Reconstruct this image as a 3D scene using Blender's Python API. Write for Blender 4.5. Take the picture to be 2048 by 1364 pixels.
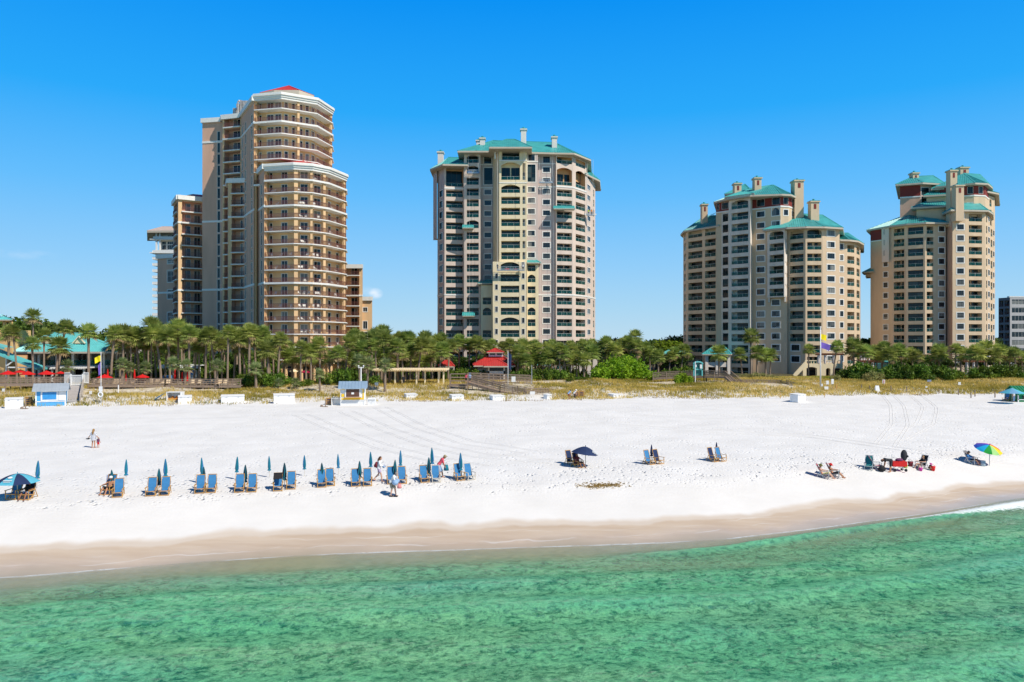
import bpy, bmesh, math, random
import numpy as np
from mathutils import Vector, Matrix
for o in list(bpy.data.objects): bpy.data.objects.remove(o)
R = math.radians
random.seed(7)
SC = bpy.context.scene
COL = SC.collection
# ---------------------------------------------------------------- camera
FPX, HOR, CH = 1500.0, 688.0, 12.7          # focal length in photo pixels, horizon row, camera height
cam_d = bpy.data.cameras.new('camera'); cam = bpy.data.objects.new('camera', cam_d); COL.objects.link(cam)
cam.location = (0, 0, CH); cam.rotation_euler = (R(90), 0, 0)
cam_d.sensor_width = 36; cam_d.lens = 36*FPX/2048; cam_d.shift_y = -(682-HOR)/2048*-1*-1
cam_d.shift_y = (HOR-682)/2048
cam_d.clip_start = .5; cam_d.clip_end = 20000
SC.camera = cam
# ---------------------------------------------------------------- sun and sky
SUN_H = Vector((.80, -.60)).normalized(); SUN_EL = R(46)
SUNV = Vector((SUN_H.x*math.cos(SUN_EL), SUN_H.y*math.cos(SUN_EL), math.sin(SUN_EL)))
sd = bpy.data.lights.new('sun', 'SUN'); sd.energy = 4.9; sd.angle = R(.5); sd.color = (1, .94, .84)
so = bpy.data.objects.new('sun', sd); COL.objects.link(so)
so.rotation_euler = (-SUNV).to_track_quat('-Z', 'Y').to_euler(); so.location = (60, -60, 120)
W = bpy.data.worlds.new('World'); SC.world = W; W.use_nodes = True
nt = W.node_tree; nt.nodes.clear()
out = nt.nodes.new('ShaderNodeOutputWorld'); bg = nt.nodes.new('ShaderNodeBackground')
sky = nt.nodes.new('ShaderNodeTexSky'); sky.sky_type = 'NISHITA'; sky.sun_disc = False
sky.sun_elevation = SUN_EL; sky.sun_rotation = math.atan2(SUN_H.x, SUN_H.y)
sky.air_density = 1.0; sky.dust_density = .25; sky.ozone_density = 2.5; sky.altitude = 0
hs = nt.nodes.new('ShaderNodeHueSaturation'); hs.inputs['Saturation'].default_value = 1.2
nt.links.new(sky.outputs[0], hs.inputs['Color'])
# thin wisps of cloud low over the land, laid out by sky direction
tc = nt.nodes.new('ShaderNodeTexCoord')
nz = nt.nodes.new('ShaderNodeTexNoise'); nz.inputs['Scale'].default_value = 46; nz.inputs['Detail'].default_value = 7
mpn = nt.nodes.new('ShaderNodeMapping'); mpn.inputs['Scale'].default_value = (1, 1, 1.9)
nt.links.new(tc.outputs['Generated'], mpn.inputs[0]); nt.links.new(mpn.outputs[0], nz.inputs['Vector'])
def wmath(op, a, b=None, clamp=False):
    n = nt.nodes.new('ShaderNodeMath'); n.operation = op; n.use_clamp = clamp
    for i, v in enumerate((a, b)):
        if v is None: continue
        if isinstance(v, (int, float)): n.inputs[i].default_value = v
        else: nt.links.new(v, n.inputs[i])
    return n.outputs[0]
def puff(px, py, sx, sy):
    d = Vector(((px-1024)/FPX, 1, (HOR-py)/FPX)).normalized()
    s = nt.nodes.new('ShaderNodeVectorMath'); s.operation = 'SUBTRACT'; nt.links.new(tc.outputs['Generated'], s.inputs[0]); s.inputs[1].default_value = d
    m = nt.nodes.new('ShaderNodeVectorMath'); m.operation = 'MULTIPLY'; nt.links.new(s.outputs[0], m.inputs[0])
    m.inputs[1].default_value = (FPX/sx, FPX/sx, FPX/sy)
    l = nt.nodes.new('ShaderNodeVectorMath'); l.operation = 'LENGTH'; nt.links.new(m.outputs[0], l.inputs[0])
    return wmath('SUBTRACT', 1.0, l.outputs['Value'], True)
pf = wmath('ADD', wmath('MULTIPLY', puff(752, 587, 15, 12), 1.5), wmath('MULTIPLY', puff(730, 583, 26, 12), .55))
pf = wmath('ADD', pf, wmath('MULTIPLY', puff(40, 508, 60, 10), .35))
nzc = wmath('MULTIPLY', wmath('SUBTRACT', nz.outputs['Fac'], .36), 2.6, True)
cf = wmath('MULTIPLY', pf, nzc, True)
sp = nt.nodes.new('ShaderNodeSeparateXYZ'); nt.links.new(tc.outputs['Generated'], sp.inputs[0])
rmp = nt.nodes.new('ShaderNodeValToRGB'); re_ = rmp.color_ramp.elements; nt.links.new(sp.outputs['Z'], rmp.inputs[0])
def sl(*c): return tuple((((x/255+.055)/1.055)**2.4) for x in c)+(1,)
re_[0].position = 0; re_[0].color = sl(190, 220, 239); re_[1].position = 1; re_[1].color = (0, .02, .10, 1)
for p_, c_ in ((.045, sl(170, 215, 244)), (.10, sl(146, 206, 250)), (.19, sl(100, 190, 254)), (.29, sl(40, 170, 252)), (.42, sl(0, 146, 246)), (.5, (.001, .10, .36, 1)), (.6, (.0, .035, .15, 1))):
    k_ = re_.new(p_); k_.color = c_
rs_ = nt.nodes.new('ShaderNodeMixRGB'); rs_.blend_type = 'MULTIPLY'; rs_.inputs['Fac'].default_value = 1; rs_.inputs['Color2'].default_value = (8.7, 8.7, 8.7, 1)
nt.links.new(rmp.outputs[0], rs_.inputs['Color1'])
sm_ = nt.nodes.new('ShaderNodeMixRGB'); sm_.inputs['Fac'].default_value = .97; nt.links.new(hs.outputs[0], sm_.inputs['Color1']); nt.links.new(rs_.outputs[0], sm_.inputs['Color2'])
mxc = nt.nodes.new('ShaderNodeMixRGB'); mxc.inputs['Color2'].default_value = (8.2, 8.6, 9.4, 1)
nt.links.new(sm_.outputs[0], mxc.inputs['Color1']); nt.links.new(wmath('MULTIPLY', cf, .8), mxc.inputs['Fac'])
nt.links.new(mxc.outputs[0], bg.inputs[0]); bg.inputs[1].default_value = .115
nt.links.new(bg.outputs[0], out.inputs[0])
SC.view_settings.view_transform = 'Standard'; SC.view_settings.look = 'None'; SC.view_settings.gamma = 1; SC.view_settings.exposure = 0.0
SC.render.engine = 'CYCLES'
SC.cycles.max_bounces = 8; SC.cycles.transparent_max_bounces = 16; SC.cycles.caustics_reflective = False; SC.cycles.caustics_refractive = False

# ================================================================ helpers
def zf(y, D): return CH + (HOR-y)*D/FPX
def xf(px, D): return (px-1024)/FPX*D
class MB:
    """collects shapes, builds ONE mesh object"""
    def __init__(s): s.v = []; s.f = []; s.m = []
    def add(s, vs, fs, m=0):
        o = len(s.v); s.v += [tuple(p) for p in vs]; s.f += [tuple(i+o for i in f) for f in fs]; s.m += [m]*len(fs)
    def quad(s, a, b, c, d, m=0): s.add((a, b, c, d), ((0, 1, 2, 3),), m)
    def poly(s, pts, m=0): s.add(pts, (tuple(range(len(pts))),), m)
    def box(s, c, sz, rz=0, m=0, bev=0):
        x, y, z = sz[0]/2, sz[1]/2, sz[2]/2; cs, sn = math.cos(rz), math.sin(rz)
        P = []
        for k in (-1, 1):
            for (i, j) in ((-1, -1), (1, -1), (1, 1), (-1, 1)):
                P.append((c[0]+i*x*cs-j*y*sn, c[1]+i*x*sn+j*y*cs, c[2]+k*z))
        s.add(P, ((0, 3, 2, 1), (4, 5, 6, 7), (0, 1, 5, 4), (1, 2, 6, 5), (2, 3, 7, 6), (3, 0, 4, 7)), m)
    def beam(s, a, b, w, h, m=0, up=(0, 0, 1)):
        a = Vector(a); b = Vector(b); d = (b-a)
        if d.length < 1e-6: return
        d.normalize(); u = Vector(up)
        if abs(d.dot(u)) > .98: u = Vector((0, 1, 0))
        r = d.cross(u).normalized()*w/2; q = r.cross(d).normalized()*h/2
        P = [a-r-q, a+r-q, a+r+q, a-r+q, b-r-q, b+r-q, b+r+q, b-r+q]
        s.add(P, ((0, 3, 2, 1), (4, 5, 6, 7), (0, 1, 5, 4), (1, 2, 6, 5), (2, 3, 7, 6), (3, 0, 4, 7)), m)
    def tube(s, pts, rs, n=8, m=0, caps=True):
        pts = [Vector(p) for p in pts]
        if isinstance(rs, (int, float)): rs = [rs]*len(pts)
        o = len(s.v); prev = None
        for i, p in enumerate(pts):
            d = (pts[min(i+1, len(pts)-1)]-pts[max(i-1, 0)])
            d = d.normalized() if d.length > 1e-9 else Vector((0, 0, 1))
            a = prev if prev else (Vector((1, 0, 0)) if abs(d.x) < .9 else Vector((0, 1, 0)))
            a = (a-d*a.dot(d)).normalized(); prev = a; b = d.cross(a)
            for k in range(n):
                t = 2*math.pi*k/n; s.v.append(tuple(p+(a*math.cos(t)+b*math.sin(t))*rs[i]))
        for i in range(len(pts)-1):
            for k in range(n):
                s.f.append((o+i*n+k, o+i*n+(k+1) % n, o+(i+1)*n+(k+1) % n, o+(i+1)*n+k)); s.m.append(m)
        if caps:
            s.f.append(tuple(o+k for k in range(n))[::-1]); s.m.append(m)
            s.f.append(tuple(o+(len(pts)-1)*n+k for k in range(n))); s.m.append(m)
    def ball(s, c, r, m=0, nu=10, nv=7, sc=(1, 1, 1)):
        o = len(s.v)
        for j in range(nv+1):
            ph = math.pi*j/nv
            for i in range(nu):
                t = 2*math.pi*i/nu
                s.v.append((c[0]+r*sc[0]*math.sin(ph)*math.cos(t), c[1]+r*sc[1]*math.sin(ph)*math.sin(t), c[2]+r*sc[2]*math.cos(ph)))
        for j in range(nv):
            for i in range(nu):
                s.f.append((o+j*nu+i, o+(j+1)*nu+i, o+(j+1)*nu+(i+1) % nu, o+j*nu+(i+1) % nu)); s.m.append(m)
    def prism(s, poly, z0, z1, m=0, mt=None):
        n = len(poly); ar = sum(poly[i][0]*poly[(i+1) % n][1]-poly[(i+1) % n][0]*poly[i][1] for i in range(n))
        if ar < 0: poly = poly[::-1]
        P = [(p[0], p[1], z0) for p in poly]+[(p[0], p[1], z1) for p in poly]
        s.add(P, [(i, (i+1) % n, n+(i+1) % n, n+i) for i in range(n)], m)
        s.add(P, [tuple(range(n))[::-1], tuple(range(n, 2*n))], m if mt is None else mt)
    def xf(s, other, loc=(0, 0, 0), rz=0, sc=1):
        """append a copy of another MB moved to loc"""
        cs, sn = math.cos(rz)*sc, math.sin(rz)*sc; o = len(s.v)
        s.v += [(loc[0]+x*cs-y*sn, loc[1]+x*sn+y*cs, loc[2]+z*sc) for x, y, z in other.v]
        s.f += [tuple(i+o for i in f) for f in other.f]; s.m += other.m
    def mesh(s, name, mats, smooth=False, off=(0, 0, 0)):
        me = bpy.data.meshes.new(name)
        vv = s.v if off == (0, 0, 0) else [(a-off[0], b-off[1], c-off[2]) for a, b, c in s.v]
        me.from_pydata(vv, [], s.f)
        if not isinstance(mats, (list, tuple)): mats = [mats]
        for k in mats: me.materials.append(k)
        if len(mats) > 1: me.polygons.foreach_set('material_index', s.m)
        if smooth: me.polygons.foreach_set('use_smooth', [True]*len(me.polygons))
        return me
    def build(s, name, mats, parent=None, smooth=False, loc=None, rz=0):
        off = (0, 0, 0)
        if parent is not None and loc is None: off = tuple(parent.location)
        o = bpy.data.objects.new(name, s.mesh(name, mats, smooth, off)); COL.objects.link(o)
        if parent is not None: o.parent = parent
        if loc is not None: o.location = loc
        o.rotation_euler[2] = rz
        return o
def tag(o, label=None, cat=None, group=None, kind=None):
    if label: o['label'] = label
    if cat: o['category'] = cat
    if group: o['group'] = group
    if kind: o['kind'] = kind
    return o
def empty(name, loc, label=None, cat=None, group=None, rz=0):
    o = bpy.data.objects.new(name, None); COL.objects.link(o); o.location = loc; o.rotation_euler[2] = rz; o.empty_display_size = .2
    return tag(o, label, cat, group)
def inst(name, mesh, parent=None, loc=(0, 0, 0), rz=0, sc=None, rot=None):
    o = bpy.data.objects.new(name, mesh); COL.objects.link(o); o.location = loc; o.rotation_euler = rot if rot else (0, 0, rz)
    if parent is not None: o.parent = parent
    if sc: o.scale = sc if isinstance(sc, tuple) else (sc, sc, sc)
    return o
def copy_tree(o, loc=None, rz=None, parent=None, label=None, group=None, sc=None):
    c = o.copy(); COL.objects.link(c)
    if parent is not None: c.parent = parent
    if loc is not None: c.location = loc
    if rz is not None: c.rotation_euler[2] = rz
    if sc: c.scale = (sc, sc, sc)
    if label: c['label'] = label
    if group: c['group'] = group
    for ch in list(o.children): copy_tree(ch, parent=c)
    return c
ORD = ['first', 'second', 'third', 'fourth', 'fifth', 'sixth', 'seventh', 'eighth', 'ninth', 'tenth', 'eleventh', 'twelfth', 'thirteenth', 'fourteenth', 'fifteenth', 'sixteenth', 'seventeenth', 'eighteenth', 'nineteenth']
def ordw(i):
    if i < 19: return ORD[i]
    i += 1; t = {2: 'twent', 3: 'thirt', 4: 'fort', 5: 'fift', 6: 'sixt', 7: 'sevent', 8: 'eight', 9: 'ninet'}[i//10]
    return t+'ieth' if i % 10 == 0 else t+'y-'+ORD[i % 10-1]

# ---------------------------------------------------------------- materials
MATS = {}
def mat(name, col, rough=.8, var=.12, scale=3.0, bump=0, bscale=20, spec=.3, metal=0, rnd=0, col2=None, stretch=None, detail=4):
    if name in MATS: return MATS[name]
    m = bpy.data.materials.new(name); m.use_nodes = True; n = m.node_tree; b = n.nodes['Principled BSDF']
    b.inputs['Roughness'].default_value = rough; b.inputs['Metallic'].default_value = metal
    b.inputs['Specular IOR Level'].default_value = spec
    t = n.nodes.new('ShaderNodeTexCoord'); src = t.outputs['Object']
    if stretch:
        mp = n.nodes.new('ShaderNodeMapping'); mp.inputs['Scale'].default_value = stretch; n.links.new(src, mp.inputs[0]); src = mp.outputs[0]
    z = n.nodes.new('ShaderNodeTexNoise'); z.inputs['Scale'].default_value = scale; z.inputs['Detail'].default_value = detail; n.links.new(src, z.inputs['Vector'])
    mx = n.nodes.new('ShaderNodeMixRGB')
    c1 = tuple(max(0, c*(1-var)) for c in col); c2 = tuple(min(1, c*(1+var)) for c in col) if col2 is None else col2
    mx.inputs['Color1'].default_value = (*c1, 1); mx.inputs['Color2'].default_value = (*c2, 1)
    rp = n.nodes.new('ShaderNodeMapRange'); rp.inputs['From Min'].default_value = .3; rp.inputs['From Max'].default_value = .7
    n.links.new(z.outputs['Fac'], rp.inputs['Value']); n.links.new(rp.outputs[0], mx.inputs['Fac'])
    o = mx.outputs[0]
    if rnd:
        oi = n.nodes.new('ShaderNodeObjectInfo'); hv = n.nodes.new('ShaderNodeHueSaturation')
        mr = n.nodes.new('ShaderNodeMapRange'); mr.inputs['To Min'].default_value = 1-rnd; mr.inputs['To Max'].default_value = 1+rnd
        n.links.new(oi.outputs['Random'], mr.inputs['Value']); n.links.new(mr.outputs[0], hv.inputs['Value'])
        n.links.new(o, hv.inputs['Color']); o = hv.outputs[0]
    n.links.new(o, b.inputs['Base Color'])
    if bump:
        z2 = n.nodes.new('ShaderNodeTexNoise'); z2.inputs['Scale'].default_value = bscale; z2.inputs['Detail'].default_value = 3; n.links.new(src, z2.inputs['Vector'])
        bp = n.nodes.new('ShaderNodeBump'); bp.inputs['Strength'].default_value = bump; bp.inputs['Distance'].default_value = .05
        n.links.new(z2.outputs['Fac'], bp.inputs['Height']); n.links.new(bp.outputs[0], b.inputs['Normal'])
    MATS[name] = m; return m
def glass(name, dark, light, share=.35, rough=.06):
    """window glass: dark room or drawn curtain behind, chosen per window"""
    m = bpy.data.materials.new(name); m.use_nodes = True; n = m.node_tree; b = n.nodes['Principled BSDF']
    b.inputs['Roughness'].default_value = rough; b.inputs['Specular IOR Level'].default_value = .5
    b.inputs['Specular IOR Level'].default_value = .5 if share > .21 and name == 'window_glass' else .3
    oi = n.nodes.new('ShaderNodeObjectInfo'); t = n.nodes.new('ShaderNodeTexCoord')
    z = n.nodes.new('ShaderNodeTexWhiteNoise'); z.noise_dimensions = '3D'
    vm = n.nodes.new('ShaderNodeVectorMath'); vm.operation = 'MULTIPLY'; vm.inputs[1].default_value = (.37, .37, .34)
    fl = n.nodes.new('ShaderNodeVectorMath'); fl.operation = 'FLOOR'
    ge = n.nodes.new('ShaderNodeNewGeometry')
    n.links.new(ge.outputs['Position'], vm.inputs[0]); n.links.new(vm.outputs[0], fl.inputs[0]); n.links.new(fl.outputs[0], z.inputs['Vector'])
    st = n.nodes.new('ShaderNodeMapRange'); st.inputs['From Min'].default_value = 1-share-.15; st.inputs['From Max'].default_value = 1-share+.15
    n.links.new(z.outputs['Value'], st.inputs['Value'])
    mx = n.nodes.new('ShaderNodeMixRGB'); mx.inputs['Color1'].default_value = (*dark, 1); mx.inputs['Color2'].default_value = (*light, 1)
    n.links.new(st.outputs[0], mx.inputs['Fac']); n.links.new(mx.outputs[0], b.inputs['Base Color'])
    z3 = n.nodes.new('ShaderNodeTexNoise'); z3.inputs['Scale'].default_value = .5
    n.links.new(ge.outputs['Position'], z3.inputs['Vector'])
    bp = n.nodes.new('ShaderNodeBump'); bp.inputs['Strength'].default_value = .06; bp.inputs['Distance'].default_value = .3
    n.links.new(z3.outputs['Fac'], bp.inputs['Height']); n.links.new(bp.outputs[0], b.inputs['Normal'])
    MATS[name] = m; return m
def seeglass(name, col, alpha):
    """clear tinted panel"""
    m = bpy.data.materials.new(name); m.use_nodes = True; n = m.node_tree; b = n.nodes['Principled BSDF']
    b.inputs['Base Color'].default_value = (*col, 1); b.inputs['Roughness'].default_value = .1
    z = n.nodes.new('ShaderNodeTexNoise'); z.inputs['Scale'].default_value = 2
    mr = n.nodes.new('ShaderNodeMapRange'); mr.inputs['To Min'].default_value = alpha-.12; mr.inputs['To Max'].default_value = alpha+.12
    n.links.new(z.outputs['Fac'], mr.inputs['Value'])
    tr = n.nodes.new('ShaderNodeBsdfTransparent'); tr.inputs[0].default_value = (.75, .95, .93, 1)
    ms = n.nodes.new('ShaderNodeMixShader'); n.links.new(mr.outputs[0], ms.inputs[0]); n.links.new(tr.outputs[0], ms.inputs[1]); n.links.new(b.outputs[0], ms.inputs[2])
    n.links.new(ms.outputs[0], n.nodes['Material Output'].inputs[0]); MATS[name] = m; return m
def leafmat(name, c1, c2, c3, trans=.3, rnd=.22, scale=.5):
    """foliage: clumps of lighter and darker leaves, some light through them"""
    m = bpy.data.materials.new(name); m.use_nodes = True; n = m.node_tree; b = n.nodes['Principled BSDF']
    b.inputs['Roughness'].default_value = .55; b.inputs['Specular IOR Level'].default_value = .25
    t = n.nodes.new('ShaderNodeTexCoord'); z = n.nodes.new('ShaderNodeTexNoise'); z.inputs['Scale'].default_value = scale; z.inputs['Detail'].default_value = 5
    n.links.new(t.outputs['Object'], z.inputs['Vector'])
    cr = n.nodes.new('ShaderNodeValToRGB'); e = cr.color_ramp.elements
    e[0].position = .3; e[0].color = (*c1, 1); e[1].position = .72; e[1].color = (*c3, 1); k = e.new(.5); k.color = (*c2, 1)
    n.links.new(z.outputs['Fac'], cr.inputs[0])
    oi = n.nodes.new('ShaderNodeObjectInfo'); hv = n.nodes.new('ShaderNodeHueSaturation')
    mr = n.nodes.new('ShaderNodeMapRange'); mr.inputs['To Min'].default_value = 1-rnd; mr.inputs['To Max'].default_value = 1+rnd
    n.links.new(oi.outputs['Random'], mr.inputs['Value']); n.links.new(mr.outputs[0], hv.inputs['Value'])
    mh = n.nodes.new('ShaderNodeMapRange'); mh.inputs['To Min'].default_value = .485; mh.inputs['To Max'].default_value = .515
    ml = n.nodes.new('ShaderNodeMath'); ml.operation = 'FRACT'; mm = n.nodes.new('ShaderNodeMath'); mm.operation = 'MULTIPLY'; mm.inputs[1].default_value = 7.31
    n.links.new(oi.outputs['Random'], mm.inputs[0]); n.links.new(mm.outputs[0], ml.inputs[0]); n.links.new(ml.outputs[0], mh.inputs['Value']); n.links.new(mh.outputs[0], hv.inputs['Hue'])
    n.links.new(cr.outputs[0], hv.inputs['Color']); n.links.new(hv.outputs[0], b.inputs['Base Color'])
    tl = n.nodes.new('ShaderNodeBsdfTranslucent'); n.links.new(hv.outputs[0], tl.inputs[0])
    ms = n.nodes.new('ShaderNodeMixShader'); ms.inputs[0].default_value = trans
    n.links.new(b.outputs[0], ms.inputs[1]); n.links.new(tl.outputs[0], ms.inputs[2]); n.links.new(ms.outputs[0], n.nodes['Material Output'].inputs[0])
    MATS[name] = m; return m

# ---------------------------------------------------------------- terrain
def _h(ix, iy, s):
    v = np.sin(ix*127.1+iy*311.7+s*74.7)*43758.5453
    return v-np.floor(v)
def vnoise(x, y, s=0):
    x = np.asarray(x, float); y = np.asarray(y, float)
    ix = np.floor(x); iy = np.floor(y); fx = x-ix; fy = y-iy; fx = fx*fx*(3-2*fx); fy = fy*fy*(3-2*fy)
    return (_h(ix, iy, s)*(1-fx)+_h(ix+1, iy, s)*fx)*(1-fy)+(_h(ix, iy+1, s)*(1-fx)+_h(ix+1, iy+1, s)*fx)*fy
def fbm(x, y, s=0, o=3):
    r = 0; a = .5
    for i in range(o): r = r+a*vnoise(x*2**i, y*2**i, s+i*3); a *= .5
    return r/(1-.5**o)
_sx = np.arange(-500, 500.1, 1.0)
_sy = np.interp(_sx, [-500, -56, -25.8, -17.6, -10.4, 3.1, 11.8, 18.5, 28.9, 38.8, 56, 500], [-40, 32.5, 37.8, 40.5, 42.2, 43.8, 45, 47.6, 52.2, 57.4, 63.2, 145])
_k = np.exp(-np.linspace(-2, 2, 9)**2); _k /= _k.sum()
_sy = np.convolve(np.pad(_sy, 4, mode='edge'), _k, 'valid')
WZ = .9                                     # sea level
def shore(x): return np.interp(x, _sx, _sy)
def toe(x):
    x = np.asarray(x, float)
    return 116+.17*x+3.0*(fbm(x*.05, x*0+3, 5)-.5)*2
_pt = [-3, -1, -.3, 0, .05, .09, .14, .2, .42, .7, 1.0]; _pz = [-8.1, -3.6, -.8, .9, 1.38, 1.95, 2.65, 2.95, 3.4, 3.9, 4.2]
_et = [0, 3, 8, 16, 26, 40, 60]; _ez = [4.2, 4.7, 5.15, 5.4, 5.5, 4.9, 4.5]
def ground(x, y):
    x = np.asarray(x, float); y = np.asarray(y, float)
    s = shore(np.clip(x, -500, 500)); T = toe(x); t = (y-s)/(T-s)
    z = np.interp(t, _pt, _pz)
    e = y-T
    z = np.where(e > 0, np.interp(e, _et, _ez), z)
    dm = np.clip((e+1)/5, 0, 1)*np.clip((58-e)/30, 0, 1)
    z = z+dm*(1.3*(fbm(x*.07, y*.13, 2)-.5)+.5*(fbm(x*.33, y*.4, 9)-.5))
    bm = np.clip((t-.06)/.06, 0, 1)*np.clip((1.05-t)/.1, 0, 1)
    z = z+bm*(.16*(fbm(x*.25, y*.3, 4)-.5))
    sb = np.clip(-t*6, 0, 1)
    z = z+sb*.5*(fbm(x*.12, y*.35, 6)-.5)
    return z
def gz(x, y): return float(ground(x, y))
def at(px, py):
    """where the sight line through a photo pixel meets the ground"""
    ys = np.arange(28, 420, .1); z = ground(xf(px, ys), ys); zr = CH-(py-HOR)*ys/FPX
    i = int(np.argmax(z >= zr)) if (z >= zr).any() else len(ys)-1
    Y = float(ys[i]); X = xf(px, Y); return Vector((X, Y, gz(X, Y)))
def ppm(Y): return FPX/Y
# ================================================================ ground, tracks, water
def spaced(segs):
    out_ = []
    for a, b, n in segs: out_ += list(np.linspace(a, b, n, endpoint=False))
    return np.array(out_+[segs[-1][1]])
def geo(a, b, n):  # spacing that grows away from a
    return a+(b-a)*((np.linspace(0, 1, n+1)[1:])**2.6)
def grid_mesh(name, xs, ys, zfun, mats, attrs):
    X, Y = np.meshgrid(xs, ys); Z = zfun(X, Y); nx, ny = len(xs), len(ys)
    me = bpy.data.meshes.new(name); co = np.stack([X.ravel(), Y.ravel(), Z.ravel()], 1)
    me.vertices.add(len(co)); me.vertices.foreach_set('co', co.ravel())
    i = np.arange(nx-1)[None, :]+nx*np.arange(ny-1)[:, None]; i = i.ravel()
    q = np.stack([i, i+1, i+nx+1, i+nx], 1)
    me.loops.add(q.size); me.loops.foreach_set('vertex_index', q.ravel().astype(np.int32))
    me.polygons.add(len(q)); me.polygons.foreach_set('loop_start', np.arange(0, q.size, 4, dtype=np.int32)); me.polygons.foreach_set('loop_total', np.full(len(q), 4, np.int32))
    me.polygons.foreach_set('use_smooth', np.ones(len(q), bool))
    me.update(); me.materials.append(mats)
    for k, fn in attrs.items():
        a = me.attributes.new(k, 'FLOAT', 'POINT'); a.data.foreach_set('value', fn(X, Y).ravel().astype(np.float32))
    o = bpy.data.objects.new(name, me); COL.objects.link(o); return o
class NT:
    def __init__(s, m): s.m = m; s.n = m.node_tree
    def new(s, t, **k):
        x = s.n.nodes.new(t)
        for a, b in k.items(): setattr(x, a, b)
        return x
    def set(s, node, key, v):
        if isinstance(v, bpy.types.NodeSocket): s.n.links.new(v, node.inputs[key])
        else: node.inputs[key].default_value = v
    def math(s, op, a, b=0.0, c=None, clamp=False):
        x = s.new('ShaderNodeMath', operation=op); x.use_clamp = clamp; s.set(x, 0, a); s.set(x, 1, b)
        if c is not None: s.set(x, 2, c)
        return x.outputs[0]
    def noise(s, vec, scale, detail=4, rough=.5, dist=0):
        x = s.new('ShaderNodeTexNoise'); s.set(x, 'Vector', vec); x.inputs['Scale'].default_value = scale; x.inputs['Detail'].default_value = detail
        x.inputs['Roughness'].default_value = rough; x.inputs['Distortion'].default_value = dist; return x.outputs['Fac']
    def vor(s, vec, scale, feature='F1', out='Distance'):
        x = s.new('ShaderNodeTexVoronoi'); x.feature = feature; s.set(x, 'Vector', vec); x.inputs['Scale'].default_value = scale; return x.outputs[out]
    def mapr(s, v, a, b, c=0.0, d=1.0, smooth=False):
        x = s.new('ShaderNodeMapRange'); x.interpolation_type = 'SMOOTHSTEP' if smooth else 'LINEAR'
        s.set(x, 'Value', v); s.set(x, 'From Min', a); s.set(x, 'From Max', b); s.set(x, 'To Min', c); s.set(x, 'To Max', d); return x.outputs[0]
    def mix(s, f, a, b):
        x = s.new('ShaderNodeMixRGB'); s.set(x, 'Fac', f); s.set(x, 'Color1', a if isinstance(a, bpy.types.NodeSocket) else (*a, 1)); s.set(x, 'Color2', b if isinstance(b, bpy.types.NodeSocket) else (*b, 1)); return x.outputs[0]
    def mapping(s, v, sc=(1, 1, 1), rz=0):
        x = s.new('ShaderNodeMapping'); s.n.links.new(v, x.inputs[0]); x.inputs['Scale'].default_value = sc; x.inputs['Rotation'].default_value = (0, 0, rz); return x.outputs[0]
    def attr(s, k): x = s.new('ShaderNodeAttribute'); x.attribute_name = k; return x.outputs['Fac']
# --- sand
sand = bpy.data.materials.new('sand'); sand.use_nodes = True; N = NT(sand); B = sand.node_tree.nodes['Principled BSDF']
P = N.new('ShaderNodeNewGeometry').outputs['Position']
aT, aE = N.attr('beach'), N.attr('inland')
tn = N.math('ADD', aT, N.math('MULTIPLY', N.math('SUBTRACT', N.noise(N.mapping(P, (.6, .25, 0)), .35, 3), .5), .05))
dry = N.mix(N.mapr(N.noise(P, .35, 5), .35, .65), (.73, .715, .69), (.79, .775, .75))
dry = N.mix(N.mapr(aT, .10, .2), N.mix(0.25, dry, (.74, .68, .60)), dry)
wet = N.mix(N.mapr(N.noise(N.mapping(P, (.4, 2.2, 1), -.2), .6, 4), .35, .65), (.53, .41, .30), (.60, .485, .37))
wet = N.mix(N.mapr(tn, -.004, .018), (.42, .35, .25), wet)
damp = N.mix(.5, wet, (.68, .62, .55))
wf = N.mapr(tn, .041, .047, 0, 1, True); df = N.mapr(tn, .050, .062, 0, 1, True)
c = N.mix(wf, wet, damp); c = N.mix(df, c, dry)
for c0_, w_, s_ in ((.016, .0016, .35), (.034, .0012, .22)):
    ln_ = N.math('ABSOLUTE', N.math('SUBTRACT', aT, N.math('ADD', c0_, N.math('MULTIPLY', N.math('SUBTRACT', N.noise(N.mapping(P, (.16, .1, 0)), 1, 4), .5), .05))))
    c = N.mix(N.math('MULTIPLY', N.mapr(ln_, 0, w_, .5, 0), N.mapr(N.noise(N.mapping(P, (s_, s_, 0)), 1, 3), .45, .6)), c, (.78, .76, .72))
dune = N.mix(N.mapr(N.noise(P, 1.1, 6), .42, .62), (.46, .38, .25), (.64, .58, .47))
c = N.mix(N.mapr(aE, 0, 6), c, dune)
lawn = N.mix(N.mapr(N.noise(P, .8, 5), .4, .6), (.045, .055, .022), (.12, .10, .05))
c = N.mix(N.mapr(aE, 30, 40), c, lawn)
N.set(B, 'Base Color', c)
N.set(B, 'Roughness', N.mapr(tn, .012, .05, .18, .95)); N.set(B, 'Specular IOR Level', .25)
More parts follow.
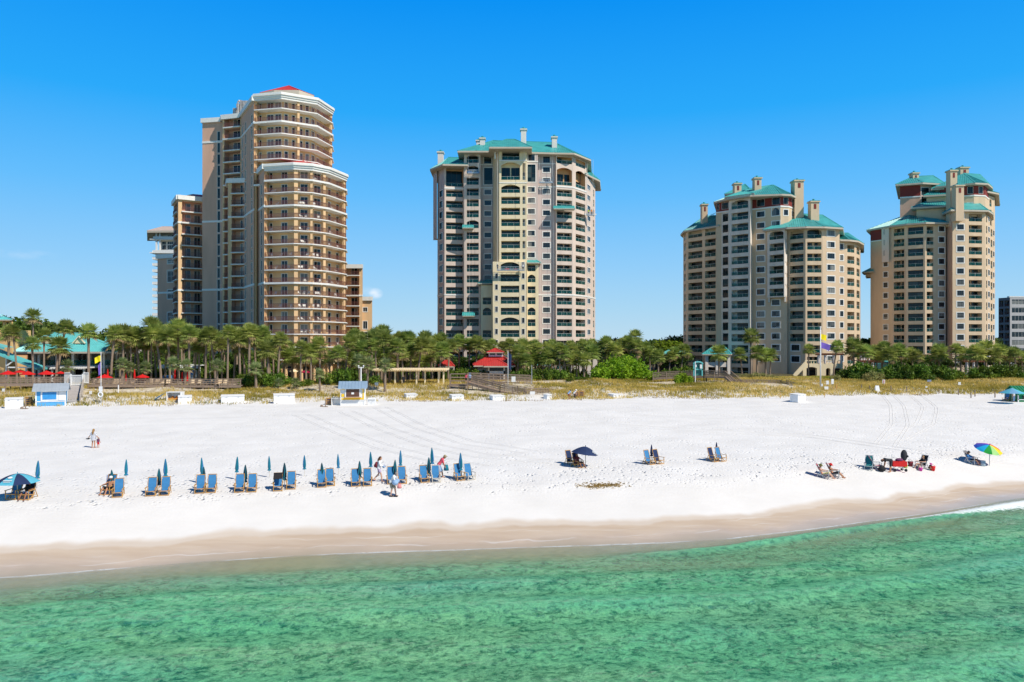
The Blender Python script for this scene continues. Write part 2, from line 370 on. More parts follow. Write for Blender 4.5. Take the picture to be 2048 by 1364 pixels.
# footprints: trodden dimples where people walk, raked and driven sand elsewhere
fm = N.mapr(tn, .115, .14, 0, 1, True); fm2 = N.mapr(tn, .17, .30, 1, .42, True)
big = N.math('MULTIPLY', N.mapr(N.noise(P, .12, 3), .38, .58, .5, 1.0), N.mapr(N.noise(P, .7, 3), .42, .6, .12, 1.0))
trod = N.math('MULTIPLY', N.math('MULTIPLY', fm, fm2), big)
ps = N.mapping(P, (1, .75, 1), .4)
fp = N.math('SUBTRACT', 1.0, N.mapr(N.vor(ps, 1.9), .02, .34, 0, 1, True))
fp2 = N.math('SUBTRACT', 1.0, N.mapr(N.vor(N.mapping(P, (1, .8, 1), 1.1), 3.7), .05, .4, 0, 1, True))
hgt = N.math('ADD', N.math('MULTIPLY', fp, -.2), N.math('MULTIPLY', fp2, -.09))
hgt = N.math('MULTIPLY', hgt, trod)
rip = N.math('MULTIPLY', N.noise(N.mapping(P, (.5, 4, 1), -.17), .9, 4), .035)
fine = N.math('MULTIPLY', N.noise(P, 6, 4), .03)
hgt = N.math('ADD', hgt, N.math('MULTIPLY', N.math('ADD', rip, fine), N.mapr(tn, .05, .12, .05, 1)))
bp = N.new('ShaderNodeBump'); bp.inputs['Strength'].default_value = 1.0; bp.inputs['Distance'].default_value = 1.0
N.set(bp, 'Height', hgt); N.n.links.new(bp.outputs[0], B.inputs['Normal'])
xs = np.concatenate([-75-(geo(0, 6000, 34))[::-1], np.linspace(-75, 95, 480), 95+geo(0, 6000, 34)])
ys = np.concatenate([20-(geo(0, 900, 14))[::-1], np.linspace(20, 38, 34, endpoint=False), np.linspace(38, 150, 345), 150+geo(0, 9000, 40)])
grd = grid_mesh('ground', xs, ys, ground, sand, {
    'beach': lambda x, y: (y-shore(np.clip(x, -500, 500)))/(toe(x)-shore(np.clip(x, -500, 500))),
    'inland': lambda x, y: y-toe(x)+5*(fbm(x*.2, y*.2, 8)-.5)})
tag(grd, kind='structure')
# --- tyre tracks pressed into the sand
tm = mat('track_sand', (.66, .64, .61), .95, .04, 3)
def track(pts, gauge=1.7):
    P_ = [at(*p) for p in pts]; mb = MB(); n = 60
    T_ = np.linspace(0, len(P_)-1, n); X = np.interp(T_, range(len(P_)), [p.x for p in P_]); Y = np.interp(T_, range(len(P_)), [p.y for p in P_])
    for _ in range(4):
        X[1:-1] = (X[:-2]+X[2:]+2*X[1:-1])/4; Y[1:-1] = (Y[:-2]+Y[2:]+2*Y[1:-1])/4
    for sgn in (-1, 1):
        for off in (-.17, .17):
            L = []
            for i in range(n):
                dx = X[min(i+1, n-1)]-X[max(i-1, 0)]; dy = Y[min(i+1, n-1)]-Y[max(i-1, 0)]; l = math.hypot(dx, dy) or 1
                nx_, ny_ = dy/l, -dx/l; row = []
                for w_, h_ in ((-.09, -.02), (0, .022+.006*math.sin(i*1.7)), (.09, -.02)):
                    o_ = sgn*gauge/2+off+w_; x = X[i]+nx_*o_; y = Y[i]+ny_*o_; row.append((x, y, gz(x, y)+h_))
                L.append(row)
            for i in range(n-1):
                for k in range(2): mb.quad(L[i][k], L[i][k+1], L[i+1][k+1], L[i+1][k])
    return tag(mb.build('tyre_track', tm), kind='structure')
for p in ([(600, 830), (680, 862), (760, 893), (850, 915), (960, 935)], [(690, 822), (770, 858), (860, 890), (960, 912), (1120, 925)], [(760, 815), (830, 850), (930, 885), (1060, 905)]
          ,[(1700, 790), (1775, 790), (1795, 812), (1800, 850), (1770, 890)], [(1740, 785), (1830, 790), (1860, 815), (1850, 850), (1790, 880)],
          [(1230, 850), (1420, 862), (1620, 872), (1840, 905), (2040, 925)]):
    track(p)
# --- sea
def swell(x, y):
    d = shore(np.clip(x, -500, 500))-y
    z = .035*np.sin(1.9*(d)+2.5*fbm(x*.08, y*.1, 3))+.05*(fbm(x*.5+y*.1, y*1.3, 11)-.5)+.05*(fbm(x*1.6, y*2.4, 14, 2)-.5)
    # a low wave about to break, from mid frame to the right
    r = np.clip((x-4)/12, 0, 1); c0 = 1.5+np.clip((20-x)/14, 0, 2.2)
    z = z+r*.42*np.exp(-((d-c0)/.75)**2)*np.where(d < c0, .8, 1)
    c1 = 9.5+1.5*np.sin(x*.05); z = z+.2*np.exp(-((d-c1)/1.2)**2)
    c2 = 17+2*np.sin(x*.04+1); z = z+.2*np.exp(-((d-c2)/1.3)**2); c3 = 5.2+1.2*np.sin(x*.07+2); z = z+.1*np.exp(-((d-c3)/.9)**2)*np.clip((8-x)/10, 0, 1)
    return WZ+z*np.clip(.15+d*.35, .08, 1)*np.clip((400-np.abs(x))/300, .1, 1)
wt = bpy.data.materials.new('sea_water'); wt.use_nodes = True; N = NT(wt); nn = wt.node_tree.nodes; nn.remove(nn['Principled BSDF'])
P = N.new('ShaderNodeNewGeometry').outputs['Position']; dep = N.attr('depth'); wv = N.attr('wave'); sh = N.attr('offshore')
pw = N.mapping(P, (.85, 1.05, 1), -.22)
warp = N.new('ShaderNodeVectorMath', operation='ADD'); nzv = N.new('ShaderNodeTexNoise'); nzv.inputs['Scale'].default_value = .9; N.set(nzv, 'Vector', pw)
wsc = N.new('ShaderNodeVectorMath', operation='SCALE'); wsc.inputs['Scale'].default_value = .55; N.n.links.new(nzv.outputs['Color'], wsc.inputs[0])
N.n.links.new(pw, warp.inputs[0]); N.n.links.new(wsc.outputs[0], warp.inputs[1]); wp = warp.outputs[0]
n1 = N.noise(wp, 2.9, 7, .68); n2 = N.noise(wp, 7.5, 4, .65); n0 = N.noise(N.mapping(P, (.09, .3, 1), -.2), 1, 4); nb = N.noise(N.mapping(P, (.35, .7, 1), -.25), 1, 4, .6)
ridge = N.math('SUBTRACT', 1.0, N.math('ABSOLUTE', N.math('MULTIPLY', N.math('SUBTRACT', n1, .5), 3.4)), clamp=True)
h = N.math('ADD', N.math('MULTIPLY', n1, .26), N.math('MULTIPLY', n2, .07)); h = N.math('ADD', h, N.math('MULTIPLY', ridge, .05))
h = N.math('MULTIPLY', h, N.mapr(dep, 0, .5, .15, 1))
bp = N.new('ShaderNodeBump'); bp.inputs['Strength'].default_value = .8; bp.inputs['Distance'].default_value = 1; N.set(bp, 'Height', h)
m1 = N.mapr(N.math('ADD', N.math('MULTIPLY', nb, .24), N.math('ADD', N.math('MULTIPLY', n1, .42), N.math('MULTIPLY', n2, .34))), .41, .585)  # mottle mask: ripple light and dark painted into the water colours below
gcol = N.mix(m1, (.010, .19, .105), (.17, .58, .27))
gcol = N.mix(N.mapr(n0, .4, .6), gcol, N.mix(m1, (.030, .21, .10), (.23, .56, .27)))
teal = N.mix(m1, (.008, .18, .165), (.11, .48, .37)); gcol = N.mix(N.mapr(N.noise(N.mapping(P, (.05, .1, 1)), 1, 2), .5, .7, 0, .55), gcol, teal)
shal = N.mix(m1, (.20, .33, .17), (.42, .54, .32))
col = N.mix(N.mapr(dep, .06, .5, 0, 1, True), shal, gcol)
col = N.mix(N.math('MULTIPLY', N.math('POWER', ridge, 7.0), .3), col, (.28, .68, .38))  # bright caustic network painted into the water colour along noise ridges
col = N.mix(N.mapr(wv, .07, .28, 0, .6), col, (.16, .60, .33))
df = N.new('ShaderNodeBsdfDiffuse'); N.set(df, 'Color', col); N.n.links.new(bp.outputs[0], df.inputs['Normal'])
tr = N.new('ShaderNodeBsdfTransparent'); N.set(tr, 'Color', N.mix(N.mapr(dep, 0, 1.0), (.98, .99, .96), (.6, .92, .72)))
body = N.new('ShaderNodeMixShader'); N.set(body, 0, N.mapr(dep, 0.0, .5, .02, .92)); N.n.links.new(tr.outputs[0], body.inputs[1]); N.n.links.new(df.outputs[0], body.inputs[2])
gl = N.new('ShaderNodeBsdfGlossy'); gl.inputs['Roughness'].default_value = .07; N.n.links.new(bp.outputs[0], gl.inputs['Normal'])
fr = N.new('ShaderNodeFresnel'); fr.inputs['IOR'].default_value = 1.33; N.n.links.new(bp.outputs[0], fr.inputs['Normal'])
ws = N.new('ShaderNodeMixShader'); N.set(ws, 0, N.math('MULTIPLY', fr.outputs[0], N.mapr(dep, 0, .3, .25, .6))); N.n.links.new(body.outputs[0], ws.inputs[1]); N.n.links.new(gl.outputs[0], ws.inputs[2])
# foam: lacy edge of the swash and the breaking part of the wave
fn = N.noise(N.mapping(P, (1, 1.6, 1), -.3), 2.6, 8, .7); fedge = N.noise(N.mapping(P, (.2, .2, 1)), 1, 3)
edge = N.math('MULTIPLY', N.mapr(dep, .0, .04, .75, 0, True), N.mapr(fedge, .42, .58, .1, 1))
brk = N.attr('foam')
ff = N.math('ADD', N.math('MULTIPLY', edge, N.mapr(fn, .3, .5)), N.mapr(N.math('ADD', N.math('MULTIPLY', brk, .74), fn), .79, .99, 0, .9), clamp=True)
fo = N.new('ShaderNodeBsdfDiffuse'); fo.inputs[0].default_value = (.82, .86, .86, 1)
w2 = N.new('ShaderNodeMixShader'); N.set(w2, 0, ff); N.n.links.new(ws.outputs[0], w2.inputs[1]); N.n.links.new(fo.outputs[0], w2.inputs[2])
N.n.links.new(w2.outputs[0], nn['Material Output'].inputs[0])
wx = np.concatenate([-50-(geo(0, 6000, 30))[::-1], np.linspace(-50, 66, 520), 66+geo(0, 6000, 30)])
wy = np.concatenate([24-(geo(0, 6000, 26))[::-1], np.linspace(24, 68, 260), 68+geo(0, 400, 16)])
def foamf(x, y):
    d = shore(np.clip(x, -500, 500))-y; r = np.clip((x-20)/10, 0, 1); wdt = .45+np.clip((x-27)/9, 0, 2.2)
    return r*np.clip(1-np.abs(d-.75-wdt*.6)/(wdt+.35), 0, 1)
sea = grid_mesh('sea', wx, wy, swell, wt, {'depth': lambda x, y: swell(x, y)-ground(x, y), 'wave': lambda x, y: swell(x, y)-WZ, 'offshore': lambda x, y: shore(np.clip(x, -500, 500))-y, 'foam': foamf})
tag(sea, kind='structure')
# ================================================================ facade engine
M_white = mat('white_trim', (.80, .78, .73), .6, .05, 2)
M_glass = glass('window_glass', (.012, .022, .030), (.24, .24, .22), .25)
M_glass2 = glass('teal_glass', (.006, .018, .022), (.06, .09, .09), .22)
M_teal = mat('teal_metal_roof', (.06, .36, .35), .45, .16, .6, spec=.5)
M_red = mat('red_metal_roof', (.52, .045, .04), .42, .08, .6, spec=.5)
M_rail_g = seeglass('rail_glass', (.008, .095, .088), .34)
M_rail_b = mat('brown_rail', (.20, .075, .06), .5, .1, 4)
M_brz = mat('bronze_frame', (.06, .05, .045), .5, .1, 2)
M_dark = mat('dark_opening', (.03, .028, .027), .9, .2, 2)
M_maroon = mat('maroon_wall', (.22, .035, .028), .8, .08, 1)
def pt(p): return Vector((xf(p[0], p[1]), p[1]))
class Tower:
    def __init__(s, name, label, cat, loc, mats):
        s.root = empty(name, loc, label, cat); s.wall = MB(); s.mats = mats; s.parts = {}; s.cache = {}; s.mull = M_brz if name == 'condominium_tower' and 'teal' in label else M_white
    def edge(s, A, B):
        A = pt(A) if not isinstance(A, Vector) else A; B = pt(B) if not isinstance(B, Vector) else B
        t = (B-A); L = t.length; t = t/L; n = Vector((t.y, -t.x)); return A, B, t, n, L
    def u(s, A, B, px):
        k = (px-1024)/FPX; d = B-A; return (k*A.y-A.x)/(d.x-k*d.y)*d.length
    def part(s, kind, mb, mats, loc, rz, pri=1.0): s.parts.setdefault(kind, []).append((pri, mb, mats, loc, rz))
    def face(s, A, B, z0, z1, cols=(), m=0, bands=()):
        """wall between two plan points with real openings; cols: dicts"""
        A, B, t, n, L = s.edge(A, B); rz = math.atan2(t.y, t.x); holes = []
        for c in cols:
            ua, ub = s.u(A, B, c['a']), s.u(A, B, c['b']); ua = max(.12, ua); ub = min(L-.12, ub)
            if ub-ua < .15: continue
            for (ha, hb) in c['rows']:
                if hb > z1-.12: hb = z1-.12
                if hb-ha < .7 or ha < z0+.02: continue
                holes.append((ua, ub, ha, hb, c))
        us = sorted({0.0, L} | {round(h[0], 4) for h in holes} | {round(h[1], 4) for h in holes})
        Q = lambda u_, w, z: (A.x+t.x*u_-n.x*w, A.y+t.y*u_-n.y*w, z)
        for i in range(len(us)-1):
            a, b = us[i], us[i+1]; mid = (a+b)/2
            hh = sorted([(h[2], h[3]) for h in holes if h[0]-.001 <= mid <= h[1]+.001]); z = z0
            for (ha, hb) in hh+[(z1, z1)]:
                if ha > z+1e-4: s.wall.quad(Q(a, 0, z), Q(b, 0, z), Q(b, 0, ha), Q(a, 0, ha), m)
                z = max(z, hb)
        for (ua, ub, ha, hb, c) in holes:
            d = c.get('depth', 1.9 if c['k'] in ('log', 'bal') else .14); mi = c.get('mi', m); w = ub-ua; h = hb-ha
            s.wall.quad(Q(ua, 0, ha), Q(ua, 0, hb), Q(ua, d, hb), Q(ua, d, ha), mi); s.wall.quad(Q(ub, 0, hb), Q(ub, 0, ha), Q(ub, d, ha), Q(ub, d, hb), mi)
            s.wall.quad(Q(ua, 0, hb), Q(ub, 0, hb), Q(ub, d, hb), Q(ua, d, hb), mi); s.wall.quad(Q(ua, 0, ha), Q(ua, d, ha), Q(ub, d, ha), Q(ub, 0, ha), mi)
            s.wall.quad(Q(ua, d, ha), Q(ua, d, hb), Q(ub, d, hb), Q(ub, d, ha), mi)
            if c.get('arch'):
                r_ = c['arch']; K = 10
                for i in range(K):
                    f0, f1 = i/K, (i+1)/K; y0 = hb-r_*(2*f0-1)**2; y1 = hb-r_*(2*f1-1)**2
                    s.wall.quad(Q(ua+w*f0, .0, y0), Q(ua+w*f1, .0, y1), Q(ua+w*f1, 0, hb+.001), Q(ua+w*f0, 0, hb+.001), m)
                    s.wall.quad(Q(ua+w*f0, .0, y0), Q(ua+w*f0, .3, y0), Q(ua+w*f1, .3, y1), Q(ua+w*f1, 0, y1), m)
            o = Q(ua, 0, ha); pri = w*h*10
            if c['k'] == 'win':
                s.part('window', s.win(w, h, c.get('n', 2), c.get('sur', .16), c.get('hz', 0)), [c.get('frame', M_white), c.get('glass', M_glass), s.mull], o, rz, pri)
            else:
                db, rl = s.bal(w, h, d, c)
                s.part('balcony_door', db, [c.get('frame', M_white), c.get('glass', M_glass)], o, rz, pri)
                s.part('balcony_railing', rl, [c.get('rail', M_rail_g), c.get('railm', M_white)], o, rz, pri)
                if c['k'] == 'bal':
                    e = MB(); e.box((w/2, -.16, -.16), (w+.25, .56, .26)); s.part('balcony_slab', e, [M_white], o, rz, pri)
        for (bz, bh, bp_) in bands:
            c_ = A+t*L/2+n*(bp_/2-.05); s.wall.box((c_.x, c_.y, bz), (L+bp_*.6, bp_+.1, bh), rz, len(s.mats)-1)
    def win(s, w, h, n, sur, hz):
        k = ('w', round(w, 1), round(h, 1), n, sur, hz)
        if k in s.cache: return s.cache[k]
        b = MB()
        if sur:
            for (cx, cz, sx, sz) in ((w/2, h+sur/2, w+2*sur, sur), (w/2, -sur/2, w+2*sur, sur), (-sur/2, h/2, sur, h), (w+sur/2, h/2, sur, h)): b.box((cx, .02, cz), (sx, .16, sz))
        b.quad((0, .1, 0), (w, .1, 0), (w, .1, h), (0, .1, h), 1)
        f = .055
        for i in range(n+1): b.box((min(max(w*i/n, f/2), w-f/2), .075, h/2), (f, .05, h-.01), m=2)
        for j in range(hz+2): b.box((w/2, .07, min(max(h*j/(hz+1), f/2), h-f/2)), (w-.01, .05, f), m=2)
        s.cache[k] = b; return b
    def bal(s, w, h, d, c):
        k = ('b', round(w, 1), round(h, 1), d, id(c))
        if k in s.cache: return s.cache[k]
        b = MB(); segs = c.get('doors') or ((.02, .98, max(2, int(w/1.3))),); hd = min(h-.08, c.get('dh', 2.3))
        for (f0, f1, n) in segs:
            x0, x1 = w*f0, w*f1; y = d-.06; ww = x1-x0
            b.quad((x0, y, 0.01), (x1, y, 0.01), (x1, y, hd), (x0, y, hd), 1); f = .07
            for i in range(n+1): b.box((x0+ww*i/n, y-.03, hd/2), (f, .05, hd))
            b.box(((x0+x1)/2, y-.028, hd), (ww+f, .05, f)); b.box(((x0+x1)/2, y-.028, .05), (ww+f, .05, f))
        if c.get('sun'):   # set-back frame seen as a pale post in front of the doors
            b.box((w*.82, d*.55, h/2), (.12, .12, h-.02))
        r = MB(); rh = c.get('rh', .95); y = -.3 if c['k'] == 'bal' else .12
        if c.get('bars'):
            n = max(4, int(w/.12))
            for i in range(n+1): r.box((w*i/n, y, rh/2), (.025, .025, rh), m=0)
            r.box((w/2, y, rh), (w, .06, .05), m=0); r.box((w/2, y, .1), (w, .04, .03), m=0)
        else:
            r.box((w/2, y, rh*.5+.03), (w-.02, .02, rh-.08), m=0); r.box((w/2, y, rh), (w-.01, .05, .035), m=1)
            for i in range(1, max(2, int(w/1.5))): r.box((w*i/max(2, int(w/1.5)), y, rh/2), (.035, .045, rh-.02), m=1)
        s.cache[k] = (b, r); return b, r
    def chain(s, pts, z0, z1, cols, m=0, bands=(), ms=None):
        """several faces in a row; a column goes to the face whose pixel span holds it"""
        for i in range(len(pts)-1):
            a, b = pts[i], pts[i+1]
            cc = [c for c in cols if a[0]-.01 <= (c['a']+c['b'])/2 <= b[0]+.01 and c.get('seg', i) == i]
            s.face(a, b, z0, z1, cc, ms[i] if ms else m, bands)
    def shell(s, front, back, z0, z1, m=0, cap=True):
        """plain walls behind a front chain, and the cap"""
        P = [pt(p) for p in front]; Bk = [pt(p) if p[1] > 0 else p for p in back]
        pl = [P[-1]]+Bk+[P[0]]
        for i in range(len(pl)-1):
            a, b = pl[i], pl[i+1]; s.wall.quad((a.x, a.y, z0), (b.x, b.y, z0), (b.x, b.y, z1), (a.x, a.y, z1), m)
        if cap: s.wall.poly([(p.x, p.y, z1) for p in P+Bk], m)
    def roof(s, poly, ze, ridge, zr, matl, name='roof', over=0, fasc=.45, seam=.55, parent=None, skip=()):
        """hip roof over plan polygon (counter-clockwise or not), standing seams, fascia and soffit"""
        P = [pt(p) if not isinstance(p, Vector) else p for p in poly]; Rg = [pt(p) if not isinstance(p, Vector) else p for p in ridge]
        ar = sum(P[i].x*P[(i+1) % len(P)].y-P[(i+1) % len(P)].x*P[i].y for i in range(len(P)))
        if ar < 0: P = P[::-1]
        if over:
            n = len(P); Q = []
            for i in range(n):
                e0 = (P[i]-P[i-1]).normalized(); e1 = (P[(i+1) % n]-P[i]).normalized()
                n0 = Vector((e0.y, -e0.x)); n1 = Vector((e1.y, -e1.x)); v = n0+n1
                if v.length < .2: v = n0
                v = v/max(.35, (v.length**2)/2); Q.append(P[i]+v*over)
            P = Q
        b = MB(); n = len(P)
        Z = zr if isinstance(zr, (list, tuple)) else [zr]*len(Rg)
        near = [min(range(len(Rg)), key=lambda k: (Rg[k]-p).length) for p in P]
        for i in range(n):
            j = (i+1) % n; a3 = Vector((*P[i], ze)); b3 = Vector((*P[j], ze)); r0 = Vector((*Rg[near[i]], Z[near[i]])); r1 = Vector((*Rg[near[j]], Z[near[j]]))
            pts = [a3, b3, r1, r0] if near[i] != near[j] else [a3, b3, r0]
            b.poly(pts, 0)
            if i in skip: continue
            e = (b3-a3); L = e.length; e = e.normalized(); nn_ = e.cross(r0-a3).normalized(); up = nn_.cross(e)
            k = seam/2
            p2 = [((q-a3).dot(e), (q-a3).dot(up)) for q in pts]
            while k < max(q[0] for q in p2) and seam > 0:
                hi = []
                for q in range(len(p2)):
                    (x0, y0), (x1, y1) = p2[q], p2[(q+1) % len(p2)]
                    if (x0-k)*(x1-k) < 0: hi.append(y0+(y1-y0)*(k-x0)/(x1-x0))
                if len(hi) >= 2 and max(hi)-min(hi) > .2:
                    c0 = a3+e*k+up*min(hi); c1 = a3+e*k+up*max(hi); w_ = e*.045; hh_ = nn_*.09
                    b.quad(c0-w_, c0+hh_, c1+hh_, c1-w_, 0); b.quad(c0+hh_, c0+w_, c1+w_, c1+hh_, 0)
                k += seam
        for i in range(n):
            j = (i+1) % n; b.quad((*P[i], ze-fasc), (*P[j], ze-fasc), (*P[j], ze), (*P[i], ze), 1)
        b.poly([(*p, ze-fasc) for p in P][::-1], 1)
        # hip caps
        for i in range(n):
            r0 = Vector((*Rg[near[i]], Z[near[i]])); a3 = Vector((*P[i], ze))
            b.beam(a3+Vector((0, 0, .03)), r0+Vector((0, 0, .03)), .28, .12, 0)
        if len(Rg) > 1: b.beam((*Rg[0], Z[0]+.03), (*Rg[-1], Z[-1]+.03), .3, .14, 0)
        return b.build(name, [matl, M_soff], s.root)
    def chimney(s, pxa, pxb, D, ytop, zbot, dep=2.2, m=None, cap=M_teal, slot=True):
        w = xf(pxb, D)-xf(pxa, D); x = (xf(pxa, D)+xf(pxb, D))/2; zt = zf(ytop, D); b = MB(); y = D+dep/2
        b.box((x, y, (zbot+zt)/2), (w, dep, zt-zbot), m=0); b.box((x, y, zt+.12), (w+.5, dep+.5, .3), m=0)
        b.box((x, y, zt+.36), (w+.3, dep+.3, .2), m=1); b.tube([(x, y, zt+.4), (x, y, zt+1.0)], [.28, .34], 10, 1)
        if slot: b.box((x, D-.02, zt-1.2), (w*.28, .1, 1.3), m=2)
        b.build('chimney', [m or s.mats[0], cap, M_maroon], s.root)
    def finish(s, wall_name='wall'):
        s.wall.build(wall_name, s.mats, s.root)
        for kind, L in s.parts.items():
            L.sort(key=lambda q: -q[0]); mc = {}
            for pri, mb, mats, loc, rz in L[:100]:
                key = (id(mb), tuple(m_.name for m_ in mats))
                if key not in mc: mc[key] = mb.mesh(kind, mats)
                r = s.root.location; inst(kind, mc[key], s.root, (loc[0]-r.x, loc[1]-r.y, loc[2]-r.z), rz)
            rest = L[100:]; groups = {}
            for it in rest: groups.setdefault(tuple(m_.name for m_ in it[2]), []).append(it)
            if rest:
                allm = []; idx = {}; b = MB()
                for key, its in groups.items():
                    for k in key:
                        if k not in idx: idx[k] = len(allm); allm.append(MATS[k])
                for pri, mb, mats, loc, rz in rest:
                    o = len(b.m); b.xf(mb, loc, rz); mp_ = [idx[m_.name] for m_ in mats]
                    for q in range(o, len(b.m)): b.m[q] = mp_[b.m[q]]
                tag(b.build(kind, allm, s.root), kind='stuff')
M_soff = mat('soffit_cream', (.52, .45, .36), .8, .05, 1)
def rows(z0, H, js, a, b): return [(z0-H*j+a, z0-H*j+b) for j in js]
def insetpts(P, d):
    out_ = []; n = len(P)
    for i in range(n):
        e0 = (P[i]-P[i-1]).normalized() if i else (P[1]-P[0]).normalized(); e1 = (P[i+1]-P[i]).normalized() if i < n-1 else e0
        n0 = Vector((e0.y, -e0.x)); n1 = Vector((e1.y, -e1.x)); v = n0+n1; v = v/((v.length**2)/2); out_.append(P[i]-v*d)
    return out_

# ================================================================ tower with the balconied bows (red roofs)
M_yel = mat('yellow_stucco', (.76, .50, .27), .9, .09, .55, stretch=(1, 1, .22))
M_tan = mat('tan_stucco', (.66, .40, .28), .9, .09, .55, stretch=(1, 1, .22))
T1 = Tower('condominium_tower', 'tallest sand coloured condominium tower with red roofs and curved rows of open balconies', 'tower', (-55, 190, 4.4), [M_tan, M_yel, M_white])
Z1, H1 = 9.07, 2.935
def lv(k): return Z1+H1*k
G0 = 3.5
ksl = lambda a, b: range(a, b)
def balrows(k0, k1): return [(lv(k)+.12, lv(k)+H1-.28) for k in range(k0, k1)]
def winrows(ks, a=.75, b=2.15): return [(lv(k)+a, lv(k)+b) for k in ks]
BB = dict(k='bal', bars=1, rail=M_rail_b, rh=1.05, mi=0)
band3 = [(lv(k)+.05, .5, .12) for k in (6, 12, 19)]
def bl(zt): return [b for b in band3 if b[0] < zt-1]
corn = lambda z: [(z-.55, 1.15, .55)]
F = T1.face
# far left low block, left wing
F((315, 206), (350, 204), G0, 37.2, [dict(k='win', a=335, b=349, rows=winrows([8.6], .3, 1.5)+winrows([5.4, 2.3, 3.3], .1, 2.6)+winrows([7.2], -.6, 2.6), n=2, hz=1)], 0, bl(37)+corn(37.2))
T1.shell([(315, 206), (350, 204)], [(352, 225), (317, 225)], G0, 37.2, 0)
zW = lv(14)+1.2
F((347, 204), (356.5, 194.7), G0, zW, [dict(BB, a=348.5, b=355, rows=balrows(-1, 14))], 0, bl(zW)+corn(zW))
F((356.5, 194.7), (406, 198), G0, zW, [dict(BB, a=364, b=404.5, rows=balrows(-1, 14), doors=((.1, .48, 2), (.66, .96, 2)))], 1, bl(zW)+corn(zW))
T1.shell([(347, 204), (356.5, 194.7), (406, 198)], [(410, 222), (352, 226)], G0, zW, 0)
T1.roof([(352, 206), (361, 197.5), (404, 201), (406, 215), (356, 219)], zW+.05, [(385, 207), (404, 208)], zW+2.6, M_red, fasc=.1)
# slab block, stack A, its shaded return, upper bow
zT = 71.0
F((404.7, 194.3), (445, 193.2), G0, zT, [dict(k='win', a=434.6, b=440.3, rows=winrows(range(-1, 20), .1, 2.7), n=1, sur=.06, glass=M_glass2)], 0, bl(zT)+corn(zT))
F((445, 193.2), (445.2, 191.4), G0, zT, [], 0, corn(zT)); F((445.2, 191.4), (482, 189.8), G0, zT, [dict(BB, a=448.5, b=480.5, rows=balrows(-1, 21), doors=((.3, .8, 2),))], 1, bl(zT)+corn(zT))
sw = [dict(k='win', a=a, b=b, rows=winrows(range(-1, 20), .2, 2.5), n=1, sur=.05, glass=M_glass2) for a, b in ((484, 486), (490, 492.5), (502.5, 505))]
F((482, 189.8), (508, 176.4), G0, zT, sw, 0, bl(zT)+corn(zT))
UP = [pt(p) for p in ((508, 176.6), (563, 175), (634, 179.2), (665, 187))]
LO = [pt(p) for p in ((528.7, 171.8), (588, 170), (625, 171.2), (657, 174.4), (692.8, 182.2))]
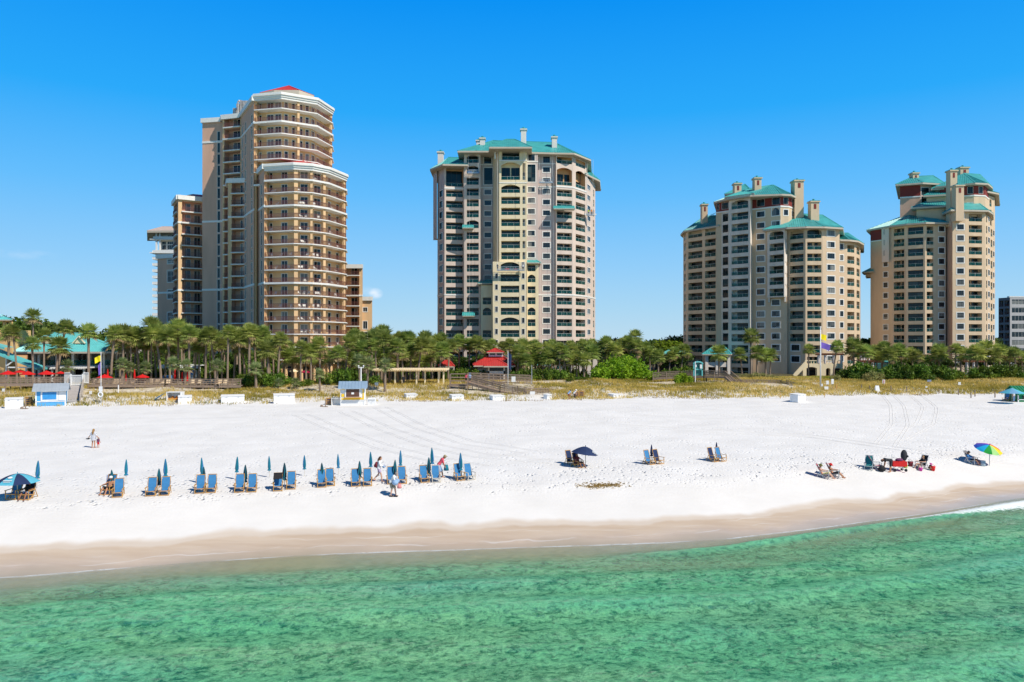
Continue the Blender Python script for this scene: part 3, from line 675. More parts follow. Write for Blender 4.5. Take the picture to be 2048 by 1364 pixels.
def bow(P, k0, k1, doors, piers, ends=True):
    I = insetpts(P, 2.0)
    def edge_px(px):
        for i in range(len(I)-1):
            a, b = I[i], I[i+1]
            u_ = T1.u(a, b, px)
            if 0 <= u_ <= (b-a).length: return i
        return None
    for i in range(len(I)-1):
        cc = [dict(k='win', a=a, b=b, rows=[(lv(k)+.1, lv(k)+2.25) for k in range(k0, k1)], n=n, sur=.08) for a, b, n in doors if edge_px((a+b)/2) == i]
        F(I[i], I[i+1], G0, lv(k1), cc, 1)
    back = [P[-1]+Vector((-4.5, 12)), P[0]+Vector((-3, 14))]
    T1.shell([], [], 0, 0) if False else None
    a, b = I[-1], back[0]; T1.wall.quad((a.x, a.y, G0), (b.x, b.y, G0), (b.x, b.y, lv(k1)), (a.x, a.y, lv(k1)), 1)
    a, b = I[0], P[0]; T1.wall.quad((b.x, b.y, G0), (a.x, a.y, G0), (a.x, a.y, lv(k1)), (b.x, b.y, lv(k1)), 1)
    T1.wall.quad((a.x, a.y, G0), (b.x-.01, b.y, G0), (b.x-.01, b.y, lv(k1)), (a.x, a.y, lv(k1)), 1)
    a, b = I[-1], P[-1]+(I[-1]-P[-1])*.04; T1.wall.quad((a.x, a.y, G0), (b.x, b.y, G0), (b.x, b.y, lv(k1)-.4), (a.x, a.y, lv(k1)-.4), 1)
    poly = P+[back[0], I[-1]+Vector((-3, 9)), I[0]+Vector((3, 6))]
    P2 = insetpts(P, -.12)
    for k in range(k0, k1):
        th = .42 if k in (6, 12, 14, 19) else .22; e = MB(); Pp = insetpts(P, -.22) if th > .4 else P2
        e.prism([tuple(p) for p in Pp+[P[-1]+Vector((-.8, 5)), I[0]+Vector((2, 3))]], lv(k)-th+.1, lv(k)+.1)
        T1.part('balcony_slab', e, [M_white], (0, 0, 0), 0, 50)
    rl = MB(); Rl = insetpts(P, .1)
    for i in range(len(Rl)-1):
        a, b = Rl[i], Rl[i+1]; L = (b-a).length; n = int(L/.13); rz = math.atan2((b-a).y, (b-a).x)
        for q in range(n+1):
            p = a+(b-a)*q/n; rl.box((p.x, p.y, .5), (.03, .03, 1.0), rz)
        for z in (1.0, .12): rl.beam((a.x, a.y, z), (b.x, b.y, z), .05, .06)
    for k in range(k0, k1): T1.part('balcony_railing', rl, [M_rail_b], (0, 0, lv(k)+.1), 0, 60)
    for px in piers:
        for i in range(len(P)-1):
            a, b = P[i], P[i+1]; u_ = T1.u(a, b, px)
            if -.2 <= u_ <= (b-a).length+.2:
                c = a+(b-a).normalized()*u_; nv = Vector(((b-a).y, -(b-a).x)).normalized(); c = c-nv*.45
                T1.wall.box((c.x, c.y, (G0+lv(k1))/2), ({592: .85, 650: .65}.get(px, .5), .5, lv(k1)-G0), math.atan2((b-a).y, (b-a).x), 1); break
    # heavy stepped cornice following the bow
    c1 = MB()
    for off, za, zb in ((.15, lv(k1)-.85, lv(k1)-.35), (.35, lv(k1)-.35, lv(k1)+.1), (.6, lv(k1)+.1, lv(k1)+.6), (.45, lv(k1)+.6, lv(k1)+.75)):
        Q = insetpts(P, -off); c1.prism([tuple(p) for p in Q+[back[0], back[1]]], za, zb)
    c1.build('cornice', M_white, T1.root)
bow(UP, 14, 21, [(517, 523, 1), (534.5, 547, 2), (550, 562, 2), (569, 576, 1), (584, 590, 1), (600, 605, 1), (611, 618, 1), (623, 629, 2), (633, 638, 2), (646, 652, 1)], [597.5, 509.5, 664])
T1.wall.prism([tuple(p) for p in insetpts(UP, 2.05)+[UP[-1]+Vector((-4.6, 12)), UP[0]+Vector((-3, 14))]], G0, lv(14)-1, 1)
# stack B and lower bow
zL = lv(15)+.75
F((456.4, 186.9), (500, 186.2), G0, zL, [dict(BB, a=463.5, b=499, rows=balrows(-1, 15), doors=((.3, .8, 2),))], 1, bl(zL)+corn(zL))
F((455, 193), (456.4, 186.9), G0, zL, [], 0, corn(zL))
sw = [dict(k='win', a=a, b=b, rows=winrows(range(-1, 14), .2, 2.5), n=1, sur=.05, glass=M_glass2) for a, b in ((502, 504.2), (508.4, 511), (521.5, 524.5))]
F((500, 186.2), (528.7, 171.6), G0, zL, sw, 0, bl(zL)+corn(zL))
bow(LO, -1, 15, [(538, 544.5, 1), (563, 575, 2), (601, 615, 2), (628, 641, 2), (656, 661.5, 1), (672, 678, 1), (685, 688, 1)], [592, 623, 650, 690.5, 529.6])
T1.roof([(508, 184), (534, 174.5), (588, 173.0), (626, 174.3), (655, 177), (686, 184), (684, 190), (510, 190)], lv(15)+1.35, [(585, 178.5), (612, 178.5)], lv(15)+3.1, M_red, fasc=.5)
T1.roof([(520, 183), (548, 181), (598, 181), (628, 185), (620, 199), (526, 199)], 74.0, [(578, 188)], zf(171.5, 188), M_red, fasc=2.2)
T1.wall.poly([(p.x, p.y, zT) for p in [pt(q) for q in ((404.7, 194.3), (445, 193.2), (482, 189.8), (508, 176.4), (560, 190), (560, 205), (410, 210))]], 2)
T1.wall.poly([(p.x, p.y, zL) for p in [pt(q) for q in ((456.4, 186.9), (500, 186.2), (528.7, 171.6), (560, 185), (560, 200), (457, 200))]], 2)
T1.shell([(404.7, 194.3), (405, 194.3)], [(560, 208), (412, 211)], G0, zT, 0, False)
# right wing behind
F((684, 217), (725, 217), G0, 35.7, [dict(BB, mi=1, a=690, b=718.5, rows=balrows(-1, 9), doors=((.35, .8, 2),))], 1, corn(35.7)+bl(35))
F((725, 217), (725.4, 232), G0, 35.7, [], 1); F((723.8, 217.6), (744.4, 217.6), G0, 26.4, [dict(k='win', a=726, b=734.5, rows=winrows([-.5, .6, 1.65, 2.7], .1, 2.3)+winrows([4.4], .1, 1.3), n=2)], 1, corn(26.4))
F((744.4, 217.6), (743, 230), G0, 26.4, [], 1); T1.wall.poly([(*pt(q), 35.7) for q in ((684, 217), (725, 217), (725, 232), (684, 232))], 2); T1.wall.poly([(*pt(q), 26.4) for q in ((723, 217.6), (744.4, 217.6), (743, 230), (723, 230))], 2)
# roof plant
pl = MB(); px_ = xf(490, 192)
for (a, b, y0, y1) in ((465, 472, 222, 216), (472, 479, 218, 207), (479, 484, 214, 200), (484, 499, 216, 201)):
    D = 193; pl.box(((xf(a, D)+xf(b, D))/2, D+1, (zf(y0, D)+zf(y1, D))/2-.6), (xf(b, D)-xf(a, D)-.15, 2, abs(zf(y1, D)-zf(y0, D))+1.2))
pl.tube([(xf(476, 192), 192, 71), (xf(476, 192), 192, zf(203, 192)), (xf(478, 192), 192, zf(201, 192)), (xf(480, 192), 192, zf(204, 192))], .22, 8)
pl.build('roof_plant', mat('plant_metal', (.42, .40, .38), .5, .2, 2, metal=.3), T1.root)
# balcony furniture: a chair here and there, lifted-away things but specks in the photo
T1.finish()
bcp = empty('balcony_chair', (0, 0, 0)); w = MB(); w.box((0, 0, .42), (.5, .5, .06)); w.add([(-.25, .22, .42), (.25, .22, .42), (.25, .38, .95), (-.25, .38, .95), (-.25, .27, .42), (.25, .27, .42), (.25, .43, .95), (-.25, .43, .95)], ((0, 1, 2, 3), (7, 6, 5, 4), (2, 6, 7, 3), (0, 3, 7, 4), (1, 5, 6, 2))); w.build('seat', M_white, bcp, loc=(0, 0, 0))
w = MB()
for sx in (-.22, .22):
    for sy in (-.22, .22): w.box((sx, sy, .2), (.04, .04, .42))
    w.box((sx, 0, .62), (.04, .5, .04))
w.build('frame', M_white, bcp, loc=(0, 0, 0)); rr = random.Random(17)
for k in range(0, 15):
    for a, b in ((532, 580), (596, 620), (627, 646), (660, 686)):
        for q in range(rr.choice((0, 1, 2, 2, 3))):
            px = rr.uniform(a, b); i = [j for j in range(4) if T1.u(LO[j], LO[j+1], px) <= (LO[j+1]-LO[j]).length+.01 and T1.u(LO[j], LO[j+1], px) >= 0]
            if not i: continue
            A_, B_ = LO[i[0]], LO[i[0]+1]; t_ = (B_-A_).normalized(); c_ = A_+t_*T1.u(A_, B_, px)-Vector((t_.y, -t_.x))*rr.uniform(.7, 1.3)
            copy_tree(bcp, (c_.x, c_.y, lv(k)+.1), rr.uniform(-.8, .8)+math.atan2(t_.y, t_.x), None, f'pale chair on the curved balconies, {ordw(k)} visible floor up, '+('outer left part' if px < 560 else 'inner left part' if px < 585 else 'centre left part' if px < 622 else 'centre right part' if px < 650 else 'right end'), 'pale chairs on the balconies of the left tower')
for ch in list(bcp.children): bpy.data.objects.remove(ch)
bpy.data.objects.remove(bcp)
# ================================================================ middle tower (teal roofs, cream centre)
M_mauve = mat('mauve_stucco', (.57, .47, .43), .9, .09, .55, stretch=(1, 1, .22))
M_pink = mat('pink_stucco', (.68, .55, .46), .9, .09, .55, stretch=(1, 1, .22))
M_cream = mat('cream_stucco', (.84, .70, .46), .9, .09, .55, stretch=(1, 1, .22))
M_orng = mat('orange_stucco', (.72, .40, .19), .9, .09, .55, stretch=(1, 1, .22))
T2 = Tower('condominium_tower', 'pink and cream condominium tower with teal roofs and workers on hanging platforms', 'tower', (0, 215, 4.4), [M_mauve, M_pink, M_cream, M_orng, M_white])
H2 = 3.02; W0 = 61.5   # window centre of row 1
def wr(js, a=-.67, b=.67): return [(W0-H2*(j-1)+a, W0-H2*(j-1)+b) for j in js]
def lr(js, a=-1.52, b=.45): return wr(js, a, b)
LG = dict(k='log', glass=M_glass2, frame=M_brz)
ZE = 65.5; low = 33
def jr(a, b): return range(a, b)
b2 = [(12.7+98.3*.14, .4, .1), (W0-H2*1.6, .35, .1)]
# left bay A
zA = 62.0
F = T2.face
F((866.5, 216.5), (874, 213.4), zf(478, 214), zA, [], 0); T2.wall.poly([(*pt(p), zf(478, 214)) for p in ((866.5, 216.5), (874, 213.4), (886, 216))][::-1], 0)
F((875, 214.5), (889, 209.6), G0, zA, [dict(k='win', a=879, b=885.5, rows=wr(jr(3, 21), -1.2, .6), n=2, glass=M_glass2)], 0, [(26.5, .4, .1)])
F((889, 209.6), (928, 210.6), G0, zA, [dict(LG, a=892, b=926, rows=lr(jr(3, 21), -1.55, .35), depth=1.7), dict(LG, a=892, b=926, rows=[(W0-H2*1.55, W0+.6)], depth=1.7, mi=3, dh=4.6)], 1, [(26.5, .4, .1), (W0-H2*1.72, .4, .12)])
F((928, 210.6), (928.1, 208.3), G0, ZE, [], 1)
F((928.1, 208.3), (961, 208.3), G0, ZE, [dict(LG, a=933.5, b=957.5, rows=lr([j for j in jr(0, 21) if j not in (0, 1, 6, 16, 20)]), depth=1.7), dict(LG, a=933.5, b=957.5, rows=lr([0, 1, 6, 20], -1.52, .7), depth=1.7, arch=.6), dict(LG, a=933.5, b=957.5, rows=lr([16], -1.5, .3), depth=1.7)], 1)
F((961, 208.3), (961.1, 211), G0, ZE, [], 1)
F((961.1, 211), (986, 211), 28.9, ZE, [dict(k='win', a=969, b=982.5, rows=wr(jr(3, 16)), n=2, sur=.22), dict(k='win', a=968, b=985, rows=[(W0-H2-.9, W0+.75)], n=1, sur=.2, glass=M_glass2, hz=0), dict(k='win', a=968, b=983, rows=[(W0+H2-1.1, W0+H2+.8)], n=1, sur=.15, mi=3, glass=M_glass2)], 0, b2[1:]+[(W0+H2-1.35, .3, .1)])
# centre D
F((986, 210.5), (998.5, 204.6), 35, ZE-.2, [dict(k='win', a=991.3, b=996, rows=[(33, 63.5)], n=1, depth=.5, hz=10, glass=M_glass2, sur=0)], 2)
dm = dict(LG, a=1002.5, b=1040, depth=1.8); dn = dict(LG, a=1045.2, b=1050.8, depth=1.6)
F((998.5, 204.6), (1054, 204.6), 35, ZE-.2, [dict(dm, rows=[(W0-H2-1.0, W0+.75)], arch=.8, doors=((.03, .46, 2), (.54, .97, 2)), dh=3.6), dict(dm, a=1004, b=1039, rows=[(W0+H2-1.6, W0+H2+1.3)]), dict(dm, rows=lr([3], -1.52, .75), arch=.8), dict(dm, rows=lr(jr(4, 11))),
   dict(dn, rows=[(W0-H2-1, W0+.6)]), dict(dn, rows=lr(jr(3, 11)))], 2, [(W0+H2-1.75, .25, .08), (W0-H2*1.6, .25, .08)])
F((1054, 204.6), (1054.1, 207.6), G0, ZE-.2, [], 2)
F((1054.1, 207.6), (1076, 207.6), 34.5, ZE, [dict(k='win', a=1055.8, b=1069.5, rows=wr(jr(3, 11)), n=3, sur=.22), dict(k='win', a=1055, b=1071, rows=[(W0-H2-.9, W0+.9)], n=2, sur=.2, hz=1, glass=M_glass2), dict(k='win', a=1056.5, b=1069.5, rows=wr([0], -1.1, .7), n=2)], 0, [(W0+H2-1.35, .3, .1)])
F((1076, 207.6), (1076.1, 210), G0, ZE, [], 0)
F((1076.1, 210), (1112, 210), G0, ZE, [dict(k='win', a=1086, b=1100, rows=wr([j for j in jr(1, 21)]), n=3, sur=.24), dict(k='win', a=1086, b=1100, rows=wr([0], -1.1, .7), n=3, sur=.1, mi=3)], 0, b2+[(W0+H2-1.35, .3, .1)])
F((1112, 210), (1112.1, 209), G0, ZE, [], 1)
g = dict(LG, a=1113.8, b=1144, depth=1.9, doors=((.03, .56, 3), (.66, .97, 1)))
F((1112.1, 209), (1146, 210.6), G0, ZE, [dict(g, rows=lr(jr(3, 21))), dict(g, rows=lr([0], -1.4, .45), mi=3), dict(g, rows=[(W0-H2-1.4, W0+.5)], mi=3, arch=.7, dh=3.4)], 1, b2)
hh = dict(LG, a=1151.5, b=1170.5, depth=1.9, sun=1)
F((1146, 210.6), (1173, 217), G0, ZE, [dict(hh, rows=lr(jr(3, 21))), dict(hh, rows=lr([0], -1.4, .45), mi=3), dict(hh, rows=[(W0-H2-1.4, W0+.5)], mi=3, arch=.7)], 1, b2)
F((1173, 217), (1190.5, 227), G0, zf(352, 222), [dict(k='win', a=1174.6, b=1180.5, rows=wr(jr(1, 21)), n=2), dict(k='log', a=1186.2, b=1188.5, rows=lr(jr(1, 21)), depth=1)], 1, b2[:1])
T2.wall.prism([tuple(pt(p)) for p in ((1146, 211.5), (1172.5, 218), (1176, 232), (1100, 232), (1113, 211.5))], 62, ZE, 3)
T2.shell([(875, 214.5), (876, 214.5)], [(1190.5, 227), (1190.5, 246), (880, 246)], G0, zA, 0, False)
T2.wall.poly([(*pt(p), 62.5) for p in ((875, 214.5), (889, 209.6), (928, 210.6), (986, 211), (1112, 210), (1146, 210.6), (1173, 217), (1190.5, 227), (1190.5, 246), (880, 246))], 1)
# orange cladding on the two tall openings, proud of the pink wall
for (a, b) in (((1112.1, 208.94), (1113.6, 209.0)), ((1144.2, 210.4), (1146, 210.54))): pass
# lower cream fronts with their own small roofs
dl = dict(LG, a=1001.5, b=1038.5, depth=1.8); dw = dict(k='win', n=2, sur=.1, hz=1)
F((985.6, 203.9), (1053.2, 203.9), G0, 35.1, [dict(dl, rows=lr([j for j in jr(10, 21) if j not in (10, 15, 18)], -1.6, .3)), dict(dl, rows=lr([10, 15, 18], -1.6, .7), arch=.75), dict(dw, a=990.5, b=995.5, rows=wr(jr(11, 21), -.8, .6)), dict(dw, a=1044, b=1049.5, rows=wr(jr(10, 21), -.8, .6))], 2)
F((985.5, 209), (985.6, 203.9), G0, 35.1, [], 2); F((1053.2, 203.9), (1053.3, 207), G0, 35.1, [], 2); T2.wall.poly([(*pt(p), 35.1) for p in ((985.6, 203.9), (1053.2, 203.9), (1053.3, 207), (985.5, 209))], 2)
cl = dict(LG, depth=1.5)
F((961.5, 207.2), (985.6, 207.2), G0, 29.0, [dict(cl, a=965.5, b=982.5, rows=lr([15, 16, 17, 18][2:3]+[13, 16, 20], -1.6, .3)), dict(cl, a=965.5, b=982.5, rows=lr([14, 18], -1.6, .5), arch=.7)], 2)
F((961.4, 210), (961.5, 207.2), G0, 29.0, [], 2)
F((1053.5, 206.3), (1077, 206.3), G0, 34.6, [dict(cl, a=1055.5, b=1071, rows=lr([10, 12, 13, 15, 16, 18, 20][1:]+[10], -1.6, .3)), dict(cl, a=1055.5, b=1071, rows=lr([11, 14, 17], -1.6, .5), arch=.7)], 2)
F((1077, 206.3), (1077.1, 209.5), G0, 34.6, [], 2)
T2.roof([(1054, 206.0), (1075.5, 206.0), (1075.5, 209.9), (1054, 209.9)], 35.0, [(1056, 209.5), (1066, 209.5)], 36.7, M_teal, name='small_roof', over=.8, fasc=.25)
T2.roof([(961, 207), (985, 207), (985, 210.8), (961, 210.8)], 29.4, [(972, 210), (984, 210)], 30.6, M_teal, name='small_roof', over=.8, fasc=.25)
for (a, b, D, y) in ((1107, 1149, 208.6, 419), (925, 947, 207.9, 457), (925, 949, 207.9, 632)):
    T2.roof([(a, D-1.6), (b, D-1.6), (b, D+.4), (a, D+.4)], zf(y, D), [(a+1, D+.3), (b-1, D+.3)], zf(y, D)+1.0, M_teal, name='small_roof', fasc=.22)
# porch posts of the centre, roofs
for px in (990, 1001, 1042, 1050): T2.wall.box((xf(px, 204.2), 204.9, W0+H2+.2), (.35, .35, 3.0), 0, 4)
T2.roof([(866.5, 213), (889, 207.5), (930, 208), (936, 226), (876, 228)], 62.3, [(897, 216), (925, 216)], zf(315, 216), M_teal, over=.9)
T2.roof([(919.5, 206.5), (952, 206.5), (977, 206.5), (1110, 208.5), (1146, 208.8), (1178, 216), (1180, 236), (930, 236)], 65.75, [(985, 219), (1110, 219)], [zf(281, 219), zf(285, 219)], M_teal, over=.6)
T2.roof([(981, 201.6), (1061, 201.6), (1061, 214), (981, 214)], 65.6, [(1012, 213), (1030, 213)], zf(278.5, 213), M_teal, over=.4)
T2.roof([(955, 226), (990, 226), (990, 240), (955, 240)], 71, [(972, 232), (980, 232)], 74, M_teal)
T2.roof([(1172, 216.5), (1194, 225.5), (1196, 238), (1176, 238)], zf(356, 222), [(1184, 232)], zf(344, 230), M_teal, over=.9)
T2.roof([(1168, 218.5), (1190, 226), (1190, 238), (1172, 238)], zf(349, 220), [(1178, 232)], zf(336, 230), M_teal, over=.6)
M_chim = mat('chimney_stucco', (.74, .66, .60), .9, .09, .55, stretch=(1, 1, .22))
T2.chimney(875.5, 886, 213, 305, 62.5, m=M_chim, slot=False); T2.chimney(960, 969.5, 213, 277.5, 68, m=M_chim, slot=False)
T2.chimney(1042, 1052.5, 213, 259.5, 69, m=M_chim, slot=False); T2.chimney(1104, 1114, 213, 275, 67, m=M_chim, slot=False); T2.chimney(953, 962, 224, 282, 70, m=M_chim, slot=False)
T2.finish()
# hanging work platforms
M_alu = mat('bare_aluminium', (.55, .56, .57), .4, .1, 3, metal=.6); M_rope = mat('white_rope', (.75, .73, .70), .8, .05, 3)
def stage(a, b, D, y, ytop, label, colour=None):
    z = zf(y, D); x0, x1 = xf(a, D), xf(b, D); r = empty('work_platform', ((x0+x1)/2, D, z), label, 'work platform', 'platforms hanging on the middle tower')
    d = MB(); d.box(((x0+x1)/2, D, z), (x1-x0, .75, .12)); d.box(((x0+x1)/2, D-.36, z+.12), (x1-x0, .03, .2)); d.build('deck', M_alu, r)
    g = MB()
    for yy in (-.36, .36):
        for h in (.5, 1.0): g.beam((x0, D+yy, z+h), (x1, D+yy, z+h), .05, .05)
        for k in range(7): x = x0+(x1-x0)*k/6; g.beam((x, D+yy, z), (x, D+yy, z+1), .05, .05)
    for x in (x0, x1): g.beam((x, D-.36, z+1), (x, D+.36, z+1), .05, .05); g.beam((x, D, z), (x, D, z+1.9), .08, .3)
    g.build('guard_rail', M_alu, r)
    for x in (x0+.1, x1-.1):
        rp = MB(); rp.tube([(x, D, z+1.8), (x, D+.2, zf(ytop, D))], .035, 5); rp.build('rope', M_rope, r)
        rp = MB(); rp.tube([(x+.25, D, z), (x+.3, D+.1, 6)], .022, 4); rp.build('rope', M_rope, r)
    c = MB(); c.box(((x0+x1)/2-1, D, z+.35), (1.2, .4, .5)); c.box(((x0+x1)/2+1.3, D, z+.3), (.8, .5, .4)); c.build('load', colour or M_white, r)
    return r
stage(936, 957, 207.3, 347, 303, 'metal work platform hanging highest, over the shaded balconies at the left of the middle tower', mat('blue_tarp', (.05, .16, .45), .6, .1, 3))
stage(1078, 1106, 208.7, 366, 304, 'metal work platform hanging before the mauve wall right of the cream centre bay')
stage(994, 1049, 202.7, 541, 296, 'longest metal work platform, hanging across the cream centre bay of the middle tower', mat('red_tub', (.6, .04, .04), .5, .1, 3))
stage(1174, 1187, 215.5, 431, 318, 'small metal work platform hanging on the far right corner of the middle tower')
# ================================================================ third tower
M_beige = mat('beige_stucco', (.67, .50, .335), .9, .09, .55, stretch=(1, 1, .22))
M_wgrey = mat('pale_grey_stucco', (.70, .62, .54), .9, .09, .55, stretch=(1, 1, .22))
T3 = Tower('condominium_tower', 'beige condominium tower with teal roofs standing behind the tall pole with yellow and purple flags', 'tower', (75, 212, 4.2), [M_beige, M_wgrey, M_tan, M_maroon, M_white])
F = T3.face; H3 = 3.1
def w3(js, a=-.75, b=.7): return [(49.0-H3*j+a, 49.0-H3*j+b) for j in js]
def l3(js, a=-1.5, b=.55): return w3(js, a, b)
L3 = dict(k='log', glass=M_glass2, depth=1.6, frame=M_brz)
zB = 53.6; zAe = 46.7; zFe = 44.1; zIe = 41.3; G3 = 3.0
S = dict(n=3, sur=.24)
F((1366.5, 233), (1373, 226), G3, zAe, [dict(L3, a=1368.3, b=1371.3, rows=l3(jr(1, 15)))], 0)
F((1373, 226), (1408, 220.5), G3, zAe, [dict(L3, a=1376.5, b=1404.5, rows=l3(jr(2, 15))), dict(L3, a=1376.5, b=1404.5, rows=l3([1], -1.5, .9), arch=.5)], 0)
F((1408, 220.5), (1432, 217), G3, zAe, [dict(L3, a=1410, b=1431.3, rows=l3(jr(1, 15)))], 0)
F((1432, 216), (1443, 215.2), G3, zB-3.2, [], 0)
F((1443, 215.2), (1457.5, 213.2), G3, zB-3.2, [dict(k='win', a=1445.5, b=1456.5, rows=w3(jr(0, 15), -1.35, .85), n=2, sur=.04, glass=M_glass2)], 1)
T3.wall.quad((*pt((1432, 217)), G3), (*pt((1432, 216)), G3), (*pt((1432, 216)), zB), (*pt((1432, 217)), zB), 0)
F((1432, 216), (1457.5, 213.2), zB-3.2, zB, [dict(k='win', a=1434, b=1438, rows=[(51.2, 53)], n=1, sur=.05, glass=M_glass2), dict(k='win', a=1444, b=1456.5, rows=[(51.2, 53)], n=2, sur=.05, glass=M_glass2)], 3, [(50.5, .35, .12)])
T3.wall.quad((*pt((1457.5, 214)), G3), (*pt((1457.4, 212.2)), G3), (*pt((1457.4, 212.2)), zB), (*pt((1457.5, 214)), zB), 1)
F((1457.4, 212.2), (1500.5, 207.8), G3, zB, [dict(L3, a=1463, b=1496.5, rows=l3(jr(0, 15)), doors=((.22, .97, 4),)), dict(L3, a=1463, b=1496.5, rows=l3([-1], -1.5, .9), arch=.6, doors=((.22, .97, 4),))], 1)
F((1500.5, 207.8), (1504.5, 211.2), G3, zB, [], 1)
F((1504.5, 211.2), (1561, 206.3), G3, zB-2.9, [dict(S, k='win', a=1514, b=1529, rows=w3(jr(0, 14))), dict(S, k='win', a=1544, b=1559, rows=w3([0], -.8, 1.3), arch=.9), dict(S, k='win', a=1544, b=1559, rows=w3([1]+list(jr(8, 14)))), dict(L3, a=1503.5, b=1533, rows=[]), dict(L3, a=1545, b=1572, rows=[])], 0)
F((1504.5, 211.2), (1561, 206.3), zB-2.9, zB, [dict(k='win', a=1514, b=1529, rows=[(51.2, 53.1)], n=2, sur=.03, glass=M_glass2), dict(k='win', a=1544.5, b=1560, rows=[(51.2, 53.1)], n=2, sur=.03, glass=M_glass2)], 3, [(50.6, .4, .12)])
U3 = [(1561, 206.3), (1577, 206.9), (1592, 211)]
F(U3[0], U3[1], 30, zB-2.9, [dict(k='win', a=1567.5, b=1576, rows=w3([0], -.8, .7), n=2, sur=.2)], 0); F(U3[1], U3[2], 30, zB-2.9, [dict(k='win', a=1583.5, b=1587, rows=w3([0], -.8, .7), n=1, sur=.2)], 0)
F(U3[0], U3[1], zB-2.9, zB, [dict(k='win', a=1567.5, b=1576, rows=[(51.2, 53.1)], n=2, sur=.05, glass=M_glass2)], 3, [(50.6, .4, .12)]); F(U3[1], U3[2], zB-2.9, zB, [dict(k='win', a=1584, b=1587, rows=[(51.2, 53.1)], n=1, sur=.05)], 3, [(50.6, .4, .12)])
F((1561, 206.3), (1574.5, 205.2), G3, zFe, [dict(S, k='win', a=1546, b=1562, rows=[])], 0)
T3.wall.prism([tuple(pt(p)) for p in ((1592, 211), (1622, 213), (1622, 228), (1592, 228))], 30, 47, 0)
T3.wall.prism([tuple(pt(p)) for p in ((1440, 220), (1500, 215), (1560, 211), (1591, 212.5), (1595, 232), (1440, 234))], zAe-2, zB-.05, 0)
F((1574.5, 206), (1611, 202.4), G3, zFe, [dict(L3, a=1580, b=1607, rows=l3(jr(3, 12))), dict(L3, a=1580, b=1607, rows=l3([2], -1.5, .9), arch=.5), dict(S, k='win', a=1583, b=1599, rows=w3([12, 13], -.9, .7))], 0)
F((1611, 202.4), (1646, 202.6), G3, zFe, [dict(L3, a=1614.5, b=1643, rows=l3(jr(3, 14)), sun=1, doors=((.06, .5, 2), (.68, .9, 1))), dict(L3, a=1614.5, b=1643, rows=l3([2], -1.5, .9), sun=1, arch=.5)], 0)
F((1646, 202.6), (1679, 204.5), G3, zFe, [dict(S, k='win', a=1654.5, b=1669, rows=w3(jr(2, 14)))], 0)
T3.wall.quad((*pt((1679, 204.5)), G3), (*pt((1679.1, 207.5)), G3), (*pt((1679.1, 207.5)), zFe), (*pt((1679, 204.5)), zFe), 0)
F((1679.1, 207.3), (1694, 208), G3, zIe, [dict(k='win', a=1679.8, b=1686.5, rows=w3(jr(3, 14)), n=2, sur=.22)], 0)
F((1694, 208), (1710, 210), G3, zIe, [dict(L3, a=1694.6, b=1708.6, rows=l3(jr(3, 14)), depth=2.2, doors=((.04, .45, 1),), sun=1)], 0)
F((1710, 210), (1720.5, 216), G3, zIe, [dict(L3, a=1713.2, b=1719, rows=l3(jr(3, 14)), depth=2.2)], 0)
T3.shell([(1366.5, 233), (1367, 233)], [(1720.5, 216), (1721, 236), (1372, 246)], G3, zIe, 0, False)
T3.wall.poly([(*pt(p), zIe-.1) for p in ((1366.5, 233), (1373, 226), (1432, 217), (1504, 212), (1574, 206.5), (1611, 203), (1679, 205), (1694, 208.5), (1720, 216.5), (1721, 236), (1372, 246))], 0)
T3.wall.prism([tuple(pt(p)) for p in ((1373.5, 227.5), (1408, 222), (1431.5, 218.5), (1431.5, 242), (1380, 242))], zAe-1.2, zAe-.02, 0)
T3.wall.prism([tuple(pt(p)) for p in ((1576, 207), (1611, 204), (1678, 206), (1678, 226), (1590, 230))], zFe-1.2, zFe-.02, 0)
# projecting pale bay
bz0 = zf(594, 204); e3 = dict(L3, a=1539, b=1567, depth=1.8)
F((1535, 207.0), (1568.5, 203.2), bz0, 44.2, [dict(e3, rows=l3(jr(3, 8))), dict(e3, rows=l3([2], -1.5, .8), arch=.5)], 1)
F((1568.5, 203.2), (1573.6, 205.6), bz0, 44.2, [], 1); F((1533.9, 208.6), (1535, 207.0), bz0, 44.2, [], 1)
T3.wall.poly([(*pt(p), bz0) for p in ((1534.5, 208.6), (1535, 207.0), (1568.5, 203.2), (1573.6, 205.6))][::-1], 1)
for px, D in ((1538, 207), (1570.5, 204.4)): T3.wall.prism([tuple(pt(p)) for p in ((px-1.6, D), (px+1.8, D-.1), (px+1.8, D+1.6), (px-1.6, D+1.6))], bz0-1.3, bz0-.01, 1)
# roofs
T3.roof([(1366.5, 233), (1373, 226), (1408, 220.5), (1432, 217), (1436, 236), (1376, 242)], zAe+.08, [(1408, 230), (1434, 228)], zf(433, 230), M_teal, over=.85)
T3.roof([(1433, 216.5), (1457.4, 211.5), (1500.5, 207), (1561, 205.5), (1577, 206), (1592, 210.5), (1596, 232), (1440, 236)], zB+.08, [(1494, 221), (1547, 217)], [zf(378, 221), zf(370, 217)], M_teal, over=.8)
T3.roof([(1456, 211.8), (1502, 207.4), (1508, 216), (1460, 220)], zB+.55, [(1487, 217)], zf(381, 217), M_teal, over=.9)
T3.roof([(1453, 236), (1500, 232), (1500, 246), (1460, 248)], zf(388, 236), [(1490, 240)], zf(368, 240), M_teal, over=.6)
T3.roof([(1533, 206.6), (1574.5, 203.0), (1611, 201.6), (1646, 201.8), (1680, 203.6), (1684, 224), (1590, 228)], zFe+.08, [(1603, 211.5), (1645, 212)], [zf(427, 211), zf(430, 212)], M_teal, over=.8)
T3.roof([(1600, 212), (1640, 212), (1652, 226), (1600, 228)], zf(445, 213), [(1622, 218)], zf(426, 218), M_teal, over=.6)
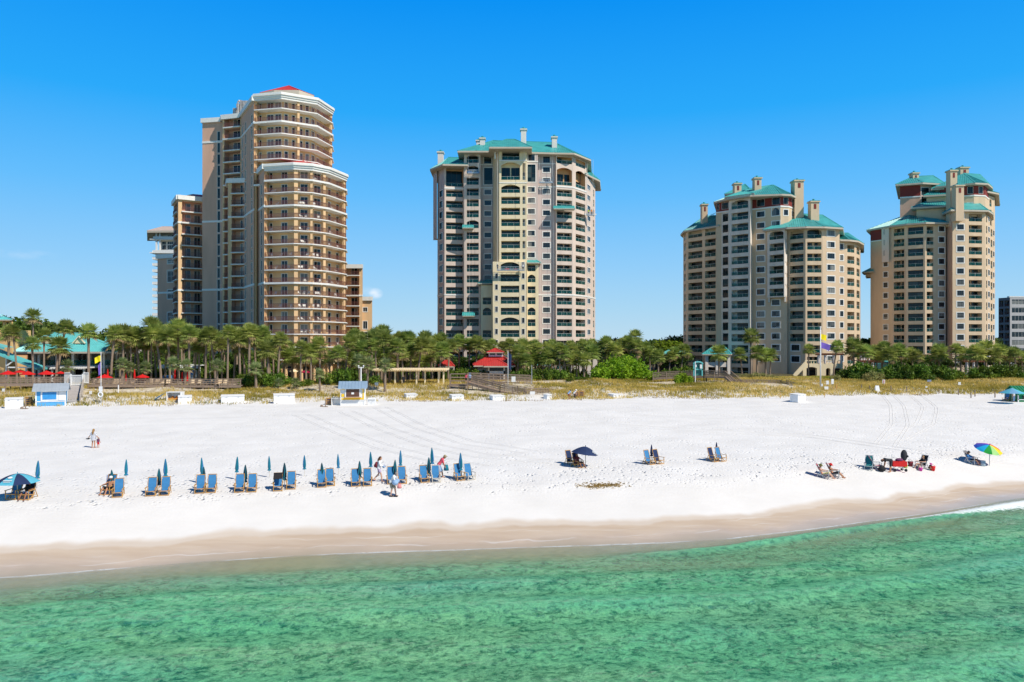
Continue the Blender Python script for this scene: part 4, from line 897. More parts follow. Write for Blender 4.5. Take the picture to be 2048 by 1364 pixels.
T3.roof([(1680, 206.5), (1695, 206.8), (1711, 208.8), (1722, 215), (1722, 232), (1680, 232)], zIe+.08, [(1684, 221), (1696, 221)], zf(466, 221), M_teal, over=.8)
T3.chimney(1589.5, 1607.5, 208.3, 362, 40, m=M_beige, dep=3); T3.chimney(1622, 1638.5, 206.2, 404, 43, m=M_beige); T3.chimney(1509.5, 1523, 213, 357, 54, m=M_beige)
T3.chimney(1469.5, 1483, 226, 368, 54, m=M_beige); T3.chimney(1404.5, 1415.5, 223.5, 410, 46, m=M_beige)
# porch, terrace and stairs at the foot
pz = zf(708, 205)
T3.roof([(1409, 204), (1458, 203), (1460, 212), (1412, 213)], pz, [(1425, 210), (1450, 210)], pz+1.9, M_teal, name='porch_roof', over=.6, fasc=.3)
pb = MB()
for px in (1413, 1434, 1457): pb.box((xf(px, 204.5), 204.5, (3.5+pz)/2), (.8, .7, pz-3.5))
pb.box((xf(1435, 205), 205, zf(729, 205)), (xf(1458, 205)-xf(1411, 205), 1.2, 1.3)); pb.build('porch', M_wgrey, T3.root)
T3.finish()
# ================================================================ fourth tower
T4 = Tower('condominium_tower', 'beige condominium tower with stepped teal roofs, right of the other tower of its kind', 'tower', (125, 218, 4.2), [M_beige, M_wgrey, M_tan, M_maroon, M_white])
F = T4.face; W4 = 48.7
def w4(js, a=-.75, b=.7): return [(W4-H3*j+a, W4-H3*j+b) for j in js]
def l4(js, a=-1.5, b=.6): return w4(js, a, b)
zL4 = 47.0; zB4 = 50.1; zU4 = 58.6
F((1741, 225), (1763, 221.8), G3, zL4-3.6, [], 0); F((1741, 225), (1763, 221.8), zL4-3.6, zL4, [], 3, [(zL4-3.6, .3, .1)])
F((1763, 221.8), (1784, 219), G3, zL4, [dict(k='win', a=1767, b=1775.5, rows=w4(jr(1, 15)), n=2, sur=.2)], 0)
T4.wall.prism([tuple(pt(p)) for p in ((1763.5, 221.0), (1778, 219), (1778.5, 220.5), (1764, 222.6))], zf(524, 220), zL4, 1)
for z0_ in w4([1, 2, 3]): T4.part('window', T4.win(1.25, 1.5, 2, .03, 0), [M_white, M_glass, M_brz], (xf(1767, 220.45), 220.3, z0_[0]), math.atan2(-2, 2.2)*.95, 20)
F((1784, 219), (1813, 215.8), G3, zL4, [dict(L3, a=1787.5, b=1808.5, rows=l4(jr(1, 15)), doors=((.1, .4, 1), (.55, .95, 2)))], 0)
F((1813, 215.8), (1850, 213.3), G3, zL4, [dict(L3, a=1816, b=1846.5, rows=l4(jr(1, 15)), depth=.8, doors=((.02, .98, 4),))], 0)
F((1850, 213.3), (1892, 214.2), G3, zL4, [dict(L3, a=1853.5, b=1866.8, rows=l4(jr(1, 15))), dict(S, k='win', a=1877.5, b=1888.5, rows=w4(jr(1, 15)))], 0)
F((1892, 215.2), (1905, 210.6), G3, zB4, [], 2)
F((1905, 210.6), (1931, 210.6), G3, zB4, [dict(S, k='win', a=1914, b=1927.5, rows=w4(jr(0, 14)))], 0)
F((1931, 210.6), (1971, 211.6), G3, zB4, [dict(L3, a=1937.8, b=1964, rows=l4(jr(0, 15)), sun=1, doors=((.06, .4, 1), (.52, .95, 2)))], 0)
F((1971, 211.6), (1980, 216.5), G3, zB4-1, [dict(L3, a=1972.2, b=1974.2, rows=l4(jr(0, 15))), dict(k='win', a=1976, b=1979, rows=w4(jr(0, 14)), n=1)], 0)
F((1980, 216.5), (1989, 224), G3, zB4-3, [dict(k='log', a=1981.5, b=1984.5, rows=l4(jr(1, 15)), glass=M_glass2, depth=1.2), dict(k='win', a=1986, b=1988.3, rows=w4(jr(1, 14)), n=1)], 0)
T4.shell([(1741, 225), (1742, 225)], [(1989, 224), (1990, 244), (1750, 250)], G3, zL4-.1, 0, False)
T4.wall.poly([(*pt(p), zL4-.1) for p in ((1741, 225), (1763, 222), (1850, 213.5), (1892, 214.5), (1905, 211), (1971, 212), (1989, 224), (1990, 244), (1750, 250))], 0)
# upper blocks
F((1880, 219), (1948, 215.5), 45, zU4-3.2, [dict(k='win', a=1934.5, b=1945, rows=w4([-1], -.9, 1.6), n=2, sur=.15, arch=.8)], 0)
F((1880, 219), (1948, 215.5), zU4-3.2, zU4, [dict(k='win', a=1935, b=1946, rows=[(zU4-2.6, zU4-.6)], n=2, sur=.05, glass=M_glass2)], 3, [(zU4-3.2, .4, .12)])
F((1948, 215.5), (1970, 216.2), 45, zU4-3.2, [dict(k='win', a=1959, b=1966, rows=w4([-1], -.8, .7), n=2, sur=.2)], 0)
F((1948, 215.5), (1970, 216.2), zU4-3.2, zU4, [dict(k='win', a=1957.5, b=1966, rows=[(zU4-2.6, zU4-.6)], n=2, sur=.05)], 3, [(zU4-3.2, .4, .12)])
F((1970, 216.2), (1977, 221), 45, zU4-3.2, [], 0); F((1970, 216.2), (1977, 221), zU4-3.2, zU4, [], 3, [(zU4-3.2, .4, .12)])
F((1977, 221), (1989, 224), 45, 56.5, [dict(k='log', a=1979, b=1983, rows=l4([0, -1, -2]), depth=1.2, glass=M_glass2)], 0)
T4.shell([(1880, 219), (1881, 219)], [(1989, 224), (1990, 240), (1885, 242)], 45, 56.4, 0, False)
F((1800, 223), (1841, 221), 45, 56.2, [], 2); F((1800, 223), (1841, 221), 56.2, 59.6, [], 3, [(56.2, .35, .1)])
T4.wall.prism([tuple(pt(p)) for p in ((1800.3, 223.4), (1841, 221.5), (1900, 224), (1900, 242), (1803, 242))], 44, 59.4, 2)
F((1841, 221), (1885, 222.5), 45, 59.6, [dict(k='win', a=1842.5, b=1858, rows=[(48, 50.5), (51, 53.6), (54, 56.2), (56.6, 58.8)], n=2, sur=.1, glass=M_glass2)], 2)
T4.wall.prism([tuple(pt(p)) for p in ((1833, 219.2), (1897, 216.2), (1900, 224), (1838, 226))], 44, 51.9, 0)
T4.wall.prism([tuple(pt(p)) for p in ((1853, 219.5), (1900, 217.5), (1902, 226), (1856, 226))], 44, 55.6, 0)
T4.wall.prism([tuple(pt(p)) for p in ((1871, 220.5), (1902, 219.5), (1904, 228), (1874, 228))], 44, 57.8, 0)
T4.wall.prism([tuple(pt(p)) for p in ((1893, 216), (1906, 212), (1970, 213), (1979, 218), (1980, 236), (1896, 236))], zB4-1.3, zB4-.02, 0)
# left bracket roof
T4.roof([(1724, 226), (1746, 222.5), (1748, 230), (1728, 232)], zf(544, 225), [(1744, 226)], zf(534, 225), M_teal, name='small_roof', fasc=.3)
T4.wall.prism([tuple(pt(p)) for p in ((1731, 227), (1743, 225), (1744, 231), (1733, 232))], zf(549, 225)-.6, zf(546, 225)-.1, 0)
T4.roof([(1739, 226), (1784, 218), (1813, 214.8), (1850, 212.4), (1893, 213.2), (1896, 232), (1752, 240)], zL4+.08, [(1821, 224), (1842, 223), (1872, 224)], [zf(426, 224), zf(428.5, 223), zf(431, 224)], M_teal, over=.8)
T4.roof([(1891, 215), (1905, 209.8), (1971, 210.8), (1980, 215.5), (1982, 232), (1896, 234)], zB4+.08, [(1908, 219), (1950, 219)], [zf(404, 219), zf(400, 219)], M_teal, over=.8)
T4.roof([(1829, 218.4), (1898, 215.4), (1902, 226), (1836, 228)], 52.4, [(1870, 221)], zf(396.5, 221), M_teal, over=.9)
T4.roof([(1852, 219), (1907, 216.6), (1908, 226), (1856, 228)], 56.0, [(1868, 222), (1900, 221)], zf(380.5, 222), M_teal, over=.7)
T4.roof([(1868, 220), (1903, 218.6), (1904, 228), (1872, 228)], 58.2, [(1880, 223), (1903, 222)], zf(366, 222), M_teal, over=.7)
T4.roof([(1797, 222.6), (1843, 220.4), (1886, 222), (1888, 240), (1802, 242)], 60.0, [(1826, 228), (1866, 228)], [zf(353, 228), zf(351, 228)], M_teal, over=.8)
T4.roof([(1876, 219.4), (1948, 214.6), (1970, 215.3), (1979, 220.5), (1982, 240), (1880, 242)], zU4+.08, [(1928, 224), (1960, 226)], [zf(346.5, 224), zf(349, 226)], M_teal, over=.8)
T4.roof([(1976, 219.5), (1991, 223), (1993, 240), (1980, 240)], 57.4, [(1984, 230)], 59.6, M_teal, over=.9)
T4.chimney(1901, 1914.5, 211.8, 342, 46, m=M_beige); T4.chimney(1912, 1928, 208.8, 372, 47, m=M_beige); T4.chimney(1921, 1938, 226, 336, 58, m=M_beige); T4.chimney(1826, 1838, 226, 347, 58, m=M_beige)
T4.finish()
# ================================================================ smaller far buildings
M_grey = mat('grey_concrete', (.52, .50, .49), .85, .06, .5); M_grey2 = mat('dark_grey_panel', (.20, .20, .22), .8, .08, .5)
T5 = Tower('apartment_building', 'grey apartment block with long dark windows cut by the right edge', 'building', (200, 290, 4.2), [M_grey, M_grey2, M_white])
Hg = zf(600, 290)-zf(616.2, 290); zt5 = zf(595, 290)
F = T5.face
rg = [(zt5-2.8-Hg*k, zt5-2.8-Hg*k+2.0) for k in range(0, 8)]
F((1997, 294), (2020, 289), 3, zt5, [dict(k='log', a=1998, b=2007, rows=[(a-.6, b-.3) for a, b in rg], depth=1.2, rail=M_rail_b, bars=1), dict(k='log', a=2009, b=2018.8, rows=[(a-.6, b-.3) for a, b in rg], depth=1.2, rail=M_rail_b, bars=1)], 1)
F((2020, 289), (2110, 289), 3, zt5, [dict(k='win', a=2023.5, b=2106, rows=rg, n=12, sur=0, depth=.4)], 0)
T5.shell([(1997, 294), (2020, 289), (2110, 289)], [(2100, 315), (2000, 318)], 3, zt5, 0)
T5.wall.box((xf(2060, 290), 289.6, zt5+.2), (xf(2110, 290)-xf(2020, 290), 1.4, .5), 0, 2); T5.finish()
T0 = Tower('hotel_tower', 'slim white tower with a pale pyramid roof and stacked balconies, behind the left tower', 'tower', (-175, 375, 4.4), [mat('offwhite_stucco', (.66, .60, .52), .9, .09, .55, stretch=(1, 1, .22)), M_white])
F = T0.face; z0t = zf(478, 370); Hh = 3.06
F((318, 370), (356, 368), 3, zf(506, 370), [dict(k='win', a=319, b=326, rows=[(zf(506, 370)-2.7-Hh*k, zf(506, 370)-.7-Hh*k) for k in range(13)], n=2, sur=.1)], 0)
F((318, 372), (322, 370.5), 3, zf(468, 370), [], 0)
F((322, 370.5), (356, 369), zf(506, 370), zf(466, 370), [dict(k='win', a=324, b=332, rows=[(zf(499, 370), zf(490, 370)), (zf(488, 370)-.3, zf(483, 370))], n=2, sur=.1), dict(k='win', a=335, b=350, rows=[(zf(499, 370), zf(490, 370)), (zf(488, 370)-.3, zf(483, 370)), (zf(477, 370), zf(470, 370))], n=4, sur=.1)], 0)
T0.shell([(318, 370), (356, 368)], [(356, 395), (320, 395)], 3, zf(468, 370), 0)
for k in range(14):
    z = zf(507, 370)-Hh*k; sb = MB(); x0, x1 = xf(305.5, 368), xf(318, 368); sb.box(((x0+x1)/2, 370, z), (x1-x0, 5, .3)); T0.part('balcony_slab', sb, [M_white], (0, 0, 0), 0, 9-k*.1)
    rb = MB(); rb.box((x0+.05, 370, z+.65), (.08, 5, 1.0)); rb.box(((x0+x1)/2, 367.6, z+.65), (x1-x0, .08, 1.0)); T0.part('balcony_railing', rb, [M_white], (0, 0, 0), 0, 9-k*.1)
for z in (zf(480, 370), zf(507, 370)):
    T0.wall.box((xf(331, 370), 370, z), (xf(356, 370)-xf(306, 370), 7, .5), 0, 1); T0.wall.box((xf(331, 366.6), 366.6, z+.8), (xf(356, 366)-xf(306, 366), .1, 1.0), 0, 1)
for px in (313, 320): T0.wall.box((xf(px, 367.5), 367.5, (zf(507, 370)+zf(462, 370))/2), (.7, .7, zf(462, 370)-zf(507, 370)), 0, 1)
T0.roof([(303, 367), (362, 366), (362, 390), (303, 392)], zf(463, 368), [(325, 376), (350, 376)], zf(453, 376), mat('sandy_roof', (.52, .40, .33), .7, .1, 1), over=2, fasc=1.0, seam=0)
T0.finish()
# ================================================================ vegetation
L_palm = leafmat('palm_leaf', (.13, .18, .04), (.33, .40, .09), (.56, .58, .20), .4, .25, .9)
L_palm2 = leafmat('palm_leaf_pale', (.12, .17, .06), (.26, .32, .12), (.42, .46, .22), .35, .2, .9)
M_dead = mat('dead_frond', (.36, .26, .13), .9, .2, 2)
M_trunk = mat('palm_trunk', (.27, .20, .145), .95, .25, 5, bump=.6, bscale=14, stretch=(1, 1, 3))
L_tree = leafmat('tree_leaf', (.02, .045, .009), (.065, .12, .016), (.16, .22, .03), .2, .3, .25)
L_lime = leafmat('lime_leaf', (.09, .15, .01), (.20, .28, .015), (.34, .40, .04), .3, .15, .4)
L_shrub = leafmat('shrub_leaf', (.04, .085, .01), (.12, .20, .02), (.25, .33, .04), .22, .3, .7)
L_grape = leafmat('sea_grape_leaf', (.08, .17, .008), (.24, .38, .015), (.45, .56, .04), .3, .1, .55)
L_yell = leafmat('golden_shrub_leaf', (.16, .17, .04), (.38, .36, .12), (.58, .52, .22), .2, .1, .9)
M_bark = mat('tree_bark', (.16, .11, .08), .95, .25, 3, bump=.5, bscale=8)
def fan_palm(seed, H, crown=1.75, nf=36, dead=.1, lean=0, feather=False):
    r = random.Random(seed); la = r.uniform(0, 6.28); lx, ly = lean*math.cos(la), lean*math.sin(la)
    tr = MB(); pts = []; rs = []
    for i in range(9):
        f = i/8; pts.append((lx*f*f*H, ly*f*f*H, f*H-.4*(i == 0))); rs.append(.21-.06*f+(.05 if i >= 7 else 0)+r.uniform(-.01, .01))
    tr.tube(pts, rs, 8); c = Vector(pts[-1])
    cr = MB()
    for k in range(nf):
        az = k*2.39996+r.uniform(-.2, .2); u = (k+.5)/nf; el = R(84)-u**.9*R(128)+r.uniform(-.12, .12); m = 1 if (k > nf*(1-dead)) else 0
        d = Vector((math.cos(az)*math.cos(el), math.sin(az)*math.cos(el), math.sin(el))); side = Vector((-math.sin(az), math.cos(az), 0)); up = d.cross(side)*-1
        L = crown*r.uniform(.42, .55); p = c+d*L*.25; q = c+d*L-Vector((0, 0, .1)); cr.beam(p, q, .05, .03, m)
        n = 13
        for j in range(n):
            a = (j/(n-1)-.5)*R(215); ll = crown*.62*(1-.25*abs(j/(n-1)-.5)*2)*r.uniform(.85, 1.1)
            dd = (d*math.cos(a)+side*math.sin(a)*.95).normalized(); w = Vector(up)*r.uniform(-.03, .03)+(-d*math.sin(a)+side*math.cos(a))*.07*crown/1.75
            m1 = q+dd*ll*.55+up*.05*math.cos(a); t = q+dd*ll-Vector((0, 0, ll*(.06 if u < .6 else .24)))
            cr.add((q-w*.4, m1-w, t, m1+w), ((0, 1, 2, 3),), m)
    return tr, cr
PALMS = {}
def palm_proto(kind, seed, H, **k):
    tr, cr = fan_palm(seed, H, **k)
    PALMS.setdefault(kind, []).append((H, tr.mesh('trunk', M_trunk, True), cr.mesh('crown', [L_palm2 if kind == 'pale' else L_palm, M_dead])))
for i, H in enumerate((4, 6, 6, 8, 8, 8, 10, 10, 12)): palm_proto('sabal', 11+i, H, crown=1.8+.12*(i % 3), nf=46+3*(i % 3), dead=(.06, .16, .1)[i % 3], lean=(.02, .07, .12)[i % 3])
for i, H in enumerate((1.2, 2.2, 3)): palm_proto('pale', 51+i, H, crown=1.7, nf=26, dead=.05, lean=.05)
palm_proto('wash', 71, 14, crown=2.3, nf=44, dead=.2, lean=.015); palm_proto('wash', 72, 14, crown=1.7, nf=34, dead=.1, lean=.015)
def palm(px, py, D, kind='sabal', seed=0):
    x = xf(px, D); g = gz(x, D); h = max(1.2, zf(py, D)-g); r = random.Random(int(px*13+py)+seed)
    L = PALMS[kind]; near = sorted(L, key=lambda q: abs(q[0]-h)); H, tm_, cm = near[0] if len(near) < 3 else near[r.randrange(3 if abs(near[2][0]-h) < 2.1 else 2)]
    s_ = h/H; root = empty('palm_tree', (x, D, g), rz=r.uniform(0, 6.28)); inst('trunk', tm_, root, sc=(max(.8, min(1.15, s_)), max(.8, min(1.15, s_)), s_))
    c = inst('crown', cm, root, (0, 0, 0)); k = max(.85, min(1.2, s_))*r.uniform(.92, 1.1)*(.72 if kind == 'pale' else 1)
    # crowns keep their size: shift the crown so it sits on the stretched trunk
    top = [v.co for v in tm_.vertices[-8:]]; tp = sum(top, Vector())/8
    c.scale = (k, k, k); c.location = (tp.x*(max(.8, min(1.15, s_))-k), tp.y*(max(.8, min(1.15, s_))-k), tp.z*(s_-k))
    return root
def palm_row(items, D0, where, kind='sabal', jit=3, cat='palm tree', group='sabal palms behind the dunes'):
    """items: (px, crown py[, extra depth]); labels run left to right along the row"""
    items = sorted(items); n = len(items)
    for i, it in enumerate(items):
        r = random.Random(int(it[0]*7+D0)); D = D0+(it[2] if len(it) > 2 else r.uniform(-jit, jit)); o = palm(it[0], it[1], D, kind)
        w = ('the leftmost' if i == 0 else 'the rightmost' if i == n-1 else ordw(i)+' from the left') if n > 1 else ''
        tag(o, (f'palm {where}, {w}' if w else f'palm {where}'), cat, group)
def P2(zx, zy): return (250+zx/6.82, 630+zy/6.82)
# ---- left: pool terrace
palm_row([(16, 668), (34, 664), (88, 672), (116, 655)], 134, 'towering behind the clubhouse left end')
palm_row([(66, 688), (112, 694), (177, 664), (222, 668)], 127, 'standing before the teal roofed clubhouse')
w_ = palm(67, 634, 150, 'wash'); tag(w_, 'largest fan palm rising high with yellowing lower fronds, behind the clubhouse at the left', 'palm tree')
w_ = palm(303, 652, 131, 'wash', 1); tag(w_, 'slender tall fan palm with dark ringed trunk before the left tower low wing', 'palm tree')
palm_row([(246, 668), (279, 674), (262, 682), (322, 669), (340, 673), (357, 658), (378, 668), (431, 672), (455, 664), (498, 664), (411, 676), (480, 676)], 130, 'in the front rank before the left tower', jit=2)
palm_row([(232, 676), (254, 690), (290, 688), (312, 686), (330, 694), (349, 682), (368, 686), (388, 690), (398, 696), (420, 690), (444, 688), (468, 684), (490, 696), (512, 672), (524, 668), (537, 694)], 136, 'in the second rank before the left tower', jit=3)
palm_row([(240, 684), (270, 668), (296, 672), (318, 658), (336, 664), (364, 672), (386, 678), (406, 686), (424, 682), (448, 676), (474, 672), (502, 682), (530, 682), (547, 688)], 146, 'in the hindmost rank before the left tower', jit=4)
palm_row([(556, 680), (601, 696), (641, 692), (622, 704), (676, 708), (536, 700)], 131, 'before the left tower pergola terrace', jit=2)
palm_row([(700, 694), (716, 684), (733, 700), (690, 684), (752, 690), (768, 678), (779, 704), (795, 694), (742, 678), (806, 708)], 140, 'in the front rank behind the yellow kiosk', jit=5)
palm_row([(708, 672), (724, 676), (756, 672), (785, 684), (765, 668), (800, 676), (815, 688), (826, 680)], 156, 'in the back rank behind the yellow kiosk', jit=6)
palm_row([(820, 702), (836, 692), (850, 706), (864, 694), (878, 702), (896, 692)], 146, 'in front, left of the red roofed pavilion', jit=5)
palm_row([(812, 682), (828, 688), (848, 680), (868, 684), (887, 688), (904, 694), (918, 684), (938, 690), (952, 688), (966, 694), (888, 678)], 162, 'in back, left of the red roofed pavilion', jit=6)
palm_row([(1036, 706), (1050, 694), (1064, 704), (1078, 696), (1092, 708), (1104, 700), (1119, 696), (1132, 706), (1146, 698), (1158, 704), (1172, 700), (1184, 706)], 156, 'in the front rank below the middle tower', jit=6)
palm_row([(982, 690), (998, 696), (1018, 690), (1042, 698), (1070, 692), (1088, 696), (1110, 692), (1138, 694), (1165, 692)], 172, 'in the back rank below the middle tower', jit=6)
palm_row([(1184, 690), (1196, 698), (1208, 688), (1222, 694), (1236, 700), (1248, 690), (1262, 686), (1276, 692), (1288, 698), (1300, 704), (1214, 706), (1270, 704), (1316, 712), (1240, 712)], 166, 'behind the bright sea grape thicket', jit=6)
palm_row([(1270, 674, 0)], 178, 'with the highest shaggy crown over the sea grape thicket')
palm_row([(698, 716), (712, 724), (728, 714), (746, 720), (762, 712), (782, 722), (798, 714), (814, 722), (832, 716), (846, 722), (862, 714)], 150, 'short and full, behind the pale pergolas', jit=3)
palm_row([(1032, 720), (1044, 716), (1056, 722), (1070, 716), (1084, 720), (1098, 714), (1112, 720), (1126, 716), (1140, 722), (1154, 716), (1168, 720)], 152, 'short and full, below the middle tower', jit=3)
palm_row([(540, 706), (566, 700), (584, 712), (612, 710), (634, 716), (660, 716), (684, 718)], 142, 'short and full, before the left tower', jit=3)
# ---- right
palm_row([(1502, 673, 0)], 172, 'with a very tall pale trunk by the third tower')
palm_row([(1438, 707), (1484, 709), (1514, 706), (1531, 711), (1540, 709)], 158, 'at the shaded foot of the third tower', jit=2)
palm_row([(1617, 699), (1667, 693), (1708, 694)], 160, 'at the sunlit foot of the third tower', jit=2)
palm_row([(1736, 705), (1752, 713), (1763, 698), (1778, 709), (1792, 703), (1806, 707), (1826, 707), (1838, 712), (1868, 710), (1878, 704)], 160, 'before the left half of the fourth tower', jit=4)
palm_row([(1911, 698), (1922, 708), (1938, 710), (1954, 706), (1972, 698), (1988, 712), (2000, 702), (2018, 712), (2032, 706), (2044, 714)], 160, 'from the fourth tower to the right edge', jit=5)
palm_row([(1720, 704), (1730, 698), (1746, 704), (1350, 706), (1362, 702), (1338, 712)], 186, 'seen small beside the third tower', jit=4)
# ---- low pale palms on the terraces
palm_row([(136, 732), (244, 728), (262, 735), (347, 728), (370, 732), (290, 735)], 124, 'low and bushy among red umbrellas', 'pale', jit=1.5, group='low palms on the terraces')
palm_row([(434, 732), (512, 738), (556, 766), (590, 764), (640, 748), (720, 722), (735, 728), (770, 730)], 124, 'low and grey green near the pergolas', 'pale', jit=2, group='low palms on the terraces')

# ---- broad crowned trees: leaf clumps through several uneven lobes
def leafcloud(mb, c, rad, n, size, r, sc=(1, 1, .8), m=0):
    for _ in range(n):
        while True:
            v = Vector((r.uniform(-1, 1), r.uniform(-1, 1), r.uniform(-1, 1)))
            if .35 < v.length < 1: break
        p = Vector(c)+Vector((v.x*sc[0], v.y*sc[1], v.z*sc[2]))*rad*(.72+.4*r.random())
        a = Vector((r.gauss(0, 1), r.gauss(0, 1), r.gauss(0, .6))).normalized(); b = a.cross(Vector((r.gauss(0, 1), r.gauss(0, 1), r.gauss(0, 1)))).normalized()
        s_ = size*r.uniform(.6, 1.4); mb.add((p-a*s_, p-b*s_*.5, p+a*s_, p+b*s_*.5), ((0, 1, 2, 3),), m)
def tree_mesh(seed, H, W_, lobes, n, size, flat=.7, leaf=None):
    r = random.Random(seed); cr = MB(); tr = MB()
    tr.tube([(0, 0, -.5), (r.uniform(-.2, .2), 0, H*.3), (r.uniform(-.4, .4), r.uniform(-.3, .3), H*.62)], [.28*H/10, .2*H/10, .1*H/10], 7)
    for k in range(lobes):
        a = k*2.4+r.random(); q = r.uniform(.15, .62)*W_/2 if k else 0; z = H*(.62+.26*r.random()-(.10 if q > W_*.2 else 0)); rd = W_*r.uniform(.2, .3)
        c = (q*math.cos(a), q*math.sin(a), z)
        tr.tube([(0, 0, H*.35), (c[0]*.5, c[1]*.5, z*.78), c], [.12*H/10, .08*H/10, .03], 5)
        leafcloud(cr, c, rd, n//lobes, size, r, (1, 1, flat))
    return tr.mesh('trunk', M_bark, True), cr.mesh('crown', leaf or L_tree)
TREES = [tree_mesh(200+i, 10, 8+i % 3, 8+i % 4, 1700, .34, .62+.08*(i % 3)) for i in range(5)]
LIME = tree_mesh(230, 10, 10, 9, 1800, .36, .6, L_lime)
def tree(px, py, D, label=None, group=None, w=1.0, k=None, proto=None):
    x = xf(px, D); g = gz(x, D); h = zf(py, D)-g; s_ = h/10.2; r = random.Random(int(px*3+D)); a, b = proto or TREES[(k if k is not None else r.randrange(5))]
    o = empty('broadleaf_tree', (x, D, g), label, 'tree', group, rz=r.uniform(0, 6.28)); inst('trunk', a, o, sc=(s_*w, s_*w, s_)); inst('crown', b, o, sc=(s_*w, s_*w, s_)); return o
def tree_row(L, D, where, w=1.0, jit=6):
    L = sorted(L); n = len(L)
    for i, (px, py) in enumerate(L):
        r = random.Random(int(px)); o = tree(px, py, D+r.uniform(-jit, jit), w=w*r.uniform(.9, 1.15))
        pos = 'leftmost' if i == 0 else 'rightmost' if i == n-1 else ordw(i)+' from the left'
        tag(o, f'tree {where}, {pos}', 'tree', 'trees behind the palms')
tree_row([(12, 640), (30, 634), (46, 630), (94, 640), (108, 636), (122, 636), (138, 650), (154, 656), (200, 664), (0, 644)], 190, 'behind the teal roofed clubhouse', 1.1)
tree_row([(196, 662), (212, 658), (228, 654), (244, 656), (262, 650), (278, 654), (294, 650), (312, 664), (330, 668)], 178, 'between the clubhouse and the left tower', .9)
tree_row([(300, 700), (330, 698), (360, 702), (390, 700), (420, 704), (450, 700), (480, 702), (510, 700), (540, 706), (255, 700), (225, 700)], 158, 'in shade under the left tower palms', 1.3, 3)
tree_row([(700, 682), (722, 672), (745, 668), (764, 664), (786, 676), (804, 678), (822, 680), (838, 684), (856, 676), (876, 686)], 236, 'between the left and middle towers', 1.2)
tree_row([(716, 702), (744, 706), (772, 702), (800, 708), (830, 706), (862, 708), (894, 706), (926, 710), (960, 708), (990, 708), (690, 704)], 176, 'shaded by palms between left and middle towers', 1.4, 4)
tree_row([(1010, 712), (1040, 714), (1070, 712), (1100, 716), (1130, 712), (1160, 714), (1190, 712)], 188, 'shaded by palms below the middle tower', 1.4, 4)
tree_row([(1180, 690), (1200, 682), (1218, 678), (1236, 674), (1254, 672), (1274, 676), (1292, 678), (1312, 674), (1334, 680), (1356, 672), (1372, 670)], 240, 'between the middle and third towers', 1.3)
tree_row([(1300, 704), (1322, 706), (1344, 704), (1364, 704), (1220, 708), (1250, 708), (1276, 706)], 190, 'low and near, left of the third tower', 1.3)
tree_row([(1716, 676), (1726, 672), (1738, 680), (1990, 680), (1978, 676), (2002, 690), (2014, 694), (2032, 696), (2046, 698)], 252, 'seen in the gaps beside the fourth tower', 1.2)
tree_row([(1740, 706), (1770, 708), (1800, 706), (1830, 710), (1860, 708), (1890, 712), (1930, 716), (1960, 712), (1990, 710), (2015, 708), (2038, 706)], 178, 'shaded by palms below the fourth tower', 1.2, 4)
for i, (px, py, D, t) in enumerate(((1340, 676, 215, 'lime green tree glowing among darker trees, nearest the left wall of the third tower'), (1306, 680, 222, 'flat topped green tree with bare orange branches, left of the lime green one'))):
    tree(px, py, D, t, w=1.3, proto=LIME if i == 0 else TREES[2])
# ---- shrubs
def shrub_mesh(seed, W_, H, n, size, leaf, lob=5):
    r = random.Random(seed); b = MB()
    for k in range(lob):
        a = k*2.4+r.random(); q = W_*.28*math.sqrt(k/lob); leafcloud(b, (q*math.cos(a)*1.2, q*math.sin(a), H*r.uniform(.35, .52)), W_*r.uniform(.24, .34), n//lob, size, r, (1, 1, H/W_*1.5))
    st = MB()
    for k in range(4): a = k*1.7; st.tube([(0, 0, -.2), (math.cos(a)*W_*.2, math.sin(a)*W_*.2, H*.6)], [.05, .02], 5)
    return b.mesh('foliage', leaf), st.mesh('stem', M_bark)
SHR = [shrub_mesh(300+i, 3, 2, 900, .17, L_shrub) for i in range(4)]; SHY = [shrub_mesh(320+i, 3, 2, 900, .13, L_yell) for i in range(2)]; SHB = [shrub_mesh(330+i, 3, 2, 900, .17, L_grape) for i in range(2)]
def shrub(px, ytop, D, wpx, label, group, P_=None, name='shrub'):
    x = xf(px, D); g = gz(x, D); h = max(.6, zf(ytop, D)-g); w = wpx/FPX*D; r = random.Random(int(px*5+D)); L = P_ or SHR; a, s_ = L[r.randrange(len(L))]
    o = empty(name, (x, D, g), label, 'shrub', group, rz=r.uniform(0, 6.28)); sc = (w/3.2, w/3.2, h/2.05); inst('foliage', a, o, sc=sc); inst('stem', s_, o, sc=sc); return o
def shrub_row(L, D, what, wpx, where, P_=None, group='shrubs along the dune edge', jit=2):
    L = sorted(L); n = len(L)
    for i, (px, y) in enumerate(L):
        r = random.Random(int(px*11)); pos = 'leftmost' if i == 0 else 'rightmost' if i == n-1 else ordw(i)+' from the left'
        shrub(px, y, D+r.uniform(-jit, jit), wpx*r.uniform(.85, 1.25), f'{what} {where}, {pos}', group, P_)
shrub_row([(480, 744), (500, 742), (520, 738), (540, 742), (560, 740), (578, 752), (600, 760), (618, 756), (490, 758), (530, 760)], 127, 'dense bright green shrub', 30, 'before the pergola terrace', None)
shrub_row([(642, 742), (660, 738), (678, 732), (696, 728), (712, 736), (668, 752), (700, 750), (730, 744), (748, 748)], 130, 'dark green shrub', 28, 'behind the yellow kiosk')
shrub_row([(395, 720), (415, 716), (436, 722), (456, 718), (476, 724), (340, 722), (318, 726), (300, 720), (375, 724), (545, 722), (525, 720)], 142, 'shaded shrub', 30, 'under the palm grove left of centre')
shrub_row([(286, 736), (270, 738), (212, 742), (46, 752), (28, 752), (190, 740)], 134, 'small garden shrub', 20, 'behind the red umbrellas')
